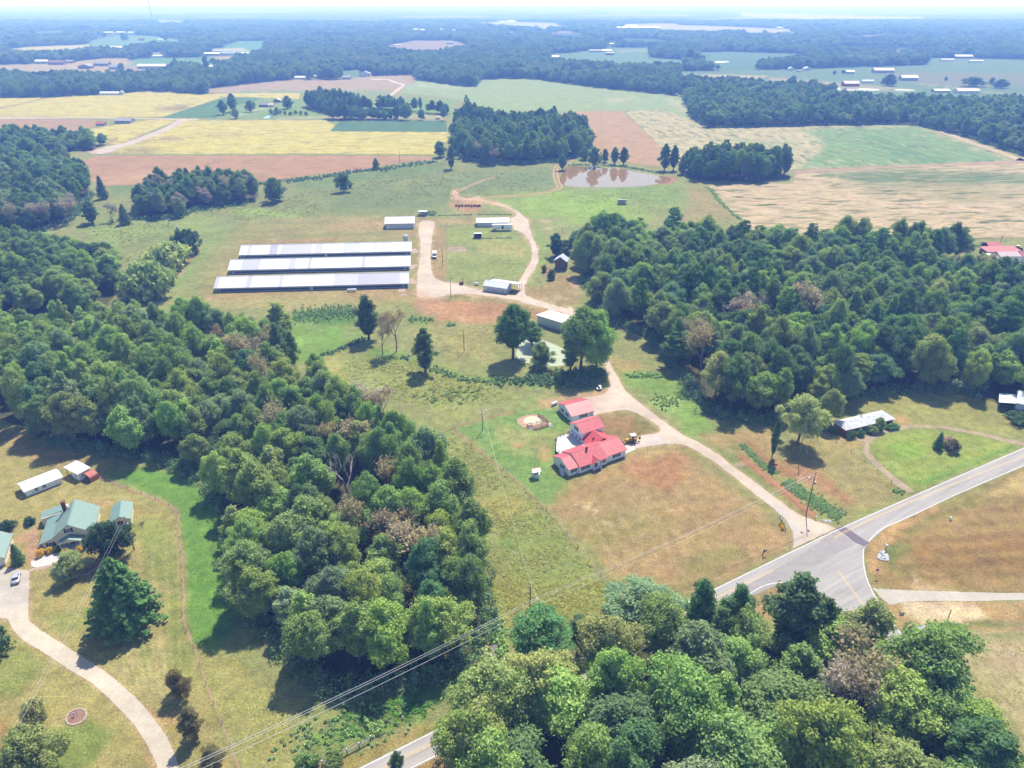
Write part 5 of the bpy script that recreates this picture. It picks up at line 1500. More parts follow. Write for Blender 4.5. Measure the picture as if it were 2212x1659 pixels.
def woodland():
    X, Y, Hh, R = far_points()
    n0 = len(MASS)
    X = np.concatenate([[t['x'] for t in MASS], X]); Y = np.concatenate([[t['y'] for t in MASS], Y])
    Hh = np.concatenate([[t['h'] for t in MASS], Hh]); R = np.concatenate([[t['r'] for t in MASS], R])
    n = len(X)
    rng = np.random.RandomState(4)
    keys = ['leafy0', 'leafy1', 'leafy3', 'leafy6', 'pine0', 'upright0', 'brown0']
    ki = rng.choice([0, 1, 2, 3, 4, 5], n, p=[.24, .24, .2, .2, .06, .06])
    cols = np.empty((n, 3))
    tn = ['dark', 'mid', 'bluegreen', 'deep', 'grey']
    tsel = np.clip((fbm(X / 120, Y / 120, 61, 3) - .25) * 2 + rng.uniform(-.25, .25, n), 0, .999)
    tab = np.array([alb(TINT[t]) * LEAFK * .9 for t in tn])
    cols[:] = tab[(tsel * len(tn)).astype(int)]
    for i, t in enumerate(MASS):
        cols[i] = leaf_rgba(t['tone'])[:3]
        ki[i] = 4 if t['key'].startswith('pine') else 5 if t['key'].startswith('upright') else 6 if t['key'].startswith(('brown', 'bare')) else i % 4
    pr = np.array([PROTO[k][2] for k in keys]); ph = np.array([PROTO[k][3] for k in keys])
    me = bpy.data.meshes.new('far_woodland')
    me.vertices.add(n); me.vertices.foreach_set('co', np.stack([X, Y, np.zeros(n)], -1).astype(np.float32).ravel())
    for nm, ty, prop, val in (('kind_of_tree', 'INT', 'value', ki.astype(np.int32)), ('turn', 'FLOAT', 'value', (rng.rand(n) * 6.28).astype(np.float32)),
                              ('tree_scale', 'FLOAT_VECTOR', 'vector', np.stack([R / pr[ki], R / pr[ki], Hh / ph[ki]], -1).astype(np.float32).ravel()),
                              ('leaf_tint', 'FLOAT_COLOR', 'color', np.concatenate([cols, np.ones((n, 1))], 1).astype(np.float32).ravel())):
        a = me.attributes.new(nm, ty, 'POINT'); a.data.foreach_set(prop, val)
    me.update()
    o = link(bpy.data.objects.new('far_woodland', me))
    tag(o, 'dense far woods fading blue towards the horizon', kind='stuff')
    ng = bpy.data.node_groups.new('set_out_trees', 'GeometryNodeTree')
    ng.interface.new_socket('Geometry', in_out='INPUT', socket_type='NodeSocketGeometry')
    ng.interface.new_socket('Geometry', in_out='OUTPUT', socket_type='NodeSocketGeometry')
    gi = ng.nodes.new('NodeGroupInput'); go = ng.nodes.new('NodeGroupOutput')
    ip = ng.nodes.new('GeometryNodeInstanceOnPoints')
    ip.inputs['Pick Instance'].default_value = True
    jn = ng.nodes.new('GeometryNodeJoinGeometry')
    src = {}
    for ob in list(COL.objects):
        if ob.name.startswith('crown') and ob.data.name not in src: src[ob.data.name] = ob
    # joined geometry sockets list the last link first, so link in reverse
    for k in reversed(keys):
        oi = ng.nodes.new('GeometryNodeObjectInfo')
        oi.inputs['Object'].default_value = src[PROTO[k][0].name]
        oi.inputs['As Instance'].default_value = False
        sm = ng.nodes.new('GeometryNodeSetMaterial'); sm.inputs['Material'].default_value = LEAF_FAR
        ti = ng.nodes.new('GeometryNodeGeometryToInstance')
        ng.links.new(oi.outputs['Geometry'], sm.inputs[0]); ng.links.new(sm.outputs[0], ti.inputs[0])
        ng.links.new(ti.outputs[0], jn.inputs[0])
    def attr(nm, ty):
        a = ng.nodes.new('GeometryNodeInputNamedAttribute'); a.data_type = ty; a.inputs['Name'].default_value = nm
        return a.outputs['Attribute']
    cx = ng.nodes.new('ShaderNodeCombineXYZ')
    ng.links.new(attr('turn', 'FLOAT'), cx.inputs['Z'])
    ng.links.new(cx.outputs[0], ip.inputs['Rotation'])
    ng.links.new(attr('tree_scale', 'FLOAT_VECTOR'), ip.inputs['Scale'])
    ng.links.new(attr('kind_of_tree', 'INT'), ip.inputs['Instance Index'])
    ng.links.new(gi.outputs[0], ip.inputs['Points'])
    ng.links.new(jn.outputs[0], ip.inputs['Instance'])
    ng.links.new(ip.outputs[0], go.inputs[0])
    md = o.modifiers.new('set_out_trees', 'NODES'); md.node_group = ng

# ------------------------------------------------------------------ building kit
M_WHITE = ribbed('white_siding', (0.78, 0.79, 0.82), 'z', .22, .6, var=.06)
M_REDROOF = ribbed('red_metal_roof', alb((244, 116, 120))*1.1, 'x', .42, .42, var=.16)
M_REDROOF_Y = ribbed('red_metal_roof_sidewise', alb((244, 104, 108))*1.1, 'y', .42, .42, var=.16)
M_WROOF = ribbed('white_metal_roof', (0.56, 0.57, 0.62), 'x', .6, .45, var=.04)
M_WROOF2 = ribbed('aged_metal_roof', (0.42, 0.42, 0.48), 'x', .6, .5, var=.05)
M_WROOF3 = ribbed('grey_metal_roof', (0.34, 0.34, 0.4), 'x', .6, .5, var=.05)
M_STAINROOF = ribbed('stained_metal_roof', (0.66, 0.65, 0.68), 'x', .7, .55, var=.08, stain=(0.36, 0.22, 0.17))
M_GREYWALL = ribbed('grey_metal_wall', (0.36, 0.38, 0.46), 'x', .3, .6, var=.08)
M_LGREYWALL = ribbed('pale_metal_wall', (0.48, 0.49, 0.55), 'x', .3, .6, var=.06)
M_CURTAIN = simple('black_side_curtain', (0.07, 0.075, 0.1), .7, var=.25, scale=.5)
M_GREENROOF = ribbed('green_metal_roof', alb((164, 194, 182)), 'y', .45, .45, var=.06)
M_CREAM = ribbed('cream_siding', (.76, .66, .48), 'z', .2, .7, var=.05)
M_TRIM = simple('white_trim', (0.7, 0.7, 0.7), .6, var=.05)
M_GLASS = simple('window_glass', (0.04, 0.05, 0.07), .12, spec=.6, var=.2)
M_SHUT = simple('black_shutter', (0.025, 0.025, 0.035), .6)
M_DARK = simple('dark_opening', (0.02, 0.02, 0.022), .9)
M_WOOD = simple('weathered_wood', (0.22, 0.16, 0.11), .85, var=.3, scale=2)
M_PALEWOOD = simple('pale_decking', (0.5, 0.48, 0.48), .8, var=.08)
M_BROWNWOOD = simple('brown_boards', (0.17, 0.1, 0.08), .9, var=.35, scale=1.5)
M_POLE = simple('pole_wood', (0.085, 0.065, 0.055), .95, var=.3, scale=2)
M_POLEGREY = simple('grey_pole_wood', (0.26, 0.25, 0.23), .95, var=.2, scale=2)
M_BRICK = simple('orange_brick', alb((214, 130, 100)), .9, var=.22, scale=3, bumpy=.3)
M_CHIMNEY = simple('chimney_brick', alb((150, 86, 72)), .9, var=.25, scale=4)
M_TANK = simple('white_tank_paint', (0.7, 0.7, 0.7), .35, var=.05)
M_STEEL = simple('galvanised_steel', (0.38, 0.44, 0.52), .4, .4, var=.1)
M_BLACK = simple('black_rubber', (0.02, 0.02, 0.02), .8)
M_RUST = simple('rusty_iron', (0.16, 0.07, 0.045), .85, var=.4, scale=4)
M_BLUEROOF = ribbed('bluish_metal_roof', (0.42, 0.47, 0.62), 'x', .5, .45, var=.08)


class Frame:
    """a thing's own axes: x from foot point a towards foot point b, y away from the camera"""
    def __init__(s, name, a, b, label, cat, group=None, turn=None):
        A, B_ = G(*a), G(*b)
        s.len = (B_ - A).length
        s.ang = math.atan2(B_.y - A.y, B_.x - A.x) if turn is None else math.radians(turn)
        s.o = empty(name, A, s.ang, label, cat, group)


def wall_block(o, x0, x1, y0, y1, eave, rise, axis, mat, z0=0.0, ridge=None, name='wall'):
    m = MB()
    if axis == 'x':
        r = (y0 + y1) / 2 if ridge is None else ridge
        m.prism([(y0, z0), (y1, z0), (y1, eave), (r, eave + rise), (y0, eave)], 'x', x0, x1)
    else:
        r = (x0 + x1) / 2 if ridge is None else ridge
        m.prism([(x0, z0), (x1, z0), (x1, eave), (r, eave + rise), (x0, eave)], 'y', y0, y1)
    return m.build(name, mat, o)


def slab_strip(prof, a0, a1, axis, t=.1, lift=.02):
    """roof sheet over the polyline prof of (across, height)"""
    return MB().prism([(p, q + lift) for p, q in prof] + [(p, q + lift + t) for p, q in prof[::-1]], axis, a0, a1)


def roof_gable(o, x0, x1, y0, y1, eave, rise, axis, mat, over=.4, end=.35, ridge=None, t=.1, name='roof', split=False):
    if axis == 'x': a0, a1, b0, b1 = y0, y1, x0 - end, x1 + end
    else: a0, a1, b0, b1 = x0, x1, y0 - end, y1 + end
    r = (a0 + a1) / 2 if ridge is None else ridge
    d0 = rise / (r - a0) * over; d1 = rise / (a1 - r) * over
    pr = [(a0 - over, eave - d0), (r, eave + rise), (a1 + over, eave - d1)]
    rf = slab_strip(pr[:2], b0, b1, axis, t).build(name, mat, o)
    slab_strip(pr[1:], b0, b1, axis, t).build(name, mat, o)
    c = MB()
    if axis == 'x': c.box(b0, b1, r - .12, r + .12, eave + rise + t - .02, eave + rise + t + .06)
    else: c.box(r - .12, r + .12, b0, b1, eave + rise + t - .02, eave + rise + t + .06)
    c.build('ridge_cap', mat, rf)
    return rf


def on_side(side, at, u, z):
    """matrix of a wall spot: local x along the wall, local y outwards, z up"""
    if side == 'front': return Matrix.Translation((u, at, z)) @ Matrix.Rotation(math.pi, 4, 'Z')
    if side == 'back': return Matrix.Translation((u, at, z))
    if side == 'left': return Matrix.Translation((at, u, z)) @ Matrix.Rotation(math.pi / 2, 4, 'Z')
    return Matrix.Translation((at, u, z)) @ Matrix.Rotation(-math.pi / 2, 4, 'Z')


def window(o, side, at, u, z, w=1.0, h=1.2, shutters=True, mull=1, frame=M_TRIM):
    M = on_side(side, at, u, z)
    f = MB(); t = .09
    f.box(-w / 2 - t, w / 2 + t, -.02, .06, -h / 2 - t, -h / 2, M).box(-w / 2 - t, w / 2 + t, -.02, .06, h / 2, h / 2 + t, M)
    f.box(-w / 2 - t, -w / 2, -.02, .06, -h / 2, h / 2, M).box(w / 2, w / 2 + t, -.02, .06, -h / 2, h / 2, M)
    for i in range(mull):
        x = -w / 2 + w * (i + 1) / (mull + 1)
        f.box(x - .04, x + .04, -.01, .055, -h / 2, h / 2, M)
    f.box(-w / 2, w / 2, -.01, .052, -.03, .03, M)
    win = f.build('window', frame, o)
    MB().box(-w / 2, w / 2, -.02, .03, -h / 2, h / 2, M).build('pane', M_GLASS, win)
    if shutters:
        for s in (-1, 1):
            a = s * (w / 2 + t + .24)
            MB().box(a - .22, a + .22, -.02, .07, -h / 2 - t, h / 2 + t, M).build('shutter', M_SHUT, o)
    return win


def door(o, side, at, u, w=1.0, h=2.1, mat=M_TRIM, z0=0.05, knob=True):
    M = on_side(side, at, u, z0)
    d = MB().box(-w / 2, w / 2, -.02, .06, 0, h, M).build('door', mat, o)
    if knob: MB().box(w / 2 - .16, w / 2 - .08, .06, .12, h * .45, h * .45 + .08, M).build('handle', M_DARK, d)
    return d


# ------------------------------------------------------------------ three long poultry sheds
def poultry(a, b, label, seed, fan=None, back=None):
    F = Frame('poultry_shed', a, b, label, 'poultry shed', 'long poultry sheds side by side')
    o = F.o; L = F.len; W = 14.5; E = 2.6; R = 3.0
    rng = random.Random(seed)
    wall_block(o, 0, L, 0, W, E, R, 'x', M_LGREYWALL)
    MB().box(0.6, L - .6, -.06, .02, .35, 1.35).build('side_curtain', M_CURTAIN, o)
    MB().box(-.05, L + .05, -.12, -.02, 0, .35).build('foundation', M_GREYWALL, o)
    ov = .9; s = R / (W / 2)
    slab_strip([(W / 2, E + R), (W + ov, E - s * ov)], -.5, L + .5, 'x').build('roof', M_WROOF, o)
    x = -.5
    while x < L + .49:
        w = min(L + .5 - x, rng.choice([1.2, 1.8, 2.4, 4.5, 7.0, 9.5, 12.0]))
        if L + .5 - x - w < 1: w = L + .5 - x
        mat = rng.choices([M_WROOF, M_WROOF2, M_WROOF3], [5, 4, 1] if seed == 3 else [8, 2, .6])[0]
        slab_strip([(-ov, E - s * ov), (W / 2, E + R)], x, x + w - .02, 'x', .1, .02 + rng.random() * .012).build('roof_panel', mat, o)
        x += w
    MB().box(-.5, L + .5, W / 2 - .2, W / 2 + .2, E + R + .1, E + R + .2).build('ridge_cap', M_WROOF2, o)
    if fan:
        MB().box(L * fan - .7, L * fan + .7, -1.0, -.13, .0, 2.0).build('control_box', M_LGREYWALL, o)
    for u in (L * .02, L * .975):
        M = on_side('front', -.02, u, 0)
        MB().box(-.5, .5, 0, .1, .3, 2.1, M).build('fan_hood', M_GREYWALL, o)
    d = MB().box(L - .02, L + .08, W / 2 - 2, W / 2 + 2, .1, 3.2).build('end_door', M_TRIM, o)
    MB().box(L + .08, L + .12, W / 2 - .04, W / 2 + .04, .1, 3.2).build('door_seam', M_DARK, d)
    MB().box(-.08, .02, W / 2 - 2, W / 2 + 2, .1, 3.2).build('end_door', M_GREYWALL, o)
    return o


poultry((466, 631), (882.2, 620.5), 'front poultry shed, longest of three, roof patched with grey sheets', 3, .495)
poultry((496, 591.5), (885.2, 582.4), 'middle poultry shed between the two other long white roofs', 5)
poultry((519.7, 558.5), (887.6, 550), 'back poultry shed beside the grain silo', 9, .5)


def small_building(name, a, b, depth, eave, rise, label, cat='shed', axis='x', roofmat=M_WROOF, wall=M_LGREYWALL, over=.35, turn=None, back=0.0, length=None, mono=False, openside=None):
    F = Frame(name, a, b, label, cat, turn=turn)
    L = length or F.len
    o = F.o
    if mono:      # one slope, high side in front unless rise < 0
        m = MB().prism([(0, 0), (depth, 0), (depth, eave), (0, eave + rise)], 'x', 0, L)
        if openside is None: m.build('wall', wall, o)
        else:
            MB().prism([(depth - .12, 0), (depth, 0), (depth, eave), (depth - .12, eave)], 'x', 0, L).build('wall', wall, o)
            for x_ in (0, L - .12):
                if openside == 'all': continue
                MB().prism([(0, 0), (depth - .13, 0), (depth - .13, eave - .02), (0, eave + rise - .02)], 'x', x_, x_ + .12).build('wall', wall, o)
            for x_ in (.1, L - .1):
                MB().box(x_ - .08, x_ + .08, .02, .18, 0, eave + rise).build('post', M_WOOD, o)
        slab_strip([(-over, eave + rise + rise / depth * over), (depth + over, eave - rise / depth * over)], -over, L + over, 'x').build('roof', roofmat, o)
    else:
        wall_block(o, 0, L, 0, depth, eave, rise, axis, wall)
        roof_gable(o, 0, L, 0, depth, eave, rise, axis, roofmat, over, over)
    return o, L


o_, L_ = small_building('barn', (834, 494.6), (894.2, 493.4), 11, 3.8, 2.6, 'white roofed metal barn with pale walls above the poultry sheds', 'barn', over=.7)
MB().box(L_ - .02, L_ + .08, 3, 8, 0, 3.4).build('barn_door', M_GREYWALL, o_)
MB().box(1, 1.9, -.08, .02, .05, 2.2).build('door', M_TRIM, o_)
o_, L_ = small_building('storage_shed', (1030.8, 490), (1098.5, 489), 9, 3.0, 1.6, 'long white metal shed behind the parked trailer', over=.6)
MB().box(-.08, .02, 2.5, 6.5, 0, 2.8).build('sliding_door', M_DARK, o_)
for u_ in (4, 9, 14):
    MB().box(u_, u_ + .5, -.05, .02, .2, 2.8).build('wall_rib', M_GREYWALL, o_)


def open_shelter(name, a, b, depth, h, rise, label, roofmat=M_WROOF, turn=None, backwall=True, length=None, cat='shelter'):
    F = Frame(name, a, b, label, cat, turn=turn); o = F.o; L = length or F.len
    for x in (.1, L / 2, L - .1):
        for y in (.1, depth - .1):
            MB().box(x - .09, x + .09, y - .09, y + .09, 0, h + (rise * (1 - y / depth)) - .02).build('post', M_WOOD, o)
    if backwall: MB().box(.05, L - .05, depth - .06, depth, .1, h - .1).build('wall', M_LGREYWALL, o)
    slab_strip([(-.4, h + rise * (1 + .4 / depth)), (depth + .4, h - rise * .4 / depth)], -.4, L + .4, 'x').build('roof', roofmat, o)
    MB().box(-.3, L + .3, -.1, .1, h + rise - .28, h + rise - .04).build('beam', M_WOOD, o)
    return o


open_shelter('open_shelter', farm([(105, 302)])[0], farm([(198, 305)])[0], 5, 2.4, .6, 'small open pole shelter beside the white barn')
open_shelter('cattle_shelter', T(1000, 250, 1795, 772), T(1000, 250, 1847, 772), 3.6, 2.6, .7, 'white roofed cattle shelter alone on the lime green pasture')
o_, L_ = small_building('tool_shed', farm([(785, 575)])[0], farm([(872, 575)])[0], 4.6, 2.2, .8, 'tiny open fronted shed with white roof on the paddock', mono=True, openside='front', wall=M_DARK, over=.3)

# the metal garage with its lean-to
F_ = Frame('metal_garage', farm([(897, 1212)])[0], farm([(1180, 1252)])[0], 'grey metal garage with white roof and open lean-to by the drive fork', 'garage')
o_ = F_.o; L_ = F_.len; D_ = 6.4
wall_block(o_, 0, L_, 0, D_, 3.0, 1.7, 'x', M_LGREYWALL)
roof_gable(o_, 0, L_, 0, D_, 3.0, 1.7, 'x', M_WROOF, .3, .3)
door(o_, 'front', -.02, 1.3, 1.1, 2.2)
window(o_, 'front', -.02, 2.8, 1.8, .6, .7, False, 0)
for u_ in (5.8, 10.9):
    MB().box(u_ - .5, u_ + .5, -.06, .02, .6, 1.5).build('vent', M_GREYWALL, o_)
door(o_, 'right', L_ + .02, 2.0, 1.3, 2.3, M_TRIM)
slab_strip([(D_ - 3.3, 4.75), (D_ + 3.6, 3.3)], 2.0, L_ + 4.6, 'x').build('lean_to_roof', M_WROOF, o_)
for x_, y_ in ((L_ + 4.3, D_ + 3.3), (L_ + 4.3, D_ - 2.2), (L_ + 4.3, D_ + .6), (6, D_ + 3.3), (2.3, D_ + 3.3)):
    MB().box(x_ - .09, x_ + .09, y_ - .09, y_ + .09, 0, 4.56 - .21 * (y_ - D_ + 2.4)).build('post', M_WOOD, o_)
MB().box(2.1, L_ + 4.4, D_ + 3.2, D_ + 3.4, 3.05, 3.3).build('beam', M_WOOD, o_)

# silver shed under the trees
F_ = Frame('equipment_shed', T(1000, 700, 1270, 551), T(1000, 700, 1400, 592), 'silver shed with rust streaked roof above the duckweed pond', 'shed'); o_ = F_.o
MB().prism([(0, 0), (9.5, 0), (9.5, 3.6), (0, 4.4)], 'x', 0, 13.5).build('wall', ribbed('silver_wall', (.42, .47, .55), 'x', .5, .4, .3), o_)
x_ = -.4
while x_ < 13.8:
    slab_strip([(-.5, 4.45), (10, 3.55)], x_, min(x_ + 1.55, 13.9), 'x', .08, .02 + .01 * (int(x_ * 3) % 3)).build('roof_panel', M_STAINROOF, o_)
    x_ += 1.58
MB().box(13.48, 13.56, 2, 7, 0, 3).build('opening', M_DARK, o_)

# brown tobacco barn
F_ = Frame('tobacco_barn', farm([(1765, 950)])[0], farm([(1893, 962)])[0], 'tall weathered wooden tobacco barn with blue metal roof', 'barn'); o_ = F_.o; L_ = F_.len
wall_block(o_, 0, L_, 0, 5.6, 5.3, 2.1, 'y', M_BROWNWOOD)
roof_gable(o_, 0, L_, 0, 5.6, 5.3, 2.1, 'y', M_BLUEROOF, .8, .6)
for i_ in range(12):
    MB().box(.08 + i_ * L_ / 12, .08 + (i_ + .78) * L_ / 12, -.07, .02, .15, 5.1 + (i_ % 3) * .05).build('board', M_BROWNWOOD, o_)
MB().box(.4, 1.9, -.13, -.07, .1, 3.4).build('door', simple('reddish_door', (.2, .07, .05), .9, var=.3), o_)

# ------------------------------------------------------------------ red-roofed farmhouse
F_ = Frame('farmhouse', house([(640, 1525)])[0], house([(1540, 1205)])[0], 'white farmhouse with bright red metal roofs and a wide deck', 'house'); o_ = F_.o
wall_block(o_, 0, 3.6, 0, 8.4, 2.7, 1.7, 'x', M_WHITE)
wall_block(o_, 3.6, 14.5, -.45, 9.2, 2.7, 2.3, 'x', M_WHITE, ridge=4.3)
wall_block(o_, 14.5, 22.3, .05, 9.6, 2.7, 1.95, 'x', M_WHITE)
wall_block(o_, 13.9, 22.4, 12.4, 19.6, 4.9, 1.75, 'x', M_WHITE)
wall_block(o_, 13.9, 21.9, 9.62, 12.38, 2.8, 2.0, 'y', M_WHITE)
roof_gable(o_, 0, 3.25, 0, 8.4, 2.7, 1.7, 'x', M_REDROOF, .45, .35)
roof_gable(o_, 3.9, 14.2, -.45, 9.2, 2.7, 2.3, 'x', M_REDROOF, .45, .35, ridge=4.3)
roof_gable(o_, 14.95, 22.2, .05, 9.6, 2.7, 1.95, 'x', M_REDROOF, .45, .4)
roof_gable(o_, 13.9, 22.4, 12.4, 19.6, 4.9, 1.75, 'x', M_REDROOF, .45, .4)
roof_gable(o_, 13.9, 21.9, 6.2, 12.3, 2.8, 2.05, 'y', M_REDROOF_Y, .5, .0)
# porch with its own little gable
roof_gable(o_, 8.6, 11.6, -1.5, 2.2, 2.75, 1.0, 'y', M_REDROOF_Y, .25, .1, name='porch_roof')
wall_block(o_, 8.7, 11.5, -1.4, -1.3, 2.72, .95, 'y', M_WHITE, 2.6, name='porch_gable')
for x_ in (8.8, 11.4):
    MB().box(x_ - .08, x_ + .08, -1.42, -1.26, .5, 2.62).build('post', M_TRIM, o_)
MB().box(8.5, 11.7, -1.6, -.48, .02, .5).build('porch', M_TRIM, o_)
for i_ in range(3):
    MB().box(9.4, 10.8, -1.9 - .3 * i_, -1.6 - .3 * i_, .02, .42 - .13 * i_).build('step', M_BROWNWOOD, o_)
door(o_, 'front', -.47, 10.1, 1.0, 2.1, simple('dark_red_door', (.2, .03, .03), .6), .5)
window(o_, 'front', -.02, 1.9, 1.6, 1.1, 1.2)
window(o_, 'front', -.47, 6.0, 1.6, 2.0, 1.2, mull=2)
window(o_, 'front', -.47, 12.8, 1.6, .9, 1.1)
window(o_, 'front', .03, 18.6, 1.6, 1.9, 1.2, mull=2)
window(o_, 'left', -.02, 3.4, 1.7, 1.0, 1.3)
window(o_, 'left', 13.88, 16.0, 4.7, 1.1, 1.3)
for u_ in (13.6, 15.6, 17.6):
    window(o_, 'left', 13.88, u_, 1.9, .8, 1.2, False, 0)
door(o_, 'left', 13.88, 18.6, 1.0, 2.0, M_TRIM, .95)
MB().prism([(13.2, 2.7), (13.88, 3.0), (13.88, 3.1), (13.2, 2.8)], 'y', 13.2, 18.4).build('awning', M_BLUEROOF, o_)
MB().box(-.75, -.05, 2.0, 4.0, .02, 1.0).build('cellar_hatch', M_TRIM, o_)
MB().box(-1.7, -.9, .9, 2.1, .02, .85).build('air_conditioner', M_LGREYWALL, o_)
MB().box(8.85, 9.35, 3.3, 3.8, 4.2, 5.9).build('chimney', M_CHIMNEY, o_)
MB().lathe([(.2, 0), (.2, .5), (.3, .55), (.05, .75)], 10, (10.0, 6.4, 4.0)).build('roof_vent', M_TRIM, o_)
MB().box(15.4, 15.9, 8.6, 9.0, 3.9, 4.3).build('roof_vent', M_DARK, o_)
# deck
dk_ = [(3.9, 9.4), (13.86, 9.4), (13.86, 12.3), (13.86, 19.7), (8.4, 19.2), (3.9, 13.2)]
fl_ = MB().prism(dk_, 'z', .7, .9).build('deck', M_PALEWOOD, o_)
for i_ in range(34):          # boards of the deck
    y_ = 9.5 + i_ * .3
    xa_ = 3.95 if y_ < 13.1 else 3.95 + (y_ - 13.1) * .75
    MB().box(xa_, 13.8, y_, y_ + .27, .9, .93 + (i_ % 3) * .004).build('deck_board', M_PALEWOOD, fl_)
for a_, b_ in (((3.95, 9.6), (3.95, 13.2)), ((3.95, 13.2), (8.4, 19.15)), ((8.4, 19.15), (11.5, 19.45)), ((13.0, 19.6), (13.8, 19.65))):
    A_, B_ = Vector((*a_, .9)), Vector((*b_, .9))
    n_ = max(2, int((B_ - A_).length / 1.3))
    r_ = MB()
    for z_ in (.45, 1.0):
        r_.tube([A_ + Vector((0, 0, z_)), B_ + Vector((0, 0, z_))], .05, 4)
    rl_ = r_.build('railing', M_WOOD, o_)
    for i_ in range(n_ + 1):
        q_ = A_.lerp(B_, i_ / n_)
        MB().box(q_.x - .06, q_.x + .06, q_.y - .06, q_.y + .06, 0.05, 1.98).build('post', M_WOOD, rl_)
for i_ in range(4):
    MB().box(8.0 + .2 * i_, 8.9 + .2 * i_, 19.3 + .3 * i_, 19.6 + .3 * i_, .02, .75 - .18 * i_).build('step', M_WOOD, o_)
HOUSE = o_

F_ = Frame('garage', house([(708, 648)])[0], house([(1005, 572)])[0], 'white garage with red metal roof beside the sand ring', 'garage'); o_ = F_.o
wall_block(o_, -.4, 8.4, 0, 9.8, 2.75, 1.9, 'x', M_WHITE)
roof_gable(o_, -.4, 8.4, 0, 9.8, 2.75, 1.9, 'x', M_REDROOF, .45, .4)
window(o_, 'front', -.02, 4.3, 1.6, 2.0, 1.1, mull=2)
door(o_, 'front', -.02, 7.5, 1.1, 2.1, M_LGREYWALL)
window(o_, 'left', -.42, 3.4, 1.6, .9, 1.2)
window(o_, 'left', -.42, 6.8, 1.6, .9, 1.2)
MB().box(8.38, 8.46, 2.2, 7.4, .05, 2.4).build('garage_door', M_TRIM, o_)

# ------------------------------------------------------------------ green-roofed house and its neighbours
F_ = Frame('green_roofed_house', lft([(430, 1205)])[0], lft([(910, 1110)])[0], 'cream house with pale green metal roof and front porch', 'house'); o_ = F_.o
prof_ = [(0, 2.3), (3.3, 3.55), (7.3, 6.6), (12.2, 3.0)]
MB().prism([(0, 0), (12.2, 0)] + prof_[::-1], 'y', .3, 11.6).build('wall', M_CREAM, o_)
MB().prism([(-2.2, 0), (5.2, 0), (5.2, 3.6), (3.4, 3.6), (-2.2, 2.5)], 'y', 11.62, 15.2).build('back_wall', M_CREAM, o_)
slab_strip([(-.7, 2.05), (3.3, 3.55)], -.15, 11.9, 'y').build('lower_roof', M_GREENROOF, o_)
slab_strip([(-2.6, 2.35), (3.4, 3.75)], 11.95, 15.5, 'y').build('lower_roof', M_GREENROOF, o_)
slab_strip([(2.9, 3.4), (7.3, 6.72)], -.2, 12.0, 'y', .12, .06).build('roof', M_GREENROOF, o_)
slab_strip([(7.3, 6.72), (12.7, 2.75)], -.2, 12.0, 'y', .12, .06).build('roof', M_GREENROOF, o_)
MB().box(7.15, 7.45, -.2, 12.0, 6.86, 6.94).build('ridge_cap', M_GREENROOF, o_)
ch_ = MB().box(4.2, 5.1, 9.7, 10.6, 3.5, 7.6).build('chimney', M_CHIMNEY, o_)
MB().box(4.1, 5.2, 9.6, 10.7, 7.6, 7.8).build('chimney_cap', M_CHIMNEY, ch_)
MB().lathe([(.12, 0), (.12, .7), (.22, .75), (.22, .9)], 8, (5.9, 9.6, 5.4)).build('roof_vent', M_TRIM, o_)
MB().lathe([(.1, 0), (.1, .4)], 8, (10.0, 4.5, 4.6)).build('roof_pipe', M_DARK, o_)
slab_strip([(4.2, 2.35), (7.0, 3.5)], -2.3, .28, 'y').build('porch_roof', M_GREENROOF, o_)
slab_strip([(7.0, 3.5), (9.8, 2.35)], -2.3, .28, 'y').build('porch_roof', M_GREENROOF, o_)
MB().prism([(4.6, 2.5), (9.4, 2.5), (7.0, 3.48)], 'y', -2.12, -2.0).build('porch_gable', M_CREAM, o_)
MB().box(4.5, 9.5, -2.2, .28, .02, .4).build('porch_floor', M_PALEWOOD, o_)
for x_ in (4.65, 9.35):
    MB().box(x_ - .1, x_ + .1, -2.15, -1.95, .4, 2.5).build('post', M_TRIM, o_)
for x0_, x1_ in ((4.75, 6.1), (8.0, 9.25)):
    rl_ = MB().box(x0_, x1_, -2.1, -2.02, 1.15, 1.25).build('railing', M_TRIM, o_)
    for i_ in range(6):
        x_ = x0_ + (i_ + .5) * (x1_ - x0_) / 6
        MB().box(x_ - .03, x_ + .03, -2.09, -2.03, .4, 1.15).build('baluster', M_TRIM, rl_)
mt_ = MB().box(6.3, 7.8, -2.5, -.6, .401, .42).build('striped_rug', M_TRIM, o_)
for i_ in range(4):
    MB().box(6.38 + i_ * .38, 6.56 + i_ * .38, -2.48, -.62, .42, .428).build('rug_stripe', simple('slate_cloth', (.1, .13, .2), .9) if i_ == 0 else bpy.data.materials['slate_cloth'], mt_)
door(o_, 'front', .28, 7.0, 1.0, 2.1, M_DARK, .4)
window(o_, 'front', .28, 1.9, 1.35, 1.0, 1.2)
window(o_, 'front', .28, 6.9, 4.75, 1.0, 1.1)
window(o_, 'front', .28, 10.7, 1.8, .8, 1.0)
MB().box(-1.6, -.03, 1.0, 7.0, .02, .5).build('side_deck', M_WOOD, o_)
for i_ in range(5):
    MB().box(-1.6, -1.5, 1.0 + i_ * 1.45, 1.12 + i_ * 1.45, .5, 1.4).build('deck_post', M_WOOD, o_)

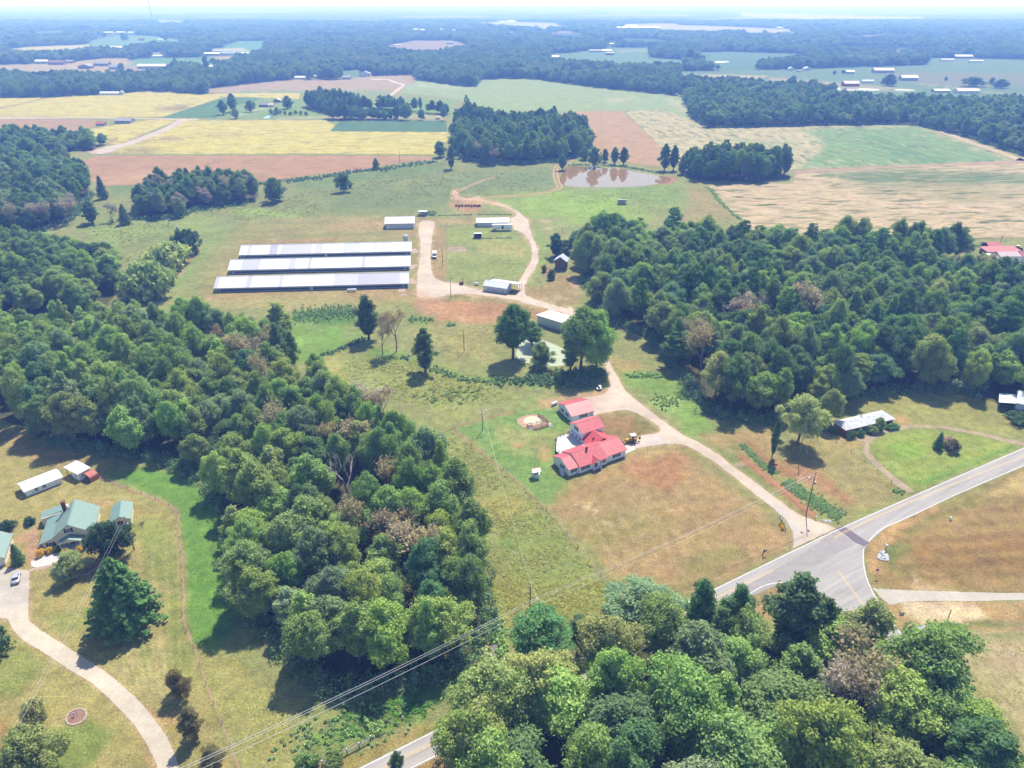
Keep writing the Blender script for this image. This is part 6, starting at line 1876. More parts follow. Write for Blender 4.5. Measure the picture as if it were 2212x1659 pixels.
F_ = Frame('garden_shed', lft([(1100, 985)])[0], lft([(1285, 945)])[0], 'small cream shed with pale green roof behind the utility pole', 'shed'); o_ = F_.o
wall_block(o_, 0, 4.9, -.4, 7.0, 2.4, 1.3, 'y', M_CREAM)
roof_gable(o_, 0, 4.9, -.4, 7.0, 2.4, 1.3, 'y', M_GREENROOF, .35, .5)
MB().box(-.9, -.03, 1.2, 2.6, 0, 2.0).build('side_closet', M_WOOD, o_)
MB().box(3.6, 4.4, -1.3, -.45, .02, .9).build('well_house', M_TRIM, o_)
door(o_, 'front', -.42, 2.2, 1.4, 2.0, M_DARK)

F_ = Frame('cream_garage', lft([(-200, 1400)])[0], lft([(60, 1345)])[0], 'cream garage with pale green roof where the gravel drive begins', 'garage'); o_ = F_.o
Lg_ = F_.len
wall_block(o_, 0, Lg_, 0, 9.5, 2.7, 2.2, 'y', M_CREAM)
roof_gable(o_, 0, Lg_, 0, 9.5, 2.7, 2.2, 'y', M_GREENROOF, .4, .4)
for u_ in (Lg_ - 1.9, Lg_ - 4.8):
    d_ = MB().box(u_ - 1.2, u_ + 1.2, -.06, .02, .05, 2.2).build('garage_door', M_TRIM, o_)
    for i_ in range(3):
        MB().box(u_ - 1.15, u_ + 1.15, -.09, -.06, .1 + i_ * .7, .72 + i_ * .7).build('door_panel', M_TRIM, d_)

F_ = Frame('storage_building', lft([(265, 681)])[0], lft([(605, 545)])[0], 'long low white building with two blue windows', 'shed'); o_ = F_.o; L_ = 9.8
wall_block(o_, 0, L_, 0, 5.6, 2.1, 1.0, 'x', M_WHITE)
roof_gable(o_, 0, L_, 0, 5.6, 2.1, 1.0, 'x', M_WROOF, .45, .5)
window(o_, 'front', -.02, 2.8, 1.25, .9, 1.1, False)
window(o_, 'front', -.02, 4.9, 1.25, .9, 1.0, False)
window(o_, 'front', -.02, 1.6, .7, .3, .3, False, 0)

F_ = Frame('carport', lft([(780, 526)])[0], lft([(885, 470)])[0], 'white carport shed with flat white roof beside the red tank shelter', 'carport', turn=61); o_ = F_.o
MB().box(0, 3.6, 0, 2.9, 0, 2.5).build('wall', M_WHITE, o_)
slab_strip([(-.5, 2.62), (6.6, 2.95)], -.4, 4.0, 'x').build('roof', M_WROOF, o_)
for x_ in (.1, 3.5):
    MB().box(x_ - .09, x_ + .09, 6.1, 6.28, 0, 2.92).build('post', M_WOOD, o_)
MB().box(.3, 1.6, 3.3, 4.6, .02, 1.0).build('workbench', M_TRIM, o_)
window(o_, 'left', -.02, 1.5, 1.4, .8, .9, False)

F_ = Frame('tank_shelter', lft([(885, 545)])[0], lft([(968, 500)])[0], 'small rusty red barrel roofed shelter at the fence end', 'shelter', turn=60); o_ = F_.o
arc_ = [(2.0 + 2.0 * math.cos(math.pi * i / 10), 1.2 + 1.25 * math.sin(math.pi * i / 10)) for i in range(11)]
M_REDTIN = simple('red_tin', alb((226, 132, 112)) * 1.15, .6, var=.22, scale=1.5)
m_ = MB(); m_.prism([(4.0, 0)] + arc_ + [(0, 0), (.12, 0)] + [(2.0 - 1.88 * math.cos(math.pi * i / 10), 1.2 + 1.13 * math.sin(math.pi * i / 10)) for i in range(11)] + [(3.88, 0)], 'x', 0, 2.8)
m_.build('shell', M_REDTIN, o_)
MB().prism([(.14, .02), (3.86, .02), (3.86, 1.2), (2, 2.3), (.14, 1.2)], 'x', 1.6, 1.7).build('back_panel', M_DARK, o_)
for i_ in range(5):
    MB().prism([(4.03, 1.2)] + [(2.0 + 2.03 * math.cos(math.pi * k / 10), 1.2 + 1.28 * math.sin(math.pi * k / 10)) for k in range(1, 10)] + [(-.03, 1.2), (0, 1.19)] + [(2.0 - 1.99 * math.cos(math.pi * k / 10), 1.19 + 1.24 * math.sin(math.pi * k / 10)) for k in range(1, 10)] + [(4.0, 1.19)], 'x', .02 + i_ * .67, .12 + i_ * .67).build('hoop', M_REDTIN, o_)

# ------------------------------------------------------------------ brick house, blue-grey house, red sheds at the right
F_ = Frame('brick_house', T(2000, 1200, 1045, 170), T(2000, 1200, 1365, 88), 'long low orange brick house with stained white roof', 'house', turn=20.5); o_ = F_.o
L_ = 21.0
MB().box(0, L_, 0, 5.2, 0, 2.55).build('wall', M_BRICK, o_)
hp_ = MB()
a_ = [(-.5, -.6, 2.56), (L_ + .5, -.6, 2.56), (L_ + .5, 5.8, 2.56), (-.5, 5.8, 2.56)]; b_ = [(1.4, 2.6, 4.0), (L_ - 1.6, 2.6, 4.0)]
M_OLDROOF = ribbed('streaked_white_roof', (0.5, 0.5, 0.52), 'x', .8, .55, var=.15, stain=(.2, .19, .18))
for q_ in ([a_[0], a_[1], b_[1], b_[0]], [a_[2], a_[3], b_[0], b_[1]], [a_[1], a_[2], b_[1]], [a_[3], a_[0], b_[0]]):
    hp_.poly(q_)
hp_.poly(a_[::-1]); hp_.build('roof', M_OLDROOF, o_)
MB().lathe([(.25, 0), (.25, .7), (.38, .75), (.1, 1.0)], 10, (9.6, 3.4, 3.5)).build('roof_vent', M_STEEL, o_)
window(o_, 'front', -.02, 4.5, 1.4, 1.2, 1.0, False); window(o_, 'front', -.02, 16.5, 1.4, 1.2, 1.0, False)
door(o_, 'front', -.02, 10.2, 1.0, 2.05, M_TRIM)
MB().box(-2.4, -.3, 5.6, 7.6, .02, 1.6).build('oil_shed', M_WOOD, o_)

rt_ = lambda X, Y: (2550 * .737333 + X / 4.9156 * .737333, 1130 * .737333 + Y / 4.9156 * .737333)
F_ = Frame('blue_grey_house', rt_(2055, 400), rt_(2420, 540), 'pale blue house with open lean-to porch at the wood edge', 'house', turn=-32); o_ = F_.o
wall_block(o_, 0, 12, 0, 8.5, 4.6, 2.6, 'x', ribbed('pale_blue_siding', (.45, .48, .56), 'z', .25, .7, var=.05))
roof_gable(o_, 0, 12, 0, 8.5, 4.6, 2.6, 'x', ribbed('silver_roof', (.66, .68, .74), 'x', .5, .45, var=.05), .4, .4)
slab_strip([(-5.2, 2.9), (-.04, 3.9)], .2, 8.2, 'y').build('lean_to_roof', bpy.data.materials['silver_roof'], o_)
for y_ in (.5, 3.0, 5.5, 8.0):
    MB().box(-5.0, -4.82, y_ - .09, y_ + .09, 0, 2.92).build('post', M_WOOD, o_)
window(o_, 'front', -.02, 2.6, 1.8, 1.1, 1.3, False); window(o_, 'front', -.02, 6.5, 1.8, 1.1, 1.3, False)

rs = lambda X, Y: (2700 * .737333 + X / 7.3733 * .737333, 680 * .737333 + Y / 7.3733 * .737333)
M_REDSHED = ribbed('faded_red_roof', alb((226, 110, 112)), 'x', .5, .5, var=.12)
M_PINKSHED = ribbed('pink_white_roof', alb((250, 222, 226)), 'x', .9, .5, var=.06)
F_ = Frame('pole_barn', rs(1480, 405), rs(1740, 390), 'small red roofed pole barn by the parked tractor', 'barn', turn=2); o_ = F_.o
slab_strip([(-.3, 2.7), (4.0, 4.2)], -1.6, 7.0, 'x').build('roof', M_REDSHED, o_)
slab_strip([(4.0, 4.2), (8.3, 2.9)], -1.6, 7.0, 'x').build('roof', M_REDSHED, o_)
for x_ in (-1.3, 2.7, 6.7):
    for y_ in (0, 8.0):
        MB().box(x_ - .1, x_ + .1, y_ - .1, y_ + .1, 0, 2.8).build('post', M_WOOD, o_)
MB().box(-1.0, 6.6, 7.7, 7.8, .1, 2.7).build('wall', M_BROWNWOOD, o_)
F_ = Frame('long_red_shed', rs(1390, 520), rs(2050, 480), 'long low shed with faded red roof between two barns', 'shed', turn=3); o_ = F_.o
MB().box(.5, 20, 0.5, 7.5, 0, 2.3).build('wall', M_BROWNWOOD, o_)
slab_strip([(-.2, 2.45), (8.2, 3.3)], 0, 21, 'x').build('roof', M_REDSHED, o_)
F_ = Frame('white_barn', rs(1705, 700), rs(2090, 640), 'white walled barn with pinkish roof beside the bushy hedge', 'barn', turn=4); o_ = F_.o
MB().box(0, 11.5, 2.0, 8.6, 0, 4.4).build('wall', M_WHITE, o_)
MB().box(.4, 11.0, 1.9, 2.02, .1, 1.6).build('opening', M_DARK, o_)
slab_strip([(1.2, 4.0), (5.4, 5.6)], -.4, 12, 'x').build('roof', M_PINKSHED, o_)
slab_strip([(5.4, 5.6), (9.4, 4.0)], -.4, 12, 'x').build('roof', M_PINKSHED, o_)
slab_strip([(1.6, 3.2), (7.6, 4.2)], -5.2, -.45, 'x').build('side_roof', M_LGREYWALL, o_)
for x_ in (-5.0, -2.6):
    MB().box(x_, x_ + .2, 1.9, 2.1, 0, 3.3).build('post', M_WOOD, o_)
F_ = Frame('white_cottage', rs(2120, 640), rs(2330, 700), 'white cottage with pink red roof partly out of frame', 'house', turn=-14); o_ = F_.o
wall_block(o_, 0, 10, 0, 7.5, 3.2, 1.9, 'x', M_WHITE)
roof_gable(o_, 0, 10, 0, 7.5, 3.2, 1.9, 'x', M_REDSHED, .4, .4)

# ------------------------------------------------------------------ trees and shrubs that stand apart
def row(*a, **k): return plant_px(*a, **k)


SOLO = [
    # name, shape, foot x, foot y, top y, width, tone, label
    ('broadleaf_tree', 'upright0', *T(1000, 700, 545, 862), 705, 58, 'dark', 'dark upright tree alone in the middle of the meadow'),
    ('broadleaf_tree', 'upright1', *T(1000, 700, 178, 652), 634, 54, 'dark', 'dark tall tree behind two brown thinning trees'),
    ('bare_tree', 'brown1', *T(1000, 700, 357, 728), 674, 50, 'brown', 'brown thinning tree beside the meadow ditch, rounder of two'),
    ('bare_tree', 'brown0', *T(1000, 700, 270, 748), 680, 46, 'brown', 'brown thinning tree with two stems under the dark tall tree'),
    ('broadleaf_tree', 'leafy1', *T(1000, 700, 1112, 775), 654, 84, 'dark', 'tall dark tree at the meadow end of the duckweed pond'),
    ('broadleaf_tree', 'field0', *T(1000, 700, 1295, 830), 738, 62, 'mid', 'small round tree on the near bank of the duckweed pond'),
    ('broadleaf_tree', 'leafy4', *T(1000, 700, 1235, 690), 694, 54, 'dark', 'slim tree behind the duckweed pond by the silver shed'),
    ('broadleaf_tree', 'leafy7', *T(1000, 700, 1550, 850), 656, 96, 'mid', 'tall leafy tree at the lane end of the duckweed pond'),
    ('broadleaf_tree', 'leafy3', *T(1000, 700, 1652, 842), 668, 84, 'bright', 'bright green tree leaning over the gravel lane by the pond'),
    ('broadleaf_tree', 'upright0', *T(1000, 700, 1484, 852), 712, 42, 'dark', 'dark slender tree on the pond dam'),
    ('broadleaf_tree', 'upright1', *T(0, 700, 1828, 690), 649, 60, 'olive', 'tall ragged tree at the tip of the wood under the poultry sheds'),
    ('bare_tree', 'brown0', 766, 905, 838, 66, 'dead', 'half dead brown tree at the wood edge, westernmost of four'),
    ('bare_tree', 'brown1', 788, 918, 832, 66, 'dead', 'half dead brown tree at the wood edge with the tallest stem'),
    ('bare_tree', 'brown0', 814, 912, 834, 66, 'dead', 'half dead brown tree at the wood edge beside the meadow weeds'),
    ('bare_tree', 'brown1', 832, 926, 848, 66, 'brown', 'half dead brown tree at the wood edge, lowest of four'),
    ('evergreen_tree', 'cedar', 278, 1346, 1216, 152, 'pinegreen', 'big dark layered evergreen on the lawn'),
    ('evergreen_tree', 'field1', *lft([(1098, 1272)])[0], 1127, 86, 'deep', 'dense blackish green magnolia beside the green-roofed house'),
    ('ornamental_tree', 'field0', *lft([(700, 1470)])[0], 1196, 72, 'tanolive', 'tan olive weeping tree in the stone edged bed'),
    ('evergreen_tree', 'cone', *lft([(190, 1325)])[0], 1178, 27, 'dark', 'small pointed evergreen beside the cream garage'),
    ('evergreen_tree', 'cedar', -8, 1410, 1292, 72, 'dark', 'dark evergreen cut by the picture edge at the drive bend'),
    ('ornamental_tree', 'field1', *T(0, 1700, 1172, 748), 1448, 52, 'russet', 'brownish olive small tree by the clay path, uppermost of three'),
    ('ornamental_tree', 'upright0', *T(0, 1700, 1262, 1022), 1526, 52, 'russet', 'brownish olive small tree by the clay path, middle of three'),
    ('ornamental_tree', 'field0', *T(0, 1700, 1385, 1245), 1616, 58, 'russet', 'brownish olive small tree by the clay path, lowest of three'),
    ('broadleaf_tree', 'field1', *T(0, 1700, 250, 1320), 1582, 128, 'olive', 'wide olive tree at the bottom corner of the lawn'),
    ('broadleaf_tree', 'leafy2', *T(2000, 1200, 745, 215), 856, 92, 'tanolive', 'tan olive tree in front of the wood with guy wired pole'),
    ('broadleaf_tree', 'leafy1', 1786, 918, 838, 48, 'olive', 'olive tree between the brick house and the wood'),
    ('broadleaf_tree', 'leafy4', 1764, 872, 808, 52, 'yellowgreen', 'yellow green tree behind the brick house chimney side'),
    ('broadleaf_tree', 'leafy0', 1822, 868, 795, 56, 'grey', 'grey green round tree directly behind the brick house'),
    ('evergreen_tree', 'cone', *T(2000, 1200, 1650, 252), 937, 22, 'dark', 'small dark evergreen on the lawn island'),
    ('ornamental_tree', 'bush1', *T(2000, 1200, 1744, 270), 951, 31, 'russet', 'brownish round bush on the lawn island'),
    ('broadleaf_tree', 'field0', *T(0, 250, 1782, 756), 383, 53, 'dark', 'round oak alone on the upper pasture'),
    ('evergreen_tree', 'cone', *T(0, 250, 672, 736), 383, 23, 'deep', 'dark pointed tree by the copper plowed field'),
    ('broadleaf_tree', 'field1', *T(1000, 250, 18, 690), 372, 32, 'dark', 'small round oak in the pasture below the plowed field'),
    ('broadleaf_tree', 'field0', *T(1000, 250, 225, 545), 341, 16, 'dark', 'tiny round tree on the edge of the plowed field'),
    ('broadleaf_tree', 'field1', *T(1000, 250, 640, 464), 303, 30, 'dark', 'low dark tree at the yellow field corner'),
    ('broadleaf_tree', 'upright0', *T(1000, 250, 713, 543), 313, 24, 'dark', 'dark upright tree standing before the pond grove'),
    ('broadleaf_tree', 'upright1', *T(1000, 250, 1432, 550), 330, 21, 'bluegreen', 'blue green slim tree at the pond inlet'),
    ('pine_tree', 'field0', *T(1000, 250, 1575, 482), 317, 28, 'dark', 'dark pine behind the brown pond beside the grove'),
    ('pine_tree', 'field1', *T(1000, 250, 1637, 528), 315, 29, 'dark', 'dark pine at the water edge of the brown pond'),
    ('pine_tree', 'field0', *T(1000, 250, 1708, 497), 321, 20, 'dark', 'smallest dark pine behind the brown pond'),
    ('pine_tree', 'upright0', *T(1000, 250, 1770, 512), 316, 24, 'dark', 'dark pine of the pair behind the brown pond, bushier one'),
    ('pine_tree', 'upright1', *T(1000, 250, 1828, 515), 316, 24, 'dark', 'dark pine of the pair behind the brown pond, by the pink field'),
    ('broadleaf_tree', 'upright0', *T(1000, 250, 2092, 552), 308, 28, 'dark', 'tall dark tree on the pond bank before the pine block'),
    ('broadleaf_tree', 'upright1', *T(1000, 250, 2150, 552), 311, 24, 'dark', 'second tall tree on the pond bank before the pine block'),
    ('broadleaf_tree', 'field0', *T(1000, 250, 2205, 575), 334, 22, 'grey', 'grey green small tree on the red pond bank'),
    ('shrub', 'bush0', *T(0, 250, 1210, 1096), 496, 52, 'deep', 'blackish green round shrub at the top of the gully'),
    ('shrub', 'bush1', *T(0, 250, 1092, 1195), 523, 86, 'tanolive', 'big tan olive shrub in the gully row'),
    ('shrub', 'bush2', *T(0, 700, 962, 388), 566, 94, 'olive', 'biggest olive shrub at the bottom of the gully'),
    ('shrub', 'bush0', *T(0, 700, 1085, 292), 579, 38, 'olive', 'small olive shrub beside the washed out gully'),
    ('broadleaf_tree', 'field1', *T(0, 700, 600, 240), 522, 92, 'deep', 'big blackish green oak at the tip of the upper wood'),
    ('broadleaf_tree', 'upright0', *T(0, 250, 600, 896), 432, 42, 'dark', 'dark tree standing between the bend wood and the copse'),
    ('bare_tree', 'brown0', *T(0, 250, 728, 886), 440, 34, 'mauve', 'mauve brown thin tree below the copse'),
    ('broadleaf_tree', 'cone', *T(0, 250, 815, 900), 444, 26, 'dark', 'dark conical tree at the foot of the copse'),
    ('bare_tree', 'brown1', *T(0, 250, 440, 896), 430, 40, 'mauve', 'mauve leaning tree at the bend wood edge'),
    ('broadleaf_tree', 'upright1', *T(0, 250, 1447, 190), 214, 23, 'dark', 'dark tall tree west of the homestead drive'),
    ('broadleaf_tree', 'upright0', *T(0, 250, 1512, 172), 200, 27, 'dark', 'tallest dark tree of the homestead'),
    ('broadleaf_tree', 'field0', *T(0, 250, 1530, 215), 232, 22, 'grey', 'grey green tree at the homestead drive mouth'),
    ('broadleaf_tree', 'field1', *T(0, 250, 1625, 172), 215, 20, 'mid', 'mid green tree beside the homestead drive'),
    ('broadleaf_tree', 'field0', *T(0, 250, 1865, 152), 206, 27, 'dark', 'round dark tree between homestead barn and camp grove'),
    ('broadleaf_tree', 'field1', *T(0, 250, 1758, 185), 234, 11, 'grey', 'small lawn tree at the garden pond'),
    ('broadleaf_tree', 'field0', *T(0, 250, 1797, 188), 230, 15, 'grey', 'slightly larger lawn tree at the garden pond'),
    ('broadleaf_tree', 'upright0', *T(1000, 250, 1388, 1112), 502, 40, 'deep', 'dark ragged tree beside the tobacco barn'),
    ('broadleaf_tree', 'leafy4', *T(1000, 250, 1450, 1085), 518, 44, 'dark', 'dark shade tree above the tobacco barn roof'),
    ('shrub', 'bush0', *farm([(1722, 1075)])[0], 582, 15, 'dark', 'dark cone shaped shrub on the clay bank by the tobacco barn'),
    ('shrub', 'bush1', *farm([(1630, 985)])[0], 572, 10, 'dark', 'small shrub on the clay bank top'),
    ('pine_tree', 'pine0', *T(1000, 250, 2140, 1000), 451, 34, 'pinegreen', 'pine standing above the wood behind the lime pasture'),
    ('shrub', 'bush0', *T(1000, 1200, 405, 335), 955, 50, 'dark', 'dark roundish shrub by the bright weeds at the wood'),
    ('bare_tree', 'bare0', 752, 1078, 966, 112, 'dead', 'big bleached leafless tree leaning in the wood'),
    ('broadleaf_tree', 'field0', *T(1000, 1700, 366, 1232), 1622, 33, 'dark', 'young dark tree on the near side of the road'),
    ('shrub', 'bush0', *lft([(65, 1008)])[0], 1127, 33, 'deep', 'clipped dark shrub behind the cream garage'),
    ('shrub', 'bush1', *lft([(300, 946)])[0], 1118, 23, 'deep', 'clipped dark shrub beside the green-roofed house'),
    ('shrub', 'bush0', *lft([(400, 1258)])[0], 1188, 16, 'gold', 'golden shrub at the house corner by the chippings'),
    ('shrub', 'bush1', *lft([(488, 1228)])[0], 1182, 16, 'gold', 'golden shrub under the front window'),
    ('shrub', 'bush0', *lft([(642, 1252)])[0], 1187, 15, 'gold', 'golden shrub at the porch step'),
    ('shrub', 'bush1', *lft([(782, 1220)])[0], 1180, 15, 'gold', 'golden shrub at the porch corner'),
    ('shrub', 'bush2', *lft([(578, 1215)])[0], 1178, 13, 'dark', 'dark shrub beside the porch post'),
    ('ornamental_grass', 'bush0', *T(0, 1700, 238, 915), 1516, 43, 'tanolive', 'pale plumed pampas grass clump on the lawn'),
    ('shrub', 'bush0', *T(2000, 1200, 972, 152), 922, 18, 'dark', 'dark shrub at the brick house corner'),
    ('shrub', 'bush1', *T(2000, 1200, 1088, 176), 929, 24, 'dark', 'low dark shrub before the brick wall'),
    ('shrub', 'bush2', *T(2000, 1200, 1150, 166), 927, 20, 'dark', 'second low shrub before the brick wall'),
    ('shrub', 'bush0', *T(2000, 1200, 1215, 150), 920, 24, 'olive', 'olive shrub left of the brick house door'.replace('left of', 'just before')),
    ('shrub', 'bush1', *T(2000, 1200, 1268, 135), 903, 25, 'olive', 'tallest olive shrub against the brick house roof'),
    ('shrub', 'bush2', *T(2000, 1200, 1350, 118), 914, 28, 'dark', 'broad dark shrub at the end of the brick house'),
    ('shrub', 'bush1', *rt_(2170, 520), 896, 62, 'deep', 'dark shrub in front of the blue-grey house'),
    ('broadleaf_tree', 'upright0', *T(2000, 1200, 578, 312), 898, 22, 'dark', 'vine clad dead trunk beside the gravel lane bank'),
    ('shrub', 'bush0', *T(1000, 1700, -40, 1190), 1628, 40, 'mid', 'green shrub behind the rail fence'),
    ('shrub', 'bush1', *T(0, 1700, 1975, 1215), 1632, 46, 'mid', 'leafy roadside shrub below the rail fence'),
]
SOLO += [
    ('pine_tree', 'pine1', 1168, 1448, 1332, 112, 'pinegreen', 'big long needled pine between twin poles and road'),
    ('pine_tree', 'pine0', 1247, 1410, 1338, 52, 'pinegreen', 'smaller pine with bare stem beside the big roadside pine'),
    ('broadleaf_tree', 'leafy6', 1388, 1338, 1268, 150, 'grey', 'wide grey green oak north of the road below the meadow'),
    ('broadleaf_tree', 'leafy2', 1300, 1478, 1342, 140, 'tanolive', 'tan olive tree overhanging the road behind the pines'),
    ('broadleaf_tree', 'leafy7', 1418, 1428, 1288, 120, 'mid', 'full mid green tree overhanging the road centre line'),
    ('broadleaf_tree', 'upright0', 1500, 1402, 1246, 84, 'dark', 'tallest dark tree standing over the road by the grey oak'),
    ('broadleaf_tree', 'leafy4', 1578, 1404, 1264, 90, 'dark', 'dark tree at the road before the sandy corner'),
    ('broadleaf_tree', 'upright0', 1762, 1420, 1290, 66, 'dark', 'dark round topped tree at the mouth of the side road'),
    ('broadleaf_tree', 'leafy4', 1846, 1442, 1298, 112, 'olive', 'tall olive tree crossing the side road centre line'),
    ('broadleaf_tree', 'leafy6', 1968, 1532, 1364, 205, 'mid', 'very wide mid green tree beside the lone leaning pole'),
    ('broadleaf_tree', 'leafy5', 1040, 1664, 1512, 130, 'tanolive', 'sparse tan olive tree hanging over the road bend'),
    ('broadleaf_tree', 'leafy0', 1066, 1606, 1448, 160, 'olive', 'large olive tree covering the road near the creek'),
    ('broadleaf_tree', 'leafy6', 1160, 1566, 1418, 150, 'tanolive', 'broad tan olive tree below the big roadside pine'),
    ('broadleaf_tree', 'leafy3', 1060, 1745, 1592, 140, 'bright', 'bright green maple at the bottom by the road bend')]
for i_ in range(6):      # the vine hung hedge above the red sheds
    t_ = i_ / 5
    SOLO.append(('vine_thicket', 'bush%d' % (i_ % 3), *T(2000, 700, 1690 + 300 * t_, 232 - 26 * t_), 549 + 2 * (i_ % 2), 44, 'brown' if i_ % 2 else 'tanolive',
                 'vine hung brownish thicket near the red sheds, %s along from the wood' % ORD[i_]))
for nm_, key_, x_, yb_, yt_, w_, tone_, lab_ in SOLO:
    cat_ = 'shrub' if nm_ in ('shrub', 'vine_thicket') else 'grass' if nm_ == 'ornamental_grass' else 'tree'
    plant_px(nm_, key_, x_, yb_, yt_, w_, tone_, lab_, cat_)


# ------------------------------------------------------------------ undergrowth, hedgerow weeds, tall grass (nobody could count them)
def leaf_mass(name, label, runs, seed):
    """runs: (line in picture units, width m, height m, clumps per metre, tone, leaf size)"""
    rng = np.random.RandomState(seed)
    Q = []; CC = []
    for pts, wd, ht, dens, tone, ls in runs:
        p = [G(*q) for q in smooth(pts, 1)]
        for a, b in zip(p[:-1], p[1:]):
            L = (b - a).length
            n = rng.poisson(L * dens * 1.5)
            if n == 0: continue
            d = (b - a).normalized(); nr = Vector((-d.y, d.x, 0))
            for _ in range(n):
                c = a.lerp(b, rng.rand()) + nr * (rng.randn() * wd * .38)
                h = ht * rng.uniform(.35, 1.1); r = rng.uniform(.5, 1.0) * max(.5, ht * .45)
                m = int(24 + 16 * rng.rand())
                dd = rng.randn(m, 3); dd[:, 2] = np.abs(dd[:, 2]); dd /= np.linalg.norm(dd, axis=1, keepdims=True)
                cen = np.array([c.x, c.y, 0.03]) + dd * np.array([r, r, h]) * rng.uniform(.75, 1.05, (m, 1))
                nn = dd + rng.randn(m, 3) * .5; nn /= np.linalg.norm(nn, axis=1, keepdims=True)
                Q.append(cards(cen, nn, ls * rng.uniform(.6, 1.3, m), rng, .6))
                col = np.array(leaf_rgba(tone)[:3]) * rng.uniform(1.0, 1.5)
                CC.append(np.repeat(col[None], m * 4, 0))
    q = np.concatenate(Q); cc = np.concatenate(CC)
    me = quads_mesh(name, q, MASS_LEAF)
    set_col(me, cc)
    o = link(bpy.data.objects.new(name, me))
    return tag(o, label, kind='stuff')


def mass_material():
    k = N('leaf_of_undergrowth')
    at = k.n('ShaderNodeAttribute', attribute_name='soil_tint')
    rnd = k.n('ShaderNodeNewGeometry').outputs['Random Per Island']
    c = k.mix(1.0, at.outputs['Color'], k.ramp(rnd, 0, 1, .68, 1.34), 'MULTIPLY')
    d = k.n('ShaderNodeBsdfDiffuse'); k.l(c, d.inputs['Color'])
    t = k.n('ShaderNodeBsdfTranslucent'); k.l(c, t.inputs['Color'])
    m = k.n('ShaderNodeMixShader'); m.inputs[0].default_value = .3
    k.l(d.outputs[0], m.inputs[1]); k.l(t.outputs[0], m.inputs[2]); k.l(m.outputs[0], k.out.inputs['Surface'])
    return k.m


MASS_LEAF = mass_material()


def wood_edge(name, i0, i1):
    return [proj(x, y, 0) for x, y in gpoly(name)][i0:i1]


leaf_mass('undergrowth', 'shady undergrowth along the edges of the woods', [
    (wood_edge('central', 7, 30), 4.5, 3.0, 3.4, 'dark', .26), (wood_edge('central', 9, 16), 5, 2.0, 1.5, 'mid', .35),
    (wood_edge('right', 22, 39), 4.5, 3.0, 3.2, 'dark', .28), (wood_edge('front', 0, 6), 4, 2.5, 2.0, 'olive', .36), (wood_edge('front', 10, 21), 4, 2.4, 2.0, 'mid', .36),
    (wood_edge('grove', 6, 13), 4, 3, 1.2, 'dark', .5), (wood_edge('copse', 5, 11), 4, 2.5, 1.2, 'dark', .5), (wood_edge('bend', 4, 9), 5, 3, 1.2, 'dark', .5), (wood_edge('strip', 7, 16), 4, 3, .8, 'dark', .6),
    (m3([(1760, 900), (1850, 860), (1920, 900), (1850, 960), (1780, 980)]), 9, 2.6, 4.5, 'grey', .34), (m3([(1800, 820), (1900, 810), (1930, 870)]), 6, 2.4, 3.5, 'bright', .34)], 71)
leaf_mass('bank_creeper', 'bright green creeping juniper along the clay bank', [
    (n3([(375, 222), (430, 270), (500, 340), (560, 385), (615, 415)]), 1.8, .4, 14, 'mid', .16), (n3([(660, 468), (720, 500), (800, 560), (880, 610), (960, 660), (1030, 700)]), 3.6, .5, 24, 'mid', .16)], 72)
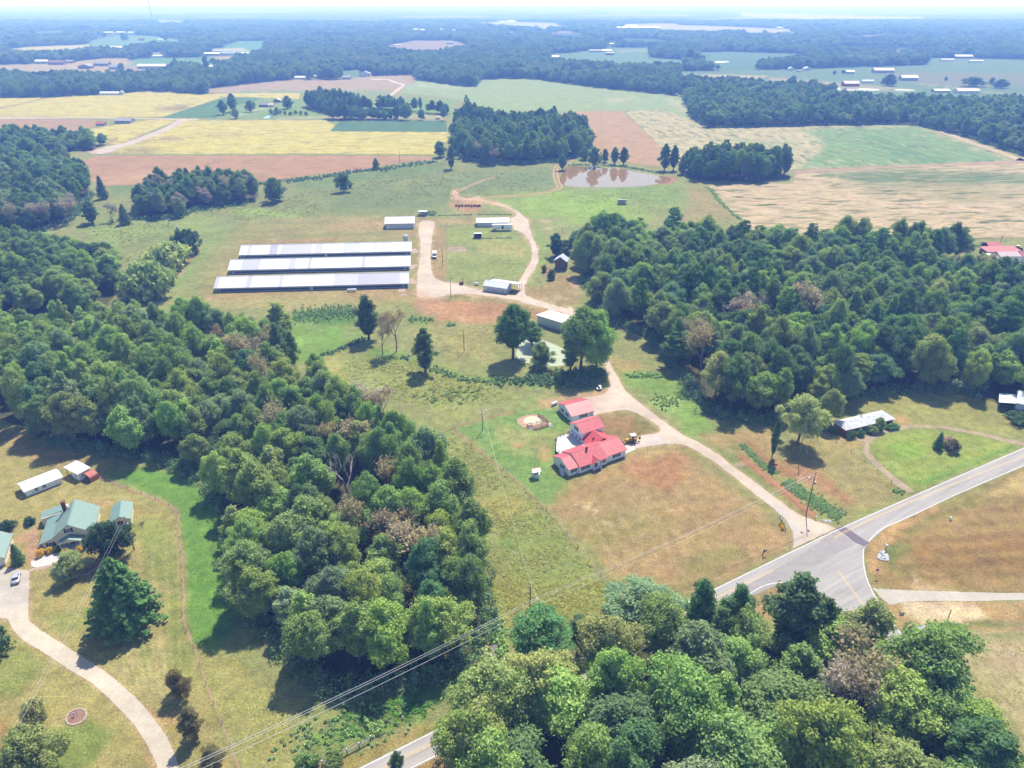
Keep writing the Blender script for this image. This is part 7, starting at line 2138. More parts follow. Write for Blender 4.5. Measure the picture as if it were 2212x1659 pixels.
leaf_mass('ditch_weeds', 'dark green weeds along the ditches and ponds', [
    (m2([(380, 770), (450, 785)]), 2, .8, 2, 'dark', .25), (m2([(590, 835), (680, 880), (760, 905), (900, 925), (1000, 930)]), 3, 1.0, 2.8, 'mid', .28),
    (m2([(1000, 930), (1120, 920), (1200, 925), (1340, 930), (1450, 945), (1560, 940), (1640, 925)]), 5, 1.6, 3.5, 'dark', .32),
    (m2([(1190, 910), (1350, 900)]), 3.5, 1.8, 4, 'dark', .32), (m2([(1380, 880), (1560, 890), (1700, 870)]), 6, 2.2, 4, 'dark', .34), (m2([(1140, 800), (1300, 850), (1450, 860)]), 2, .8, 1.5, 'olive', .28),
    (m1([(1900, 500), (2000, 490), (2100, 480), (2212, 475)]) + m2([(90, 470)]), 11, 1.1, 11, 'mid', .28), (m2([(440, 525), (520, 520), (600, 530)]), 5, 1.2, 2.0, 'mid', .3), (m2([(-10, 715), (60, 690), (150, 640)]), 2.4, 1.1, 2.4, 'dark', .3),
    (m1([(2050, 765), (2120, 750), (2212, 715)]), 2.2, 1.0, 2.4, 'dark', .28), (m2([(690, 555), (740, 560)]), 2.5, 1, 3, 'mid', .3), (n2([(310, 110), (380, 120), (430, 150)]), 6, 1.6, 4, 'mid', .3), (n2([(480, 240), (520, 262)]), 2.5, 1.1, 3, 'mid', .28),
    (b2([(940, 180), (985, 230), (1010, 290)]), 1.2, .7, 1.5, 'dark', .22), (b2([(1000, 260), (1030, 400), (1050, 520)]), 2, 1.0, 3.2, 'bright', .25), (b2([(930, 380), (900, 480), (960, 540)]), 3, 1.2, 2.2, 'tanolive', .28),
    (t4([(1660, 640), (1900, 620), (2150, 590), (2212, 570)]) + t5([(300, 540), (560, 500), (620, 500)]), 10, 1.6, 1.6, 'dark', .5), (t5([(780, 480), (1000, 490), (1300, 500), (1380, 500)]), 6, 1.6, 1.0, 'mid', .5),
    (t5([(1470, 520), (1600, 515), (1850, 530), (2050, 570)]), 4, 1.4, 1.0, 'mid', .45), (t6([(165, 660), (270, 790), (390, 880)]), 3, 1.2, 1.0, 'bright', .4),
    (t4([(700, 880), (900, 870), (1200, 830), (1600, 770)]), 5, 1.5, 1.2, 'mid', .4), (farm([(250, 250), (260, 300)]), 5, 1.2, 4, 'mid', .3), (farm([(880, 580), (1100, 572), (1300, 568)]), .9, .5, 1.4, 'dark', .22),
    (farm([(340, 300), (650, 292), (900, 285), (1250, 288)]), 1, .6, 1.0, 'dark', .25), (b1([(1860, 1000), (2000, 1090), (2100, 1000), (2212, 950)]) + b2([(120, 960), (250, 930), (440, 870)]), 7, .7, 4, 'mid', .2),
    (b2([(150, 960), (200, 920), (240, 900)]), 4, 1.6, 4, 'bright', .22), (b3([(1790, 600), (1850, 780), (1980, 940), (2010, 1060)]), 4, 1.3, 3, 'mid', .28), (n3([(1380, 540), (1410, 520)]), 2, .7, 3, 'mid', .25),
    (m2([(1850, 890), (2000, 880), (2080, 890)]), 3, 1.0, 3, 'bright', .3), (m2([(2010, 1050), (2100, 1040), (2200, 1060)]), 7, 1.0, 4, 'yellowgreen', .3), (n1([(590, 690), (590, 700)]), 1, .4, 2, 'dark', .2)], 73)


def grass(name, label, areas, seed):
    rng = np.random.RandomState(seed)
    Q = []; CC = []
    for pts, n, h, tone, k in areas:
        n = int(n * .7)
        w = [tuple(G(*q)[:2]) for q in pts]; a = np.array(w)
        P = rng.uniform(a.min(0), a.max(0), (n * 3, 2))
        P = P[inside(P[:, 0], P[:, 1], w)]
        P = P[segdist(P[:, 0], P[:, 1], w, True) > rng.rand(len(P)) ** 2 * 22]
        P = P[fbm(P[:, 0] / 7, P[:, 1] / 7, seed, 3) + rng.uniform(-.25, .25, len(P)) > .5][:n]
        m = len(P)
        if m == 0: continue
        hh = h * rng.uniform(.5, 1.3, m)
        for b in range(5):
            an = rng.rand(m) * 6.28; le = rng.uniform(.8, 1.5, m) * hh; wd = rng.uniform(.12, .3, m) * (h / .5)
            base = np.stack([P[:, 0] + rng.randn(m) * .2, P[:, 1] + rng.randn(m) * .2, np.zeros(m)], -1)
            dx = np.stack([np.cos(an), np.sin(an), np.zeros(m)], -1); tx = np.stack([-np.sin(an), np.cos(an), np.zeros(m)], -1)
            up = np.array([0, 0, .45]) * hh[:, None]
            q = np.stack([base - tx * wd[:, None], base + tx * wd[:, None], base + tx * wd[:, None] * .5 + up + dx * le[:, None], base - tx * wd[:, None] * .5 + up * .95 + dx * le[:, None]], 1)
            Q.append(q.reshape(-1, 3))
            col = alb(tone) * k * rng.uniform(1.1, 2.0, (m, 1))
            CC.append(np.repeat(col, 4, 0))
    me = quads_mesh(name, np.concatenate(Q), MASS_LEAF); set_col(me, np.concatenate(CC))
    return tag(link(bpy.data.objects.new(name, me)), label, kind='stuff')


grass('tall_grass', 'uneven tufts of tall meadow and pasture grass', [
    (m2([(0, 760), (450, 760), (700, 830), (1180, 960), (1000, 1080), (700, 1110), (300, 1050), (0, 930)]), 2600, .5, (176, 176, 96), 1.0),
    (m2([(420, 600), (980, 560), (1000, 700), (960, 800), (700, 800)]), 900, .4, (190, 176, 110), 1.0),
    (m2([(480, 960), (960, 930), (900, 1090), (480, 1070)]), 120, 1.0, (132, 150, 76), 1.0),
    (n2([(480, 100), (720, 120), (1050, 400), (1330, 640), (1600, 960), (1760, 1217), (950, 1217), (880, 900), (820, 600), (560, 400)]), 6500, .42, (170, 168, 96), 1.0),
    (b2([(960, 0), (1800, 0), (1800, 140), (1500, 260), (1100, 470), (1000, 500), (960, 200)]), 2600, .42, (172, 168, 88), 1.0),
    (n2([(700, 340), (800, 390), (840, 460), (800, 560), (710, 580)]), 700, .6, (126, 172, 66), 1.0),
    (t5([(0, 600), (700, 560), (1350, 560), (1390, 680), (800, 730), (0, 800)]), 1500, .7, (150, 160, 98), 1.0),
    (t4([(1500, 780), (2212, 640), (2212, 850), (1400, 900)]), 900, .7, (154, 162, 96), 1.0),
    (t4([(480, 900), (1100, 860), (1150, 940), (950, 1020), (900, 1200), (760, 1200)]), 900, .7, (160, 176, 100), 1.0),
    (t5([(1300, 700), (2200, 640), (2212, 860), (1300, 860)]), 700, .6, (150, 178, 84), 1.0),
    (b3([(1760, 400), (2300, 340), (2300, 1200), (2100, 1100), (1900, 880), (1800, 600)]), 2600, .3, (190, 180, 112), 1.0),
    (n1([(1180, 760), (1400, 600), (1500, 1000), (1500, 1217), (1210, 1217)]), 900, .2, (128, 170, 70), 1.0),
    (b1([(1400, 500), (1900, 780), (1900, 1217), (1560, 1217)]), 1800, .25, (188, 180, 112), 1.0),
    (b2([(-100, 900), (540, 700), (820, 600), (560, 880), (0, 1040)]), 1800, .6, (104, 150, 66), 1.0)], 5)

# ------------------------------------------------------------------ poles and wires
POLE_TOP = {}


def utility_pole(key, x, yb, yt, label, lamp=False, arm=False, can=False, mat=None, h=None, r=.15, lampdir=0.0):
    g = G(x, yb); h = h or hgt(x, yb, yt)
    o = empty('utility_pole', g, 0, label, 'utility pole', 'utility poles')
    MB().tube([(0, 0, -.3), (0, 0, h * .5), (0, 0, h)], [r, r * .85, r * .62], 8).build('pole', mat or M_POLE, o, True)
    if lamp:
        M = Matrix.Rotation(lampdir, 4, 'Z')
        a = MB().tube([M @ Vector((0, 0, h * .86)), M @ Vector((.7, 0, h * .9)), M @ Vector((1.3, 0, h * .9))], .045, 6).build('lamp_arm', M_STEEL, o)
        c_ = M @ Vector((1.45, 0, h * .86))
        MB().lathe([(.12, .2), (.3, .05), (.34, -.1), (.2, -.22)], 10, tuple(c_)).build('lamp_head', M_TANK, o)
    if arm:
        MB().box(-1.25, 1.25, -.07, .07, h - .45, h - .3).build('crossarm', M_PALEWOOD, o).rotation_euler = (0, 0, arm)
        for u in (-1.15, -.45, .45, 1.15):
            MB().lathe([(.05, 0), (.09, .06), (.05, .12), (.1, .18), (.04, .26)], 8, (u * math.cos(arm), u * math.sin(arm), h - .3)).build('insulator', M_TANK, o)
    if can:
        MB().lathe([(.25, 0), (.28, .05), (.28, .8), (.2, .9)], 10, (.42, -.1, h * .72)).build('transformer', M_STEEL, o)
    POLE_TOP[key] = Vector((g.x, g.y, h))
    return o


utility_pole('yard', *farm([(503, 1302)])[0], 601, 'bare utility pole by the farmyard drive corner')
utility_pole('truck', *farm([(405, 918)])[0], 534, 'utility pole with a yard lamp beside the white truck', True, lampdir=2.9)
utility_pole('meadow', *T(1000, 700, 796, 728), 712, 'plain utility pole standing in the meadow below the clay yard')
utility_pole('lawn', 1042, 930, 880, 'utility pole with lamp at the edge of the green yard', True, mat=M_POLEGREY, lampdir=.4)
utility_pole('junction', 1741, 1112, 1019, 'tall utility pole with street lamp at the road junction', True, False, True, lampdir=3.0)
utility_pole('twin', 1144.6, 1335.5, 1261, 'darker of the twin utility poles in the lower meadow')
utility_pole('arm', 1163, 1376, 1299, 'twin utility pole carrying the white crossarm', arm=2.2, h=11.5)
utility_pole('corner', 2024, 1398, 1317, 'lone leaning utility pole at the sandy corner', mat=M_BROWNWOOD)
utility_pole('guy', *T(2000, 1200, 748, 325), 912, 'grey guy wired pole before the tan olive tree', mat=M_POLEGREY)
utility_pole('back', *T(2000, 1200, 873, 158), 898, 'short grey pole beside the brick house shrubs', mat=M_POLEGREY)
utility_pole('cream', *lft([(1306, 1195)])[0], 1115, 'utility pole with transformer by the garden shed', can=True)
utility_pole('field', 864, 353.6, 326, 'thin pole on the copper plowed field edge', r=.2)
utility_pole('bales', 990, 454, 433, 'thin pole behind the round hay bales', r=.16)
utility_pole('bank', *farm([(1593, 1222)])[0], 604, 'thin pole on the slope below the tobacco barn', r=.1, mat=M_POLEGREY)
utility_pole('barn', *farm([(1858, 510)])[0], 489, 'thin pole behind the dark ragged tree', r=.12, mat=M_POLEGREY)
utility_pole('redshed', *rs(1678, 300), 508, 'dark pole beside the red roofed pole barn', can=True)


def wire(name, a, b, sag, label, r=.03, mat=None, n=14):
    pts = []
    for i in range(n + 1):
        t = i / n
        p = a.lerp(b, t); p.z -= sag * 4 * t * (1 - t)
        pts.append(p)
    o = MB().tube(pts, r, 4).build(name, mat, None)
    return tag(o, label, 'power line', 'overhead power lines')


M_WIRE = simple('aluminium_wire', (.62, .6, .58), .4, .0, var=.02)
A_, J_ = POLE_TOP['arm'], POLE_TOP['junction']
END_ = G(150, 1776, 10)
dv_ = (J_ - A_).normalized(); pv_ = Vector((-dv_.y, dv_.x, 0))
for i_, (u_, zz_, nm_) in enumerate(((.9, 0, 'uppermost'), (.35, 0, 'middle'), (-.7, -.5, 'lowest'))):
    off_ = pv_ * u_ + Vector((0, 0, zz_))
    wire('power_line', A_ + off_, J_ + off_ * .5 + Vector((0, 0, -.3)), 1.3, '%s of three wires from the crossarm pole to the junction' % nm_, mat=M_WIRE)
    wire('power_line', A_ + off_, END_ + off_, 1.2, '%s of three wires from the crossarm pole past the long wood' % nm_, .045, mat=M_WIRE)
for i_ in (0, 1):
    o_ = Vector((.25 * i_, .2 * i_, -.7 * i_))
    nm_ = 'upper' if i_ == 0 else 'lower'
    wire('power_line', POLE_TOP['twin'] + o_, POLE_TOP['lawn'] + o_, 1.0, '%s thin wire over the meadow to the lawn lamp pole' % nm_, .013, M_WIRE)
    wire('power_line', POLE_TOP['cream'] + o_, G(-60, 1730, 7) + o_, 1.0, '%s pale wire over the lawn from the transformer pole' % nm_, .014, M_WIRE)
    wire('power_line', J_ + o_, G(2330, 925, 10) + o_, 1.0, '%s thin wire from the junction pole over the road' % nm_, .01, M_WIRE)
wire('guy_wire', POLE_TOP['guy'], G(*T(2000, 1200, 806, 292)), .1, 'pale guy wire of the grey pole', .04, M_WIRE, 4)
wire('guy_wire', A_ + Vector((0, 0, -.4)), POLE_TOP['twin'] + Vector((0, 0, -.3)), .1, 'short span between the twin poles', .03, M_WIRE, 4)


# ------------------------------------------------------------------ fences
def fence(pts, label, step=6.0, h=1.25, wires=(.5, 1.1), cat='fence', r=.06):
    P = [G(*q) for q in smooth(pts, 1)]
    o = empty('wire_fence', P[0], 0, label, cat, 'wire fences')
    B = P[0]
    acc = 0; last = None
    m = MB()
    for z in wires:
        m.tube([p - B + Vector((0, 0, z)) for p in P], .012, 3)
    m.build('wire', M_STEEL, o)
    pm = MB().box(-r, r, -r, r, -.2, h).mesh('post', M_POLEGREY)
    for a, b in zip(P[:-1], P[1:]):
        L = (b - a).length
        while acc < L:
            c = link(bpy.data.objects.new('post', pm), o); c.location = a.lerp(b, acc / L) - B
            acc += step
        acc -= L


fence(n2([(1120, 20), (1000, 40), (850, 82), (722, 112), (780, 178), (900, 272), (1020, 367), (1130, 457), (1230, 547), (1330, 647), (1400, 727), (1480, 827), (1560, 927), (1660, 1037), (1760, 1177)]), 'wire fence between the green yard and the meadow')
fence(n1([(660, 445), (760, 490), (920, 548), (1060, 603), (1152, 658)]) + n1([(1165, 760), (1178, 1000)]) + b1([(1186, 120), (1180, 240), (1222, 365), (1274, 478), (1352, 722), (1424, 884), (1512, 1120), (1540, 1217)]), 'wire fence along the trodden clay path of the lawn')
fence(n3([(900, 165), (1060, 255), (1160, 320), (1250, 400), (1410, 520)]), 'wire fence between the clay slope and the brick house track')
fence(farm([(450, 420), (455, 700), (440, 1075), (800, 1085), (1300, 1100)]), 'wire fence round the mown paddock', 8)
fence(farm([(1420, 1265), (1420, 1110), (1640, 1120), (1700, 1000), (1600, 470), (1850, 440), (2000, 440)]), 'wire fence of the lime green pasture', 8)

# split rail fence by the road
sr = lambda X, Y: (663.6 + X * .1, 1511.5 + Y * .1)
P_ = [G(*sr(*q)) for q in ((330, 1420), (580, 1310), (868, 1165), (1128, 1035), (1378, 885))]
o_ = empty('rail_fence', P_[0], 0, 'grey wooden split rail fence beside the road shoulder', 'fence')
for i_, p_ in enumerate(P_):
    q_ = p_ - P_[0]
    po_ = MB().box(q_.x - .09, q_.x + .09, q_.y - .09, q_.y + .09, -.2, 1.45).build('post', M_POLEGREY, o_)
    MB().box(q_.x - .1, q_.x + .1, q_.y - .1, q_.y + .1, 1.45, 1.52).build('post_cap', M_TRIM, po_)
    if i_:
        a_ = P_[i_ - 1] - P_[0]
        for z_ in (.5, .85, 1.25):
            MB().tube([a_ + Vector((0, 0, z_)), q_ + Vector((0, 0, z_ + .05))], .06, 5).build('rail', M_POLEGREY, o_)
# curved entrance fence with its flowers
P_ = [G(*q) for q in n3([(632, 706), (645, 722), (657, 745), (664, 770), (664, 786)])]
o_ = empty('entrance_fence', P_[0], 0, 'low curved wooden fence where the gravel lane meets the road', 'fence')
for i_, p_ in enumerate(P_):
    q_ = p_ - P_[0]
    MB().box(q_.x - .08, q_.x + .08, q_.y - .08, q_.y + .08, -.1, 1.0).build('post', M_POLEGREY, o_)
    if i_:
        a_ = P_[i_ - 1] - P_[0]
        for z_ in (.3, .6, .9):
            MB().tube([a_ + Vector((0, 0, z_)), q_ + Vector((0, 0, z_))], .05, 4).build('rail', M_PALEWOOD, o_)
for i_, (x_, y_) in enumerate(((633, 740), (640, 757), (646, 772))):
    plant_px('flower_clump', 'bush%d' % i_, *T(2000, 1200, x_, y_ + 6), T(2000, 1200, x_, y_ - 8)[1], 6, 'gold', 'yellow flower clump by the curved entrance fence, %s from the road' % ORD[2 - i_], 'flowers')


# ------------------------------------------------------------------ signs, mailboxes, markers
def post_box(name, x, yb, label, cat, h=1.0, box=(.22, .5, .25), mat=M_TANK, post=M_POLE, ang=0.5, flag=False):
    o = empty(name, G(x, yb), ang, label, cat)
    MB().box(-.05, .05, -.05, .05, -.1, h).build('post', post, o)
    w, l, t = box
    b = MB().prism([(-w / 2, h), (w / 2, h), (w / 2, h + t * .6), (w * .3, h + t), (-w * .3, h + t), (-w / 2, h + t * .6)], 'y', -l / 2, l / 2).build('box', mat, o)
    MB().box(-w / 2 + .02, w / 2 - .02, -l / 2 - .03, -l / 2, h + .02, h + t * .8).build('lid', mat, b)
    if flag: MB().box(w / 2, w / 2 + .03, -.05, .2, h + t * .5, h + t * 1.3).build('flag', simple('flag_red', (.5, .03, .03), .6), b)
    return o


post_box('mailbox', 2380 * .737333 + 1185 * .13333, 1530 * .737333 + 436 * .13333, 'white mailbox above the grey rock pile', 'mailbox', 1.15, (.45, .8, .45), flag=True)
post_box('marker_post', *T(2000, 1200, 862, 712), 'short wooden post with a white cap beside the junction pole', 'post', .8, (.35, .35, .35))
post_box('mailbox', *T(2000, 1700, -1000 * .0 + 0, 0) if False else T(1000, 1700, 2087, 88), 'lone white mailbox above the wood by the meadow fence', 'mailbox', 1.1, (.4, .6, .4))
post_box('utility_box', *T(2000, 1200, 1733, 716), 'white pedestal in the brown field across the road', 'utility box', .35, (.55, .55, .7), M_TANK, M_STEEL)
# real estate post with hanging board
o_ = empty('sign_post', G(*T(2000, 1200, 518, 948)), .4, 'black yard sign post with small hanging board by the road', 'sign')
MB().box(-.07, .07, -.07, .07, -.1, 2.1).build('post', M_SHUT, o_)
MB().box(-.07, 1.1, -.05, .05, 1.75, 1.87).build('arm', M_SHUT, o_)
b_ = MB().box(.25, 1.05, -.03, .03, 1.1, 1.68).build('board', M_SHUT, o_)
MB().box(.45, .85, -.045, -.03, 1.2, 1.58).build('board_panel', M_TRIM, b_)
# street sign
o_ = empty('street_sign', G(*T(2000, 1200, 1000, 716)), .6, 'thin sign post with grey square sign by the juniper bank', 'sign')
MB().box(-.04, .04, -.04, .04, -.1, 2.3).build('post', M_SHUT, o_)
MB().box(-.05, 1.0, -.03, .03, 2.2, 2.9).build('sign_plate', M_STEEL, o_)
# stop sign
o_ = empty('stop_sign', G(1891.2, 1246), -.25, 'red octagonal stop sign beside the side road', 'sign')
MB().box(-.04, .04, -.03, .05, -.1, 2.5).build('post', M_STEEL, o_)
oc_ = [(.46 * math.cos(math.pi / 8 + i * math.pi / 4), 2.35 + .46 * math.sin(math.pi / 8 + i * math.pi / 4)) for i in range(8)]
oc2_ = [(p * .92, 2.35 + (q - 2.35) * .92) for p, q in oc_]
pl_ = MB().prism(oc_, 'y', -.05, -.03).build('plate', M_TRIM, o_)
MB().prism(oc2_, 'y', -.056, -.05).build('face', simple('sign_red', (.34, .012, .03), .5), pl_)
lt_ = MB()
def glyph(x, segs):
    for a, b, c, d in segs:
        lt_.box(x + a * .13, x + c * .13, -.062, -.056, 2.24 + b * .22, 2.24 + d * .22)
glyph(-.33, [(0, .84, 1, 1), (0, .5, .25, .84), (0, .42, 1, .58), (.75, .16, 1, .42), (0, 0, 1, .16)])
glyph(-.16, [(0, .84, 1, 1), (.38, 0, .62, .84)])
glyph(.02, [(0, 0, .25, 1), (.75, 0, 1, 1), (.25, .84, .75, 1), (.25, 0, .75, .16)])
glyph(.2, [(0, 0, .25, 1), (.25, .84, 1, 1), (.75, .45, 1, .84), (.25, .4, 1, .56)])
lt_.build('lettering', M_TRIM, pl_)


# ------------------------------------------------------------------ rocks
def rocks(name, pts, n, size, label, col, seed):
    rng = random.Random(seed); W = [G(*q) for q in pts]
    c = sum(W, Vector()) / len(W); poly = [(p.x, p.y) for p in W]
    o = empty(name, c, 0, label, 'rock pile')
    m = MB(); k = 0
    xs = [p[0] for p in poly]; ys = [p[1] for p in poly]
    while k < n:
        x = rng.uniform(min(xs), max(xs)); y = rng.uniform(min(ys), max(ys))
        if not inside(np.array([x]), np.array([y]), poly)[0]: continue
        k += 1
        s = size * rng.uniform(.5, 1.3)
        bm = bmesh.new(); bmesh.ops.create_icosphere(bm, subdivisions=1, radius=s)
        b = len(m.v)
        for v in bm.verts:
            d = rng.uniform(.7, 1.15)
            m.v.append((x - c.x + v.co.x * d, y - c.y + v.co.y * d, s * .25 + v.co.z * d * .7))
        bm.verts.index_update()
        for f in bm.faces: m.f.append(tuple(b + v.index for v in f.verts))
        bm.free()
    me = bpy.data.meshes.new('rocks'); me.from_pydata(m.v, [], m.f); me.materials.append(col)
    tag(link(bpy.data.objects.new('rocks', me), o), kind='stuff')


jz = lambda X, Y: (2380 * .737333 + X * .13333, 1530 * .737333 + Y * .13333)
M_ROCK = simple('pale_rock', (.42, .43, .46), .9, var=.3, scale=3)
rocks('rock_pile', [jz(1070, 500), (jz(1110, 455)), jz(1190, 480), jz(1235, 530), jz(1240, 640), jz(1150, 625), jz(1060, 590)], 110, .3, 'pale grey rock pile behind the stop sign', M_ROCK, 1)
rocks('rock_pile', b3([(1500, 310), (1540, 290), (1590, 300), (1570, 330), (1510, 335)]), 50, .28, 'smaller grey rubble heap below the grey gravel drive', M_ROCK, 2)
rocks('rubble_heap', n3([(890, 712), (960, 720), (970, 732), (920, 732)]), 40, .22, 'whitish rubble at the culvert by the junction', M_ROCK, 3)
rocks('rubble_heap', n3([(1410, 385), (1440, 380), (1440, 400)])[:0] or b3([(1405, 210), (1435, 210), (1430, 228), (1410, 228)]), 8, .3, 'few dark stones on the sandy corner', simple('dark_rock', (.1, .09, .09), .9), 4)

# flower ring on the lawn, with its stones
zb = lambda X, Y: (150 * .737333 + X / 11.06 * .737333, 2000 * .737333 + Y / 11.06 * .737333)
o_ = empty('flower_bed', G(*zb(810, 1110)), 0, 'oval mulch bed ringed with pale stones on the lawn', 'flower bed')
E_ = [G(*zb(810 + math.cos(a) * 350 * .94 + math.sin(a) * 30, 1110 + math.sin(a) * 235 - math.cos(a) * 110)) - o_.location for a in [i * 2 * math.pi / 30 for i in range(30)]]
MB().poly([(p.x * .97, p.y * .97, .07) for p in E_]).build('mulch', simple('mulch', alb((186, 140, 122)), .95, var=.25, scale=4), o_)
sm_ = None
for i_, p_ in enumerate(E_):
    bm = bmesh.new(); bmesh.ops.create_icosphere(bm, subdivisions=1, radius=.26)
    for v in bm.verts: v.co *= 1 + .25 * math.sin(v.co.x * 20 + i_ % 3)
    if i_ < 3:
        me = bpy.data.meshes.new('stone'); bm.to_mesh(me); me.materials.append(simple('edging_stone', alb((240, 220, 196)), .9, var=.2) if i_ == 0 else bpy.data.materials['edging_stone'])
        sm_ = (sm_ or []) + [me]
    bm.free()
    s_ = link(bpy.data.objects.new('stone', sm_[i_ % 3]), o_); s_.location = (p_.x, p_.y, .08); s_.rotation_euler = (0, 0, i_); s_.scale = (1.1, .9, .6)
o_ = empty('garden_trellis', G(*zb(760, 1130)), .5, 'small dark metal arbour with a gazing globe in the oval bed', 'garden ornament')
for x_ in (-.55, .55):
    MB().tube([(x_, 0, 0), (x_, 0, 1.3), (x_ * .8, 0, 1.7)], .04, 5).build('leg', M_RUST, o_)
MB().tube([(-.44, 0, 1.7), (0, 0, 1.9), (.44, 0, 1.7)], .04, 5).build('arch', M_RUST, o_)
MB().lathe([(.12, 0), (.06, .5), (.14, .6)], 8, (0, .35, 0)).build('pedestal', M_STEEL, o_)
MB().lathe([(.05, 0), (.17, .08), (.22, .22), (.17, .36), (.04, .44)], 12, (0, .35, .6)).build('globe', simple('blue_globe', (.2, .28, .5), .15, spec=.6), o_, True)
# white bench in the shrub bed
o_ = empty('bench', G(*lft([(760, 1430)])[0]), .5, 'white bench among the stones under the weeping tree', 'bench')
MB().box(-.9, .9, -.25, .25, .42, .5).build('seat', M_TRIM, o_)
MB().box(-.9, .9, .22, .28, .5, 1.0).build('backrest', M_TRIM, o_)
for x_ in (-.8, .8):
    for y_ in (-.2, .22):
        MB().box(x_ - .04, x_ + .04, y_ - .04, y_ + .04, .03, .42).build('leg', M_TRIM, o_)
rocks('stone_edging', lft([(640, 1470), (720, 1475), (850, 1440), (960, 1370), (990, 1350), (960, 1360), (840, 1425), (700, 1462)]), 60, .3, 'curved edging of pale stones below the weeping tree', simple('bed_stone', alb((226, 200, 190)), .9, var=.2), 6)
# brush pile
o_ = empty('brush_pile', G(*lft([(1380, 945)])[0]), 0, 'heap of dark cut branches beside the garden shed', 'brush pile')
rng_ = random.Random(4)
for i_ in range(14):
    a_ = rng_.uniform(0, 6.28); l_ = rng_.uniform(.8, 2.2)
    MB().tube([(math.cos(a_) * .2, math.sin(a_) * .2, .35), (math.cos(a_) * l_, math.sin(a_) * l_, .08)], [.06, .02], 4).build('branch', M_POLE, o_)


# ------------------------------------------------------------------ vehicles and farm gear
def wheel(o, x, y, r, w, rim=M_STEEL, name='wheel'):
    wl = MB().lathe([(r * .55, -w / 2), (r * .93, -w / 2), (r, -w * .32), (r, w * .32), (r * .93, w / 2), (r * .55, w / 2)], 16, (x, y, r), 'y').build(name, M_BLACK, o, False)
    MB().lathe([(r * .2, -w * .52), (r * .56, -w * .5), (r * .56, w * .5), (r * .2, w * .52)], 12, (x, y, r), 'y').build('rim', rim, wl)
    return wl


def loft(sec, mat, name, o, smooth_=True):
    """sections (x, [(y, z), ...]) joined into one closed body"""
    m = MB(); n = len(sec[0][1])
    for x, ps in sec: m.v += [(x, p, q) for p, q in ps]
    for k in range(len(sec) - 1):
        for i in range(n):
            j = (i + 1) % n
            m.f.append((k * n + i, k * n + j, (k + 1) * n + j, (k + 1) * n + i))
    m.f.append(tuple(range(n))); m.f.append(tuple((len(sec) - 1) * n + i for i in range(n)))
    return m.build(name, mat, o, smooth_)


def ring_(w, z0, z1, b=.12):
    return [(-w, z0 + b), (-w + b, z0), (w - b, z0), (w, z0 + b), (w, z1 - b), (w - b, z1), (-w + b, z1), (-w, z1 - b)]


F_ = Frame('parked_car', lft([(155, 1540)])[0], lft([(168, 1452)])[0], 'silver sedan parked on the pale gravel before the cream garage', 'car'); o_ = F_.o
M_CAR = simple('silver_paint', (.5, .5, .56), .3, .4, .5, var=.03)
loft([(0, ring_(.72, .42, .8)), (.12, ring_(.84, .3, .92)), (.9, ring_(.88, .26, .98)), (1.3, ring_(.89, .25, .98)), (3.4, ring_(.89, .25, .95)), (4.3, ring_(.84, .27, .82)), (4.68, ring_(.7, .4, .7))], M_CAR, 'body', o_)
loft([(.75, ring_(.74, .9, .97, .02)), (1.35, ring_(.66, .9, 1.4, .08)), (2.5, ring_(.66, .9, 1.43, .08)), (3.3, ring_(.74, .9, .96, .02))], M_GLASS, 'window', o_, False)
loft([(1.3, ring_(.62, 1.38, 1.45, .02)), (1.9, ring_(.64, 1.4, 1.47, .02)), (2.55, ring_(.62, 1.38, 1.45, .02))], M_CAR, 'roof', o_, False)
for x_ in (.95, 3.65):
    for y_ in (-.8, .8): wheel(o_, x_, y_, .32, .2)
for y_ in (-.6, .6):
    MB().box(-.03, .06, y_ - .18, y_ + .18, .62, .76).build('tail_light', simple('tail_red', (.4, .02, .02), .3), o_)
    MB().box(4.58, 4.68, y_ - .16, y_ + .16, .52, .66).build('headlight', M_TANK, o_)
    MB().box(2.95, 3.1, y_ * 1.55 - .1, y_ * 1.55 + .1, .92, 1.06).build('mirror', M_CAR, o_)

F_ = Frame('box_truck', farm([(303, 826)])[0], farm([(306, 760)])[0], 'white box truck parked beside the farmyard drive', 'truck', turn=93); o_ = F_.o
loft([(0, ring_(1.0, .5, 1.3, .1)), (.7, ring_(1.05, .5, 1.5, .1)), (.9, ring_(1.05, .5, 1.55, .1)), (1.9, ring_(1.05, .5, 2.2, .1))], M_TANK, 'cab', o_, False)
MB().prism([(.86, 1.55), (1.5, 2.25), (1.55, 2.22), (.95, 1.5)], 'y', -.9, .9).build('windscreen', M_GLASS, o_)
MB().box(-.12, .0, -1.0, 1.0, .45, .7).build('bumper', M_SHUT, o_)
MB().box(-.02, .0, -.7, .7, .8, 1.2).build('grille', M_SHUT, o_)
MB().box(2.0, 6.6, -1.2, 1.2, .8, 3.0).build('cargo_box', M_TANK, o_)
MB().box(.8, 6.5, -.5, .5, .45, .8).build('chassis', M_SHUT, o_)
for x_ in (.9, 5.4):
    for y_ in (-.95, .95): wheel(o_, x_, y_, .42, .28)
for y_ in (-.85, .85): MB().box(-.04, 0, y_ - .14, y_ + .14, .9, 1.1).build('headlight', M_GLASS, o_)

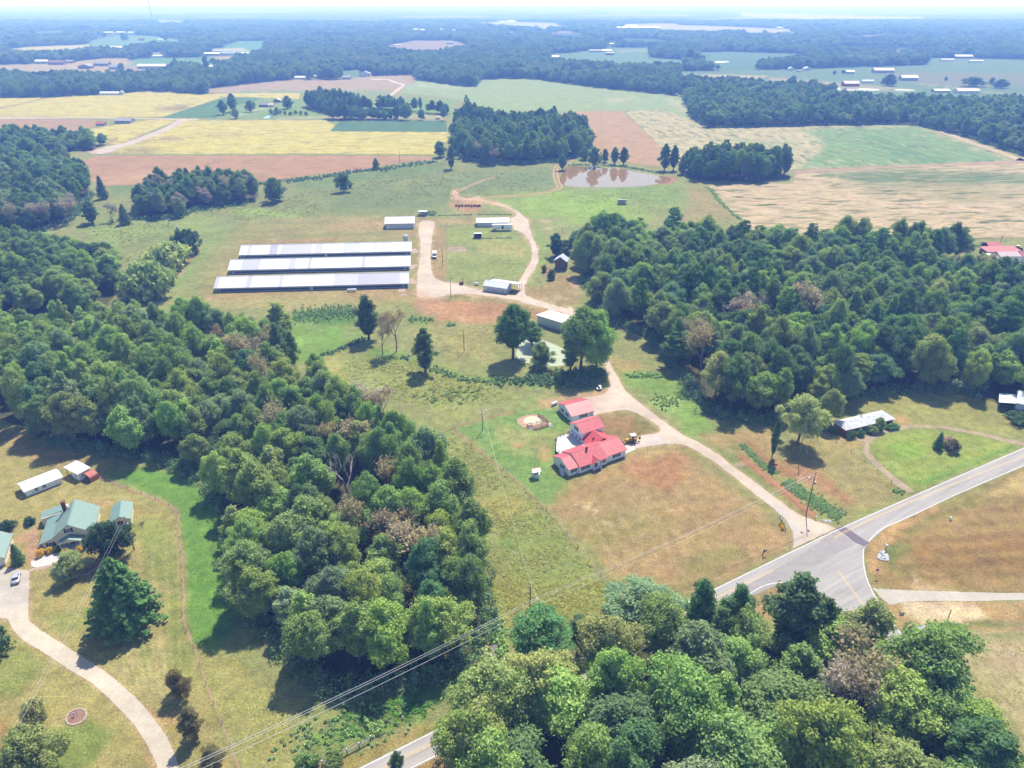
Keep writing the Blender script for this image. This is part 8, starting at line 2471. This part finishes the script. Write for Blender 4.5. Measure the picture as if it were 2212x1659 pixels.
F_ = Frame('cargo_trailer', farm([(1003, 486)])[0], farm([(1243, 482)])[0], 'long white box trailer parked in front of the metal shed', 'trailer'); o_ = F_.o; L_ = F_.len
MB().box(0, L_, 0, 2.6, 1.15, 3.95).build('cargo_box', M_WHITE, o_)
MB().box(-.06, L_ + .06, -.06, 2.66, 3.95, 4.02).build('roof', M_WROOF, o_)
MB().box(L_ * .48, L_ * .58, -.05, .01, 1.25, 3.5).build('side_door', M_SHUT, o_)
MB().box(.2, L_ - .2, .3, 2.3, .95, 1.15).build('chassis', M_SHUT, o_)
for x_ in (1.2, 2.4):
    for y_ in (.2, 2.4): wheel(o_, x_, y_, .5, .3)
for y_ in (.5, 2.1): MB().box(L_ - 3, L_ - 2.85, y_ - .08, y_ + .08, 0, .96).build('landing_leg', M_STEEL, o_)
for i_ in range(9):
    MB().box(.7 + i_ * L_ / 9, .78 + i_ * L_ / 9, -.04, -.001, 1.2, 3.9).build('side_rib', M_TRIM, o_)


def propane(a, b, r, label):
    F = Frame('propane_tank', a, b, label, 'tank', 'white propane tanks'); L = max(2.2, F.len); o = F.o
    MB().lathe([(.05, 0), (r * .6, .08), (r * .9, .28), (r, .55), (r, L - .55), (r * .9, L - .28), (r * .6, L - .08), (.05, L)], 16, (0, 0, r + .35), 'x').build('tank', M_TANK, o, True)
    MB().lathe([(.2, 0), (.2, .2), (.1, .25)], 10, (L / 2, 0, 2 * r + .33)).build('valve_dome', M_TANK, o)
    for x in (L * .22, L * .78): MB().box(x - .1, x + .1, -r * .7, r * .7, 0, .5).build('saddle', M_GREYWALL, o)


propane(farm([(780, 1140)])[0], farm([(842, 1143)])[0], .55, 'white propane tank beside the metal garage')
propane(shd([(1418, 868)])[0], shd([(1514, 864)])[0], .6, 'white propane tank in front of the front poultry shed')
propane(house([(362, 392)])[0], house([(455, 345)])[0], .5, 'white propane tank behind the red roofed garage')

o_ = empty('outdoor_furnace', G(*farm([(632, 1134)])[0]), -.1, 'dark rusty wood furnace with a stack on the paddock edge', 'furnace')
MB().box(-1.1, 1.0, -.7, .7, .15, 1.5).build('firebox', M_RUST, o_)
MB().tube([(.6, 0, 1.5), (.6, 0, 3.2)], .14, 8).build('stack', M_RUST, o_)
MB().box(-1.16, -1.1, -.35, .35, .4, 1.1).build('door', M_DARK, o_)
for x_ in (-.9, .8):
    MB().box(x_ - .1, x_ + .1, -.6, .6, 0, .15).build('skid', M_RUST, o_)

M_HAY = simple('old_hay', (.14, .095, .055), .95, var=.35, scale=3, bumpy=.5)
hm_ = MB().lathe([(.35, -.62), (.72, -.6), (.8, -.45), (.8, .45), (.72, .6), (.35, .62)], 14, (0, 0, .8), 'y').mesh('round_bale', M_HAY)
BW_ = ['westernmost of the row', 'second', 'third', 'fourth', 'fifth, the middle one', 'sixth', 'seventh', 'eighth', 'last of the row']
for i_, x_ in enumerate((568, 605, 641, 680, 715, 751, 787, 822, 851)):
    b_ = link(bpy.data.objects.new('hay_bale', hm_)); b_.location = G(*farm([(x_, 188 + (i_ % 2) * 3)])[0]); b_.rotation_euler = (0, 0, .5 * math.sin(i_ * 2.3)); b_.scale = (1.05,) * 3
    tag(b_, 'old brown round hay bale beside the thin pole, ' + BW_[i_], 'hay bale', 'round hay bales in a row')

o_ = empty('grain_silo', G(876.3, 523.5), 0, 'galvanised feed silo with cone roof beside the back poultry shed', 'silo')
MB().lathe([(1.5, 1.2)] + [(1.5 + .03 * (i % 2), 1.2 + i * .16) for i in range(1, 20)], 20).build('drum', M_STEEL, o_)
MB().lathe([(1.62, 4.26), (.35, 5.25), (.35, 5.4), (.1, 5.45)], 20).build('cone_roof', M_WROOF2, o_)
MB().lathe([(.25, .35), (1.5, 1.2)], 20).build('hopper', M_STEEL, o_)
for i_ in range(4):
    a_ = i_ * math.pi / 2 + .4
    MB().box(math.cos(a_) * 1.42 - .07, math.cos(a_) * 1.42 + .07, math.sin(a_) * 1.42 - .07, math.sin(a_) * 1.42 + .07, 0, 1.7).build('leg', M_STEEL, o_)

# backhoe loader
F_ = Frame('backhoe_loader', house([(1570, 985)])[0], house([(1715, 958)])[0], 'yellow backhoe loader parked at the end of the red-roofed house', 'backhoe'); o_ = F_.o
M_YEL = simple('machine_yellow', (.46, .26, .045), .55, var=.2, scale=2)
loft([(-.3, ring_(.42, .8, 1.45, .08)), (.2, ring_(.45, .75, 1.6, .08)), (1.6, ring_(.45, .7, 1.68, .08))], M_YEL, 'bonnet', o_, False)
MB().box(-.2, 3.4, -.4, .4, .55, .85).build('chassis', M_SHUT, o_)
cab_ = MB().box(1.6, 3.2, -.7, .7, .85, 1.3).build('cab_floor', M_YEL, o_)
for x_ in (1.65, 3.15):
    for y_ in (-.68, .68): MB().box(x_ - .05, x_ + .05, y_ - .05, y_ + .05, 1.3, 2.75).build('cab_post', M_SHUT, cab_)
MB().box(1.45, 3.4, -.85, .85, 2.75, 2.87).build('canopy', simple('canopy_cream', (.6, .56, .45), .6), o_)
MB().box(2.3, 2.8, -.25, .25, 1.3, 1.75).build('seat', M_SHUT, o_); MB().box(2.75, 2.85, -.25, .25, 1.7, 2.2).build('seat_back', M_SHUT, o_)
for y_ in (-.85, .85):
    wheel(o_, 2.7, y_, .72, .42, M_YEL); wheel(o_, .35, y_ * .95, .45, .32, M_YEL)
    MB().tube([(1.3, y_ * .75, 1.5), (.2, y_ * .75, 1.35), (-.9, y_ * .75, .55)], .1, 6).build('loader_arm', M_YEL, o_)
    MB().tube([(3.3, y_ * .8, .9), (3.7, y_ * 1.5, .1)], .09, 6).build('stabiliser', M_YEL, o_)
MB().prism([(-.8, .2), (-1.5, .1), (-1.45, .2), (-1.0, .32), (-.95, .9), (-.8, .95)], 'y', -1.05, 1.05).build('loader_bucket', M_YEL, o_)
MB().tube([(3.3, 0, .9), (3.9, 0, 2.3), (4.6, 0, 3.4)], [.2, .18, .14], 6).build('boom', M_YEL, o_)
MB().tube([(4.5, 0, 3.5), (5.0, 0, 2.4), (5.15, 0, 1.4)], [.13, .14, .1], 6).build('dipper_arm', M_YEL, o_)
MB().prism([(4.9, 1.45), (5.3, 1.3), (5.2, .75), (4.65, .7), (4.55, .8), (4.95, .95)], 'y', -.32, .32).build('hoe_bucket', M_SHUT, o_)
MB().tube([(.9, .3, 1.68), (.9, .3, 2.3)], .05, 6).build('exhaust', M_RUST, o_)

# wishing well
o_ = empty('wishing_well', G(*house([(108, 1530)])[0]), .35, 'white wishing well with a little pale roof on the green yard', 'wishing well')
MB().lathe([(1.2, 0), (1.2, 1.15), (1.35, 1.15), (1.35, 1.28), (.95, 1.28)], 8).build('well_wall', M_TRIM, o_)
for x_ in (-.95, .95): MB().box(x_ - .08, x_ + .08, -.08, .08, 1.2, 2.7).build('post', M_TRIM, o_)
MB().tube([(-.95, 0, 2.1), (.95, 0, 2.1)], .09, 8).build('windlass', M_WOOD, o_)
slab_strip([(-1.25, 2.35), (0, 2.95)], -1.4, 1.4, 'x', .08).build('roof', simple('well_roof', (.68, .62, .58), .7), o_)
slab_strip([(0, 2.95), (1.25, 2.35)], -1.4, 1.4, 'x', .08).build('roof', simple('well_roof_red', (.45, .16, .14), .7), o_)
for i_ in range(6):
    a_ = i_ * 1.05
    MB().lathe([(.16, 0), (.2, .15), (.1, .3)], 7, (math.cos(a_) * .6, math.sin(a_) * .6, 1.2)).build('flower_pot', M_RUST, o_)

# old pool deck: beams, joists, steps
rg = lambda X, Y: G(1500 * .737333 + X / 14.747 * .737333, 1190 * .737333 + Y / 14.747 * .737333)
o_ = empty('pool_deck', rg(1100, 900), 0, 'broken wooden deck frame round the bright sand ring', 'deck')
B_ = o_.location
out_ = [rg(*q) - B_ for q in ((640, 915), (860, 970), (1040, 1020), (1290, 950), (1540, 870), (1570, 760), (1480, 640), (1340, 520), (1160, 420))]
inn_ = [rg(*q) - B_ for q in ((680, 830), (800, 845), (900, 850), (1080, 790), (1240, 760), (1330, 700), (1340, 640), (1260, 540), (1130, 450))]
M_DECKW = simple('old_deck_wood', (.24, .15, .1), .9, var=.35, scale=3)
M_DECKP = simple('pale_deck_wood', (.5, .38, .26), .85, var=.2, scale=3)  # joists get a paler wood tone than beams and posts
for ring__, nm_ in ((out_, 'rim_beam'), (inn_, 'inner_beam')):
    for a_, b_ in zip(ring__[:-1], ring__[1:]):
        for z_ in ((.25, .6, .95) if nm_ == 'rim_beam' else (.9,)):
            MB().tube([a_ + Vector((0, 0, z_)), b_ + Vector((0, 0, z_))], .1, 4).build(nm_, M_DECKW, o_)
for i_ in range(len(out_)):
    for q_ in (out_[i_], inn_[i_]):
        MB().box(q_.x - .08, q_.x + .08, q_.y - .08, q_.y + .08, -.05, 1.5 if i_ % 2 else 1.1).build('post', M_DECKW, o_)
    for k_ in (0, .5):
        if i_ + 1 < len(out_):
            MB().tube([out_[i_].lerp(out_[i_ + 1], k_) + Vector((0, 0, 1.02)), inn_[i_].lerp(inn_[i_ + 1], k_) + Vector((0, 0, .98))], .07, 4).build('joist', M_DECKP, o_)
for (x_, y_), an_ in (((840, 1010), -.5), ((1650, 850), .5)):
    c_ = rg(x_, y_) - B_
    for i_ in range(4):
        M_ = Matrix.Translation(c_) @ Matrix.Rotation(an_, 4, 'Z')
        MB().box(-.7, .7, -.6 + i_ * .3, -.32 + i_ * .3, .05 + .2 * i_, .12 + .2 * i_, M_).build('step', M_PALEWOOD, o_)

# utility cart by the lane
o_ = empty('utility_cart', G(*house([(1135, 122)])[0]), .3, 'small white utility cart parked at the lane by the ditch', 'cart')
MB().box(-1.0, 1.0, -.55, .55, .35, .8).build('body', M_TANK, o_)
MB().box(-.2, .7, -.55, .55, 1.65, 1.72).build('roof', M_TANK, o_)
MB().box(-.3, .2, -.5, .5, .8, 1.0).build('seat', M_SHUT, o_)
for x_ in (-.15, .65):
    for y_ in (-.5, .5): MB().box(x_ - .03, x_ + .03, y_ - .03, y_ + .03, .8, 1.65).build('post', M_SHUT, o_)
for x_ in (-.65, .65):
    for y_ in (-.6, .6): wheel(o_, x_, y_, .28, .2)
M_RUSTROOF = simple('rust_brown_roof', (.2, .11, .09), .8, var=.3)
o_ = empty('lawn_shelter', G(*T(2000, 1200, 1700, 226)), .5, 'tiny brown roofed shelter between the island evergreen and bush', 'shelter')
for x_ in (-1.3, 1.3):
    for y_ in (-1, 1): MB().box(x_ - .08, x_ + .08, y_ - .08, y_ + .08, 0, 2.0).build('post', M_WOOD, o_)
slab_strip([(-1.5, 1.9), (0, 2.7)], -1.7, 1.7, 'x').build('roof', M_RUSTROOF, o_); slab_strip([(0, 2.7), (1.5, 1.9)], -1.7, 1.7, 'x').build('roof', M_RUSTROOF, o_)

# tractor by the red sheds
F_ = Frame('tractor', rs(1985, 385), rs(2160, 392), 'dark red tractor with yellow implement behind the red sheds', 'tractor'); o_ = F_.o
M_TR = simple('tractor_red', (.16, .02, .03), .5)
loft([(2.6, ring_(.45, .9, 1.6, .08)), (4.6, ring_(.4, .9, 1.5, .08))], M_TR, 'bonnet', o_, False)
MB().box(1.2, 2.6, -.75, .75, .9, 1.5).build('cab_base', M_TR, o_)
MB().box(1.25, 2.55, -.7, .7, 1.5, 2.6).build('cab_glass', M_GLASS, o_); MB().box(1.1, 2.75, -.85, .85, 2.6, 2.78).build('roof', M_TANK, o_)
for y_ in (-.95, .95):
    wheel(o_, 1.7, y_, .9, .5, M_YEL); wheel(o_, 4.1, y_ * .9, .55, .35, M_YEL)
MB().box(-1.8, .8, -1.3, 1.3, .3, .9).build('implement', simple('implement_yellow', (.6, .45, .12), .6), o_)


# ------------------------------------------------------------------ buildings of the far country
M_FWALL = [simple('far_white_wall', (.6, .6, .6), .7), simple('far_grey_wall', (.3, .31, .34), .8), simple('far_brown_wall', (.22, .14, .11), .9), simple('far_red_wall', (.3, .06, .07), .8)]
M_FROOF = [simple('far_white_roof', (.72, .73, .76), .5), simple('far_grey_roof', (.26, .26, .28), .7), simple('far_brown_roof', (.2, .13, .1), .8), simple('far_pink_roof', (.62, .46, .42), .6), simple('far_red_roof', (.42, .09, .1), .6)]


def far_building(x0, x1, yb, yt, w, r, label, name='house', deep=.6, axis='x', turn=0.0):
    A, B = G(x0, yb), G(x1, yb)
    FAR_B.append((x0, x1, yb))
    L = (B - A).length; hh = max(3.0, hgt((x0 + x1) / 2, yb, yt)); D = min(max(6.0, L * deep), 16.0)
    o = empty(name, A, turn, label, 'house' if 'house' in name else name.split('_')[-1], 'buildings of the far country')
    ev = max(2.3, min(hh * .6, 5.5)); rise = max(1.0, min(hh * .42, 4.0))
    wall_block(o, 0, L, 0, D, ev, rise, axis, M_FWALL[w])
    roof_gable(o, 0, L, 0, D, ev, rise, axis, M_FROOF[r], .5, .5, t=.16)
    n = max(1, min(4, int(L / 5)))
    for i in range(n):
        u = L * (i + .5) / n
        MB().box(u - .6, u + .6, -.06, .02, ev * .4, ev * .8).build('window', M_GLASS, o)
    return o


def fb(tf, X0, X1, Y0, Y1, *a, **k):
    (x0, yt), (x1, yb) = tf([(X0, Y0), (X1, Y1)])
    return far_building(x0, x1, yb, yt, *a, **k)


fb(t1, 225, 308, 388, 412, 1, 0, 'white roofed barn beside a brown gabled house far off', 'barn')
fb(t1, 314, 412, 384, 420, 2, 2, 'brown gabled house between two lower roofs far off')
fb(t1, 415, 472, 390, 410, 2, 1, 'low dark house partly behind the brown gabled house')
fb(t1, 508, 588, 408, 446, 2, 1, 'dark roofed house beyond the yellow fields with a steep gable', axis='y')
fb(t1, 606, 702, 400, 428, 2, 1, 'long dark ranch house far behind the yellow fields')
fb(t1, 706, 776, 417, 451, 1, 1, 'grey blue shed beside the big warehouse', 'shed')
fb(t1, 890, 1073, 408, 446, 1, 0, 'big pale warehouse before the dark bean field', 'warehouse')
fb(t1, 1380, 1495, 324, 340, 0, 0, 'long white poultry shed far off, upper of two', 'poultry_shed', deep=.12)
fb(t1, 1436, 1552, 335, 358, 0, 0, 'white shed with open bays below the upper poultry shed', 'poultry_shed', deep=.15)
fb(t1, 1322, 1424, 340, 360, 1, 0, 'pale shed at the gravel bend below the poultry sheds', 'shed')
fb(t1, 1555, 1625, 340, 356, 0, 0, 'group end house with white roof by the open bays')
fb(t1, 1308, 1385, 424, 444, 1, 0, 'white roofed shed hidden by a tall poplar', 'shed')
fb(t1, 668, 735, 205, 219, 0, 0, 'white house on the far clearing, lowest roof of three')
fb(t1, 752, 808, 197, 218, 0, 0, 'white house on the far clearing, tallest of three')
fb(t1, 826, 874, 201, 219, 0, 0, 'white house on the far clearing at the wood side')
fb(t1, 1025, 1056, 250, 264, 0, 0, 'tiny white house at the end of the far green strip')
fb(t1, 895, 930, 241, 263, 2, 2, 'small brown house on the far green strip')
fb(t1, 990, 1048, 358, 371, 1, 0, 'pale bluish shed on the far field edge', 'shed')
fb(t1, 720, 800, 300, 320, 1, 0, 'pale farm shed beneath the far straw field', 'shed')
fb(t1, 650, 772, 594, 617, 0, 0, 'long white mobile home behind the yellow field', 'mobile_home', deep=.2)
fb(t1, 776, 797, 588, 616, 0, 1, 'grey gabled house at the end of the white mobile home', axis='y')
fb(t1, 1910, 1976, 495, 512, 0, 0, 'white house at the wood edge above the brown field')
fb(t1, 2030, 2052, 486, 501, 0, 0, 'tiny white cottage beside the dark tree at the wood edge')
fb(t2, 115, 188, 463, 496, 0, 1, 'white two gabled farmhouse before the far forest', axis='y')
fb(t2, 5, 60, 492, 515, 1, 1, 'grey sheds beside the white two gabled farmhouse', 'shed')
fb(t2, 342, 390, 287, 294, 0, 0, 'low white roof on the mauve far field', 'shed', deep=.3)
fb(t2, 680, 724, 262, 287, 1, 1, 'grey barn at the end of the mauve far field', 'barn')
fb(t2, 466, 496, 178, 198, 0, 0, 'white far building in the forest gap, first of the pair')
fb(t2, 506, 544, 179, 201, 0, 0, 'white far building in the forest gap, wider of the pair')
fb(t2, 716, 738, 184, 204, 0, 3, 'bright far house alone in the forest')
fb(t2, 640, 668, 186, 198, 0, 0, 'dim white far house in the forest')
fb(t2, 1024, 1128, 140, 147, 0, 0, 'long white poultry shed on the pale distant field', 'poultry_shed', deep=.12)
fb(t2, 1075, 1126, 132, 139, 0, 0, 'shorter white poultry shed on the pale distant field', 'poultry_shed', deep=.2)
fb(t2, 1784, 2060, 173, 185, 0, 0, 'longest white poultry shed at the distant field edge', 'poultry_shed', deep=.06)
fb(t2, 1836, 1922, 161, 171, 0, 0, 'white poultry shed behind the longest one', 'poultry_shed', deep=.12)
fb(t2, 1360, 1410, 361, 379, 2, 0, 'dark shed with white roof at the green field corner', 'shed')
fb(t2, 1606, 1682, 321, 339, 1, 1, 'grey shed on the far pasture edge', 'shed')
fb(t2, 1690, 1752, 322, 336, 1, 0, 'pale roofed barn on the far pasture edge', 'barn')
fb(t2, 1714, 1768, 336, 357, 2, 1, 'dark barn below the pale roofed barn', 'barn')
fb(t2, 1735, 1766, 280, 287, 0, 0, 'tiny white house behind the far orchard trees')
fb(t3, 686, 720, 434, 458, 0, 0, 'white gabled house before the dark far wood', axis='y')
fb(t3, 786, 832, 434, 458, 0, 0, 'white barn with a low wing before the dark far wood', 'barn', axis='y')
fb(t3, 748, 771, 454, 467, 3, 1, 'tiny maroon shed between two white gables', 'shed')
fb(t3, 1048, 1144, 528, 560, 3, 3, 'red barn with white doors beside the far pond', 'barn')
fb(t3, 1162, 1236, 517, 538, 0, 0, 'white mobile home beside the red barn', 'mobile_home', deep=.2)
fb(t3, 1060, 1112, 456, 479, 1, 0, 'pale hay barn in the far pasture', 'barn')
fb(t3, 1242, 1370, 440, 474, 1, 3, 'large farmhouse with pinkish roof among pasture trees')
fb(t3, 1420, 1524, 490, 523, 1, 0, 'white roofed barn near a round pasture tree', 'barn')
fb(t3, 1768, 1880, 356, 379, 3, 0, 'maroon barn with white roof far up the pasture', 'barn')
fb(t3, 1672, 1760, 380, 396, 0, 0, 'white greenhouse west of the maroon barn', 'greenhouse', deep=.2)
fb(t3, 1856, 1948, 388, 405, 0, 0, 'white greenhouse below the maroon barn', 'greenhouse', deep=.2)
fb(t3, 1636, 1732, 580, 600, 1, 0, 'pale grey shed by the track above the wooded strip', 'shed')
fb(t3, 1784, 1924, 577, 607, 0, 3, 'long pinkish white barn above the wooded strip', 'barn')
fb(t3, 1386, 1405, 353, 363, 0, 0, 'tiny white house in the dark far wood')
fb(t3, 1455, 1482, 363, 378, 1, 1, 'small grey house in the dark far wood')
fb(t3, 612, 648, 173, 186, 0, 3, 'white house at the end of the tan distant field')
fb(t4, 622, 676, 240, 262, 1, 4, 'small shed with dark red roof beside the grey farmhouse', 'shed')
fb(t4, 746, 848, 217, 248, 1, 1, 'grey white farmhouse between yellow fields')
fb(t4, 1772, 1818, 87, 111, 2, 0, 'brown barn with white roof on the homestead lawn', 'barn', axis='y')
fb(t4, 1737, 1774, 117, 141, 0, 3, 'cream pavilion with pinkish roof by the homestead house', 'pavilion')
fb(t4, 1680, 1734, 114, 141, 2, 1, 'brown homestead house among trees')
for i_, (x_, y_, r_) in enumerate(((752, 255, 0), (776, 257, 0), (800, 253, 3), (826, 257, 0), (850, 257, 0), (872, 255, 0), (908, 256, 1), (940, 258, 0))):
    g_ = G(x_, y_); o_ = empty('camper', g_, .2 * math.sin(i_ * 3), 'small camper under the camp trees, %s from the green field corner' % ORD[i_], 'camper', 'campers parked under the trees')
    loft([(0, ring_(1.1, .6, 2.6, .3)), (.8, ring_(1.2, .4, 2.9, .3)), (5.6, ring_(1.2, .4, 2.9, .3)), (6.4, ring_(1.1, .7, 2.5, .3))], M_FROOF[0] if r_ != 1 else M_FWALL[1], 'body', o_, False)
    MB().box(1.5, 4.5, -1.24, -1.2, 1.5, 2.2).build('window', M_GLASS, o_)
    for y__ in (-.9, .9): wheel(o_, 3.2, y__, .35, .2)
o_ = empty('radio_tower', G(329, 44), 0, 'thin lattice radio tower over the far forest', 'tower')
m_ = MB()
for s_ in (0, 1, 2):
    a_ = s_ * 2.094; m_.tube([(math.cos(a_) * 7, math.sin(a_) * 7, 0), (math.cos(a_) * 2, math.sin(a_) * 2, 165)], 1.0, 4)
m_.build('mast_leg', M_FWALL[1], o_)
b_ = MB()
for k_ in range(14):
    r0_ = 7 - 5 * k_ / 14; r1_ = 7 - 5 * (k_ + 1) / 14
    for s_ in (0, 1, 2):
        a_ = s_ * 2.094; c_ = (s_ + 1) * 2.094
        b_.tube([(math.cos(a_) * r0_, math.sin(a_) * r0_, k_ * 11.8), (math.cos(c_) * r1_, math.sin(c_) * r1_, k_ * 11.8 + 11.8)], .6, 3)
b_.build('bracing', M_FWALL[1], o_)
# single trees out in the far pastures
for i_, (x_, y_, h_, w_, lab_) in enumerate((
        (*t3([(1330, 556)])[0], 24, 30, 'large round tree in the far pasture beside the red barn'), (*t3([(710, 552)])[0], 20, 18, 'dark tree on the far pond bank'), (*t3([(45, 415)])[0], 30, 32, 'big dark tree at the far pasture corner'),
        (*t3([(130, 410)])[0], 17, 13, 'lone tree beside the tiny bright pond'), (*t3([(982, 482)])[0], 8, 9, 'small pasture tree before the hay barn'), (*t3([(1037, 478)])[0], 8, 7, 'tiny pasture tree by the hay barn'),
        (*t3([(1415, 503)])[0], 7, 8, 'little tree beside the white roofed barn'), (*t3([(1704, 523)])[0], 9, 9, 'lone small tree in the brown pasture'), (*t2([(809, 632)])[0], 6, 6, 'single tiny tree in the pale green field'),
        (*t1([(808, 262)])[0], 15, 20, 'round tree on the far green strip'), (*t1([(600, 252)])[0], 9, 22, 'low tree clump on the far green strip'), (*t1([(1340, 455)])[0], 32, 16, 'tall poplar among the far sheds'), (*t1([(1142, 440)])[0], 21, 12, 'slim tree beside the bean field sheds'),
        (*t1([(792, 460)])[0], 17, 15, 'dark tree between grey shed and warehouse'), (*t1([(1065, 262)])[0], 11, 15, 'tree before the far forest wall'), (*t3([(1880, 560)])[0], 20, 40, 'wide tree group by the pinkish barn'), (*t3([(2060, 570)])[0], 18, 34, 'tree group in the far pasture corner'), (*t3([(2000, 545)])[0], 14, 14, 'slender tree in the far pasture'))):
    g_ = G(x_, y_); f_ = g_.y * CP + H * SP
    plant('pasture_tree', 'field%d' % (i_ % 2), g_, h_ * f_ / FPX, w_ / 2 * f_ / FPX, 'dark' if i_ % 2 else 'deep', lab_)
for i_ in range(5):
    x_, y_ = t2([(1757 + i_ * 24, 306 - i_ * .5)])[0]
    g_ = G(x_, y_); plant('orchard_tree', 'field%d' % (i_ % 2), g_, 9, 6, 'dark', 'round orchard tree on the far pasture ridge, %s from the pale barn' % ORD[i_], 'tree', 'orchard trees in a row')
for i_ in range(7):
    x_, y_ = t4([(1985 - i_ * 34, 196 - (i_ % 3) * 5)])[0]
    plant('lawn_tree', 'field%d' % (i_ % 2), G(x_, y_), 5.5, 2.6, 'mid', 'young lawn tree on the homestead, %s from the camp grove' % ORD[i_], 'tree', 'young trees on the homestead lawn')

woodland()
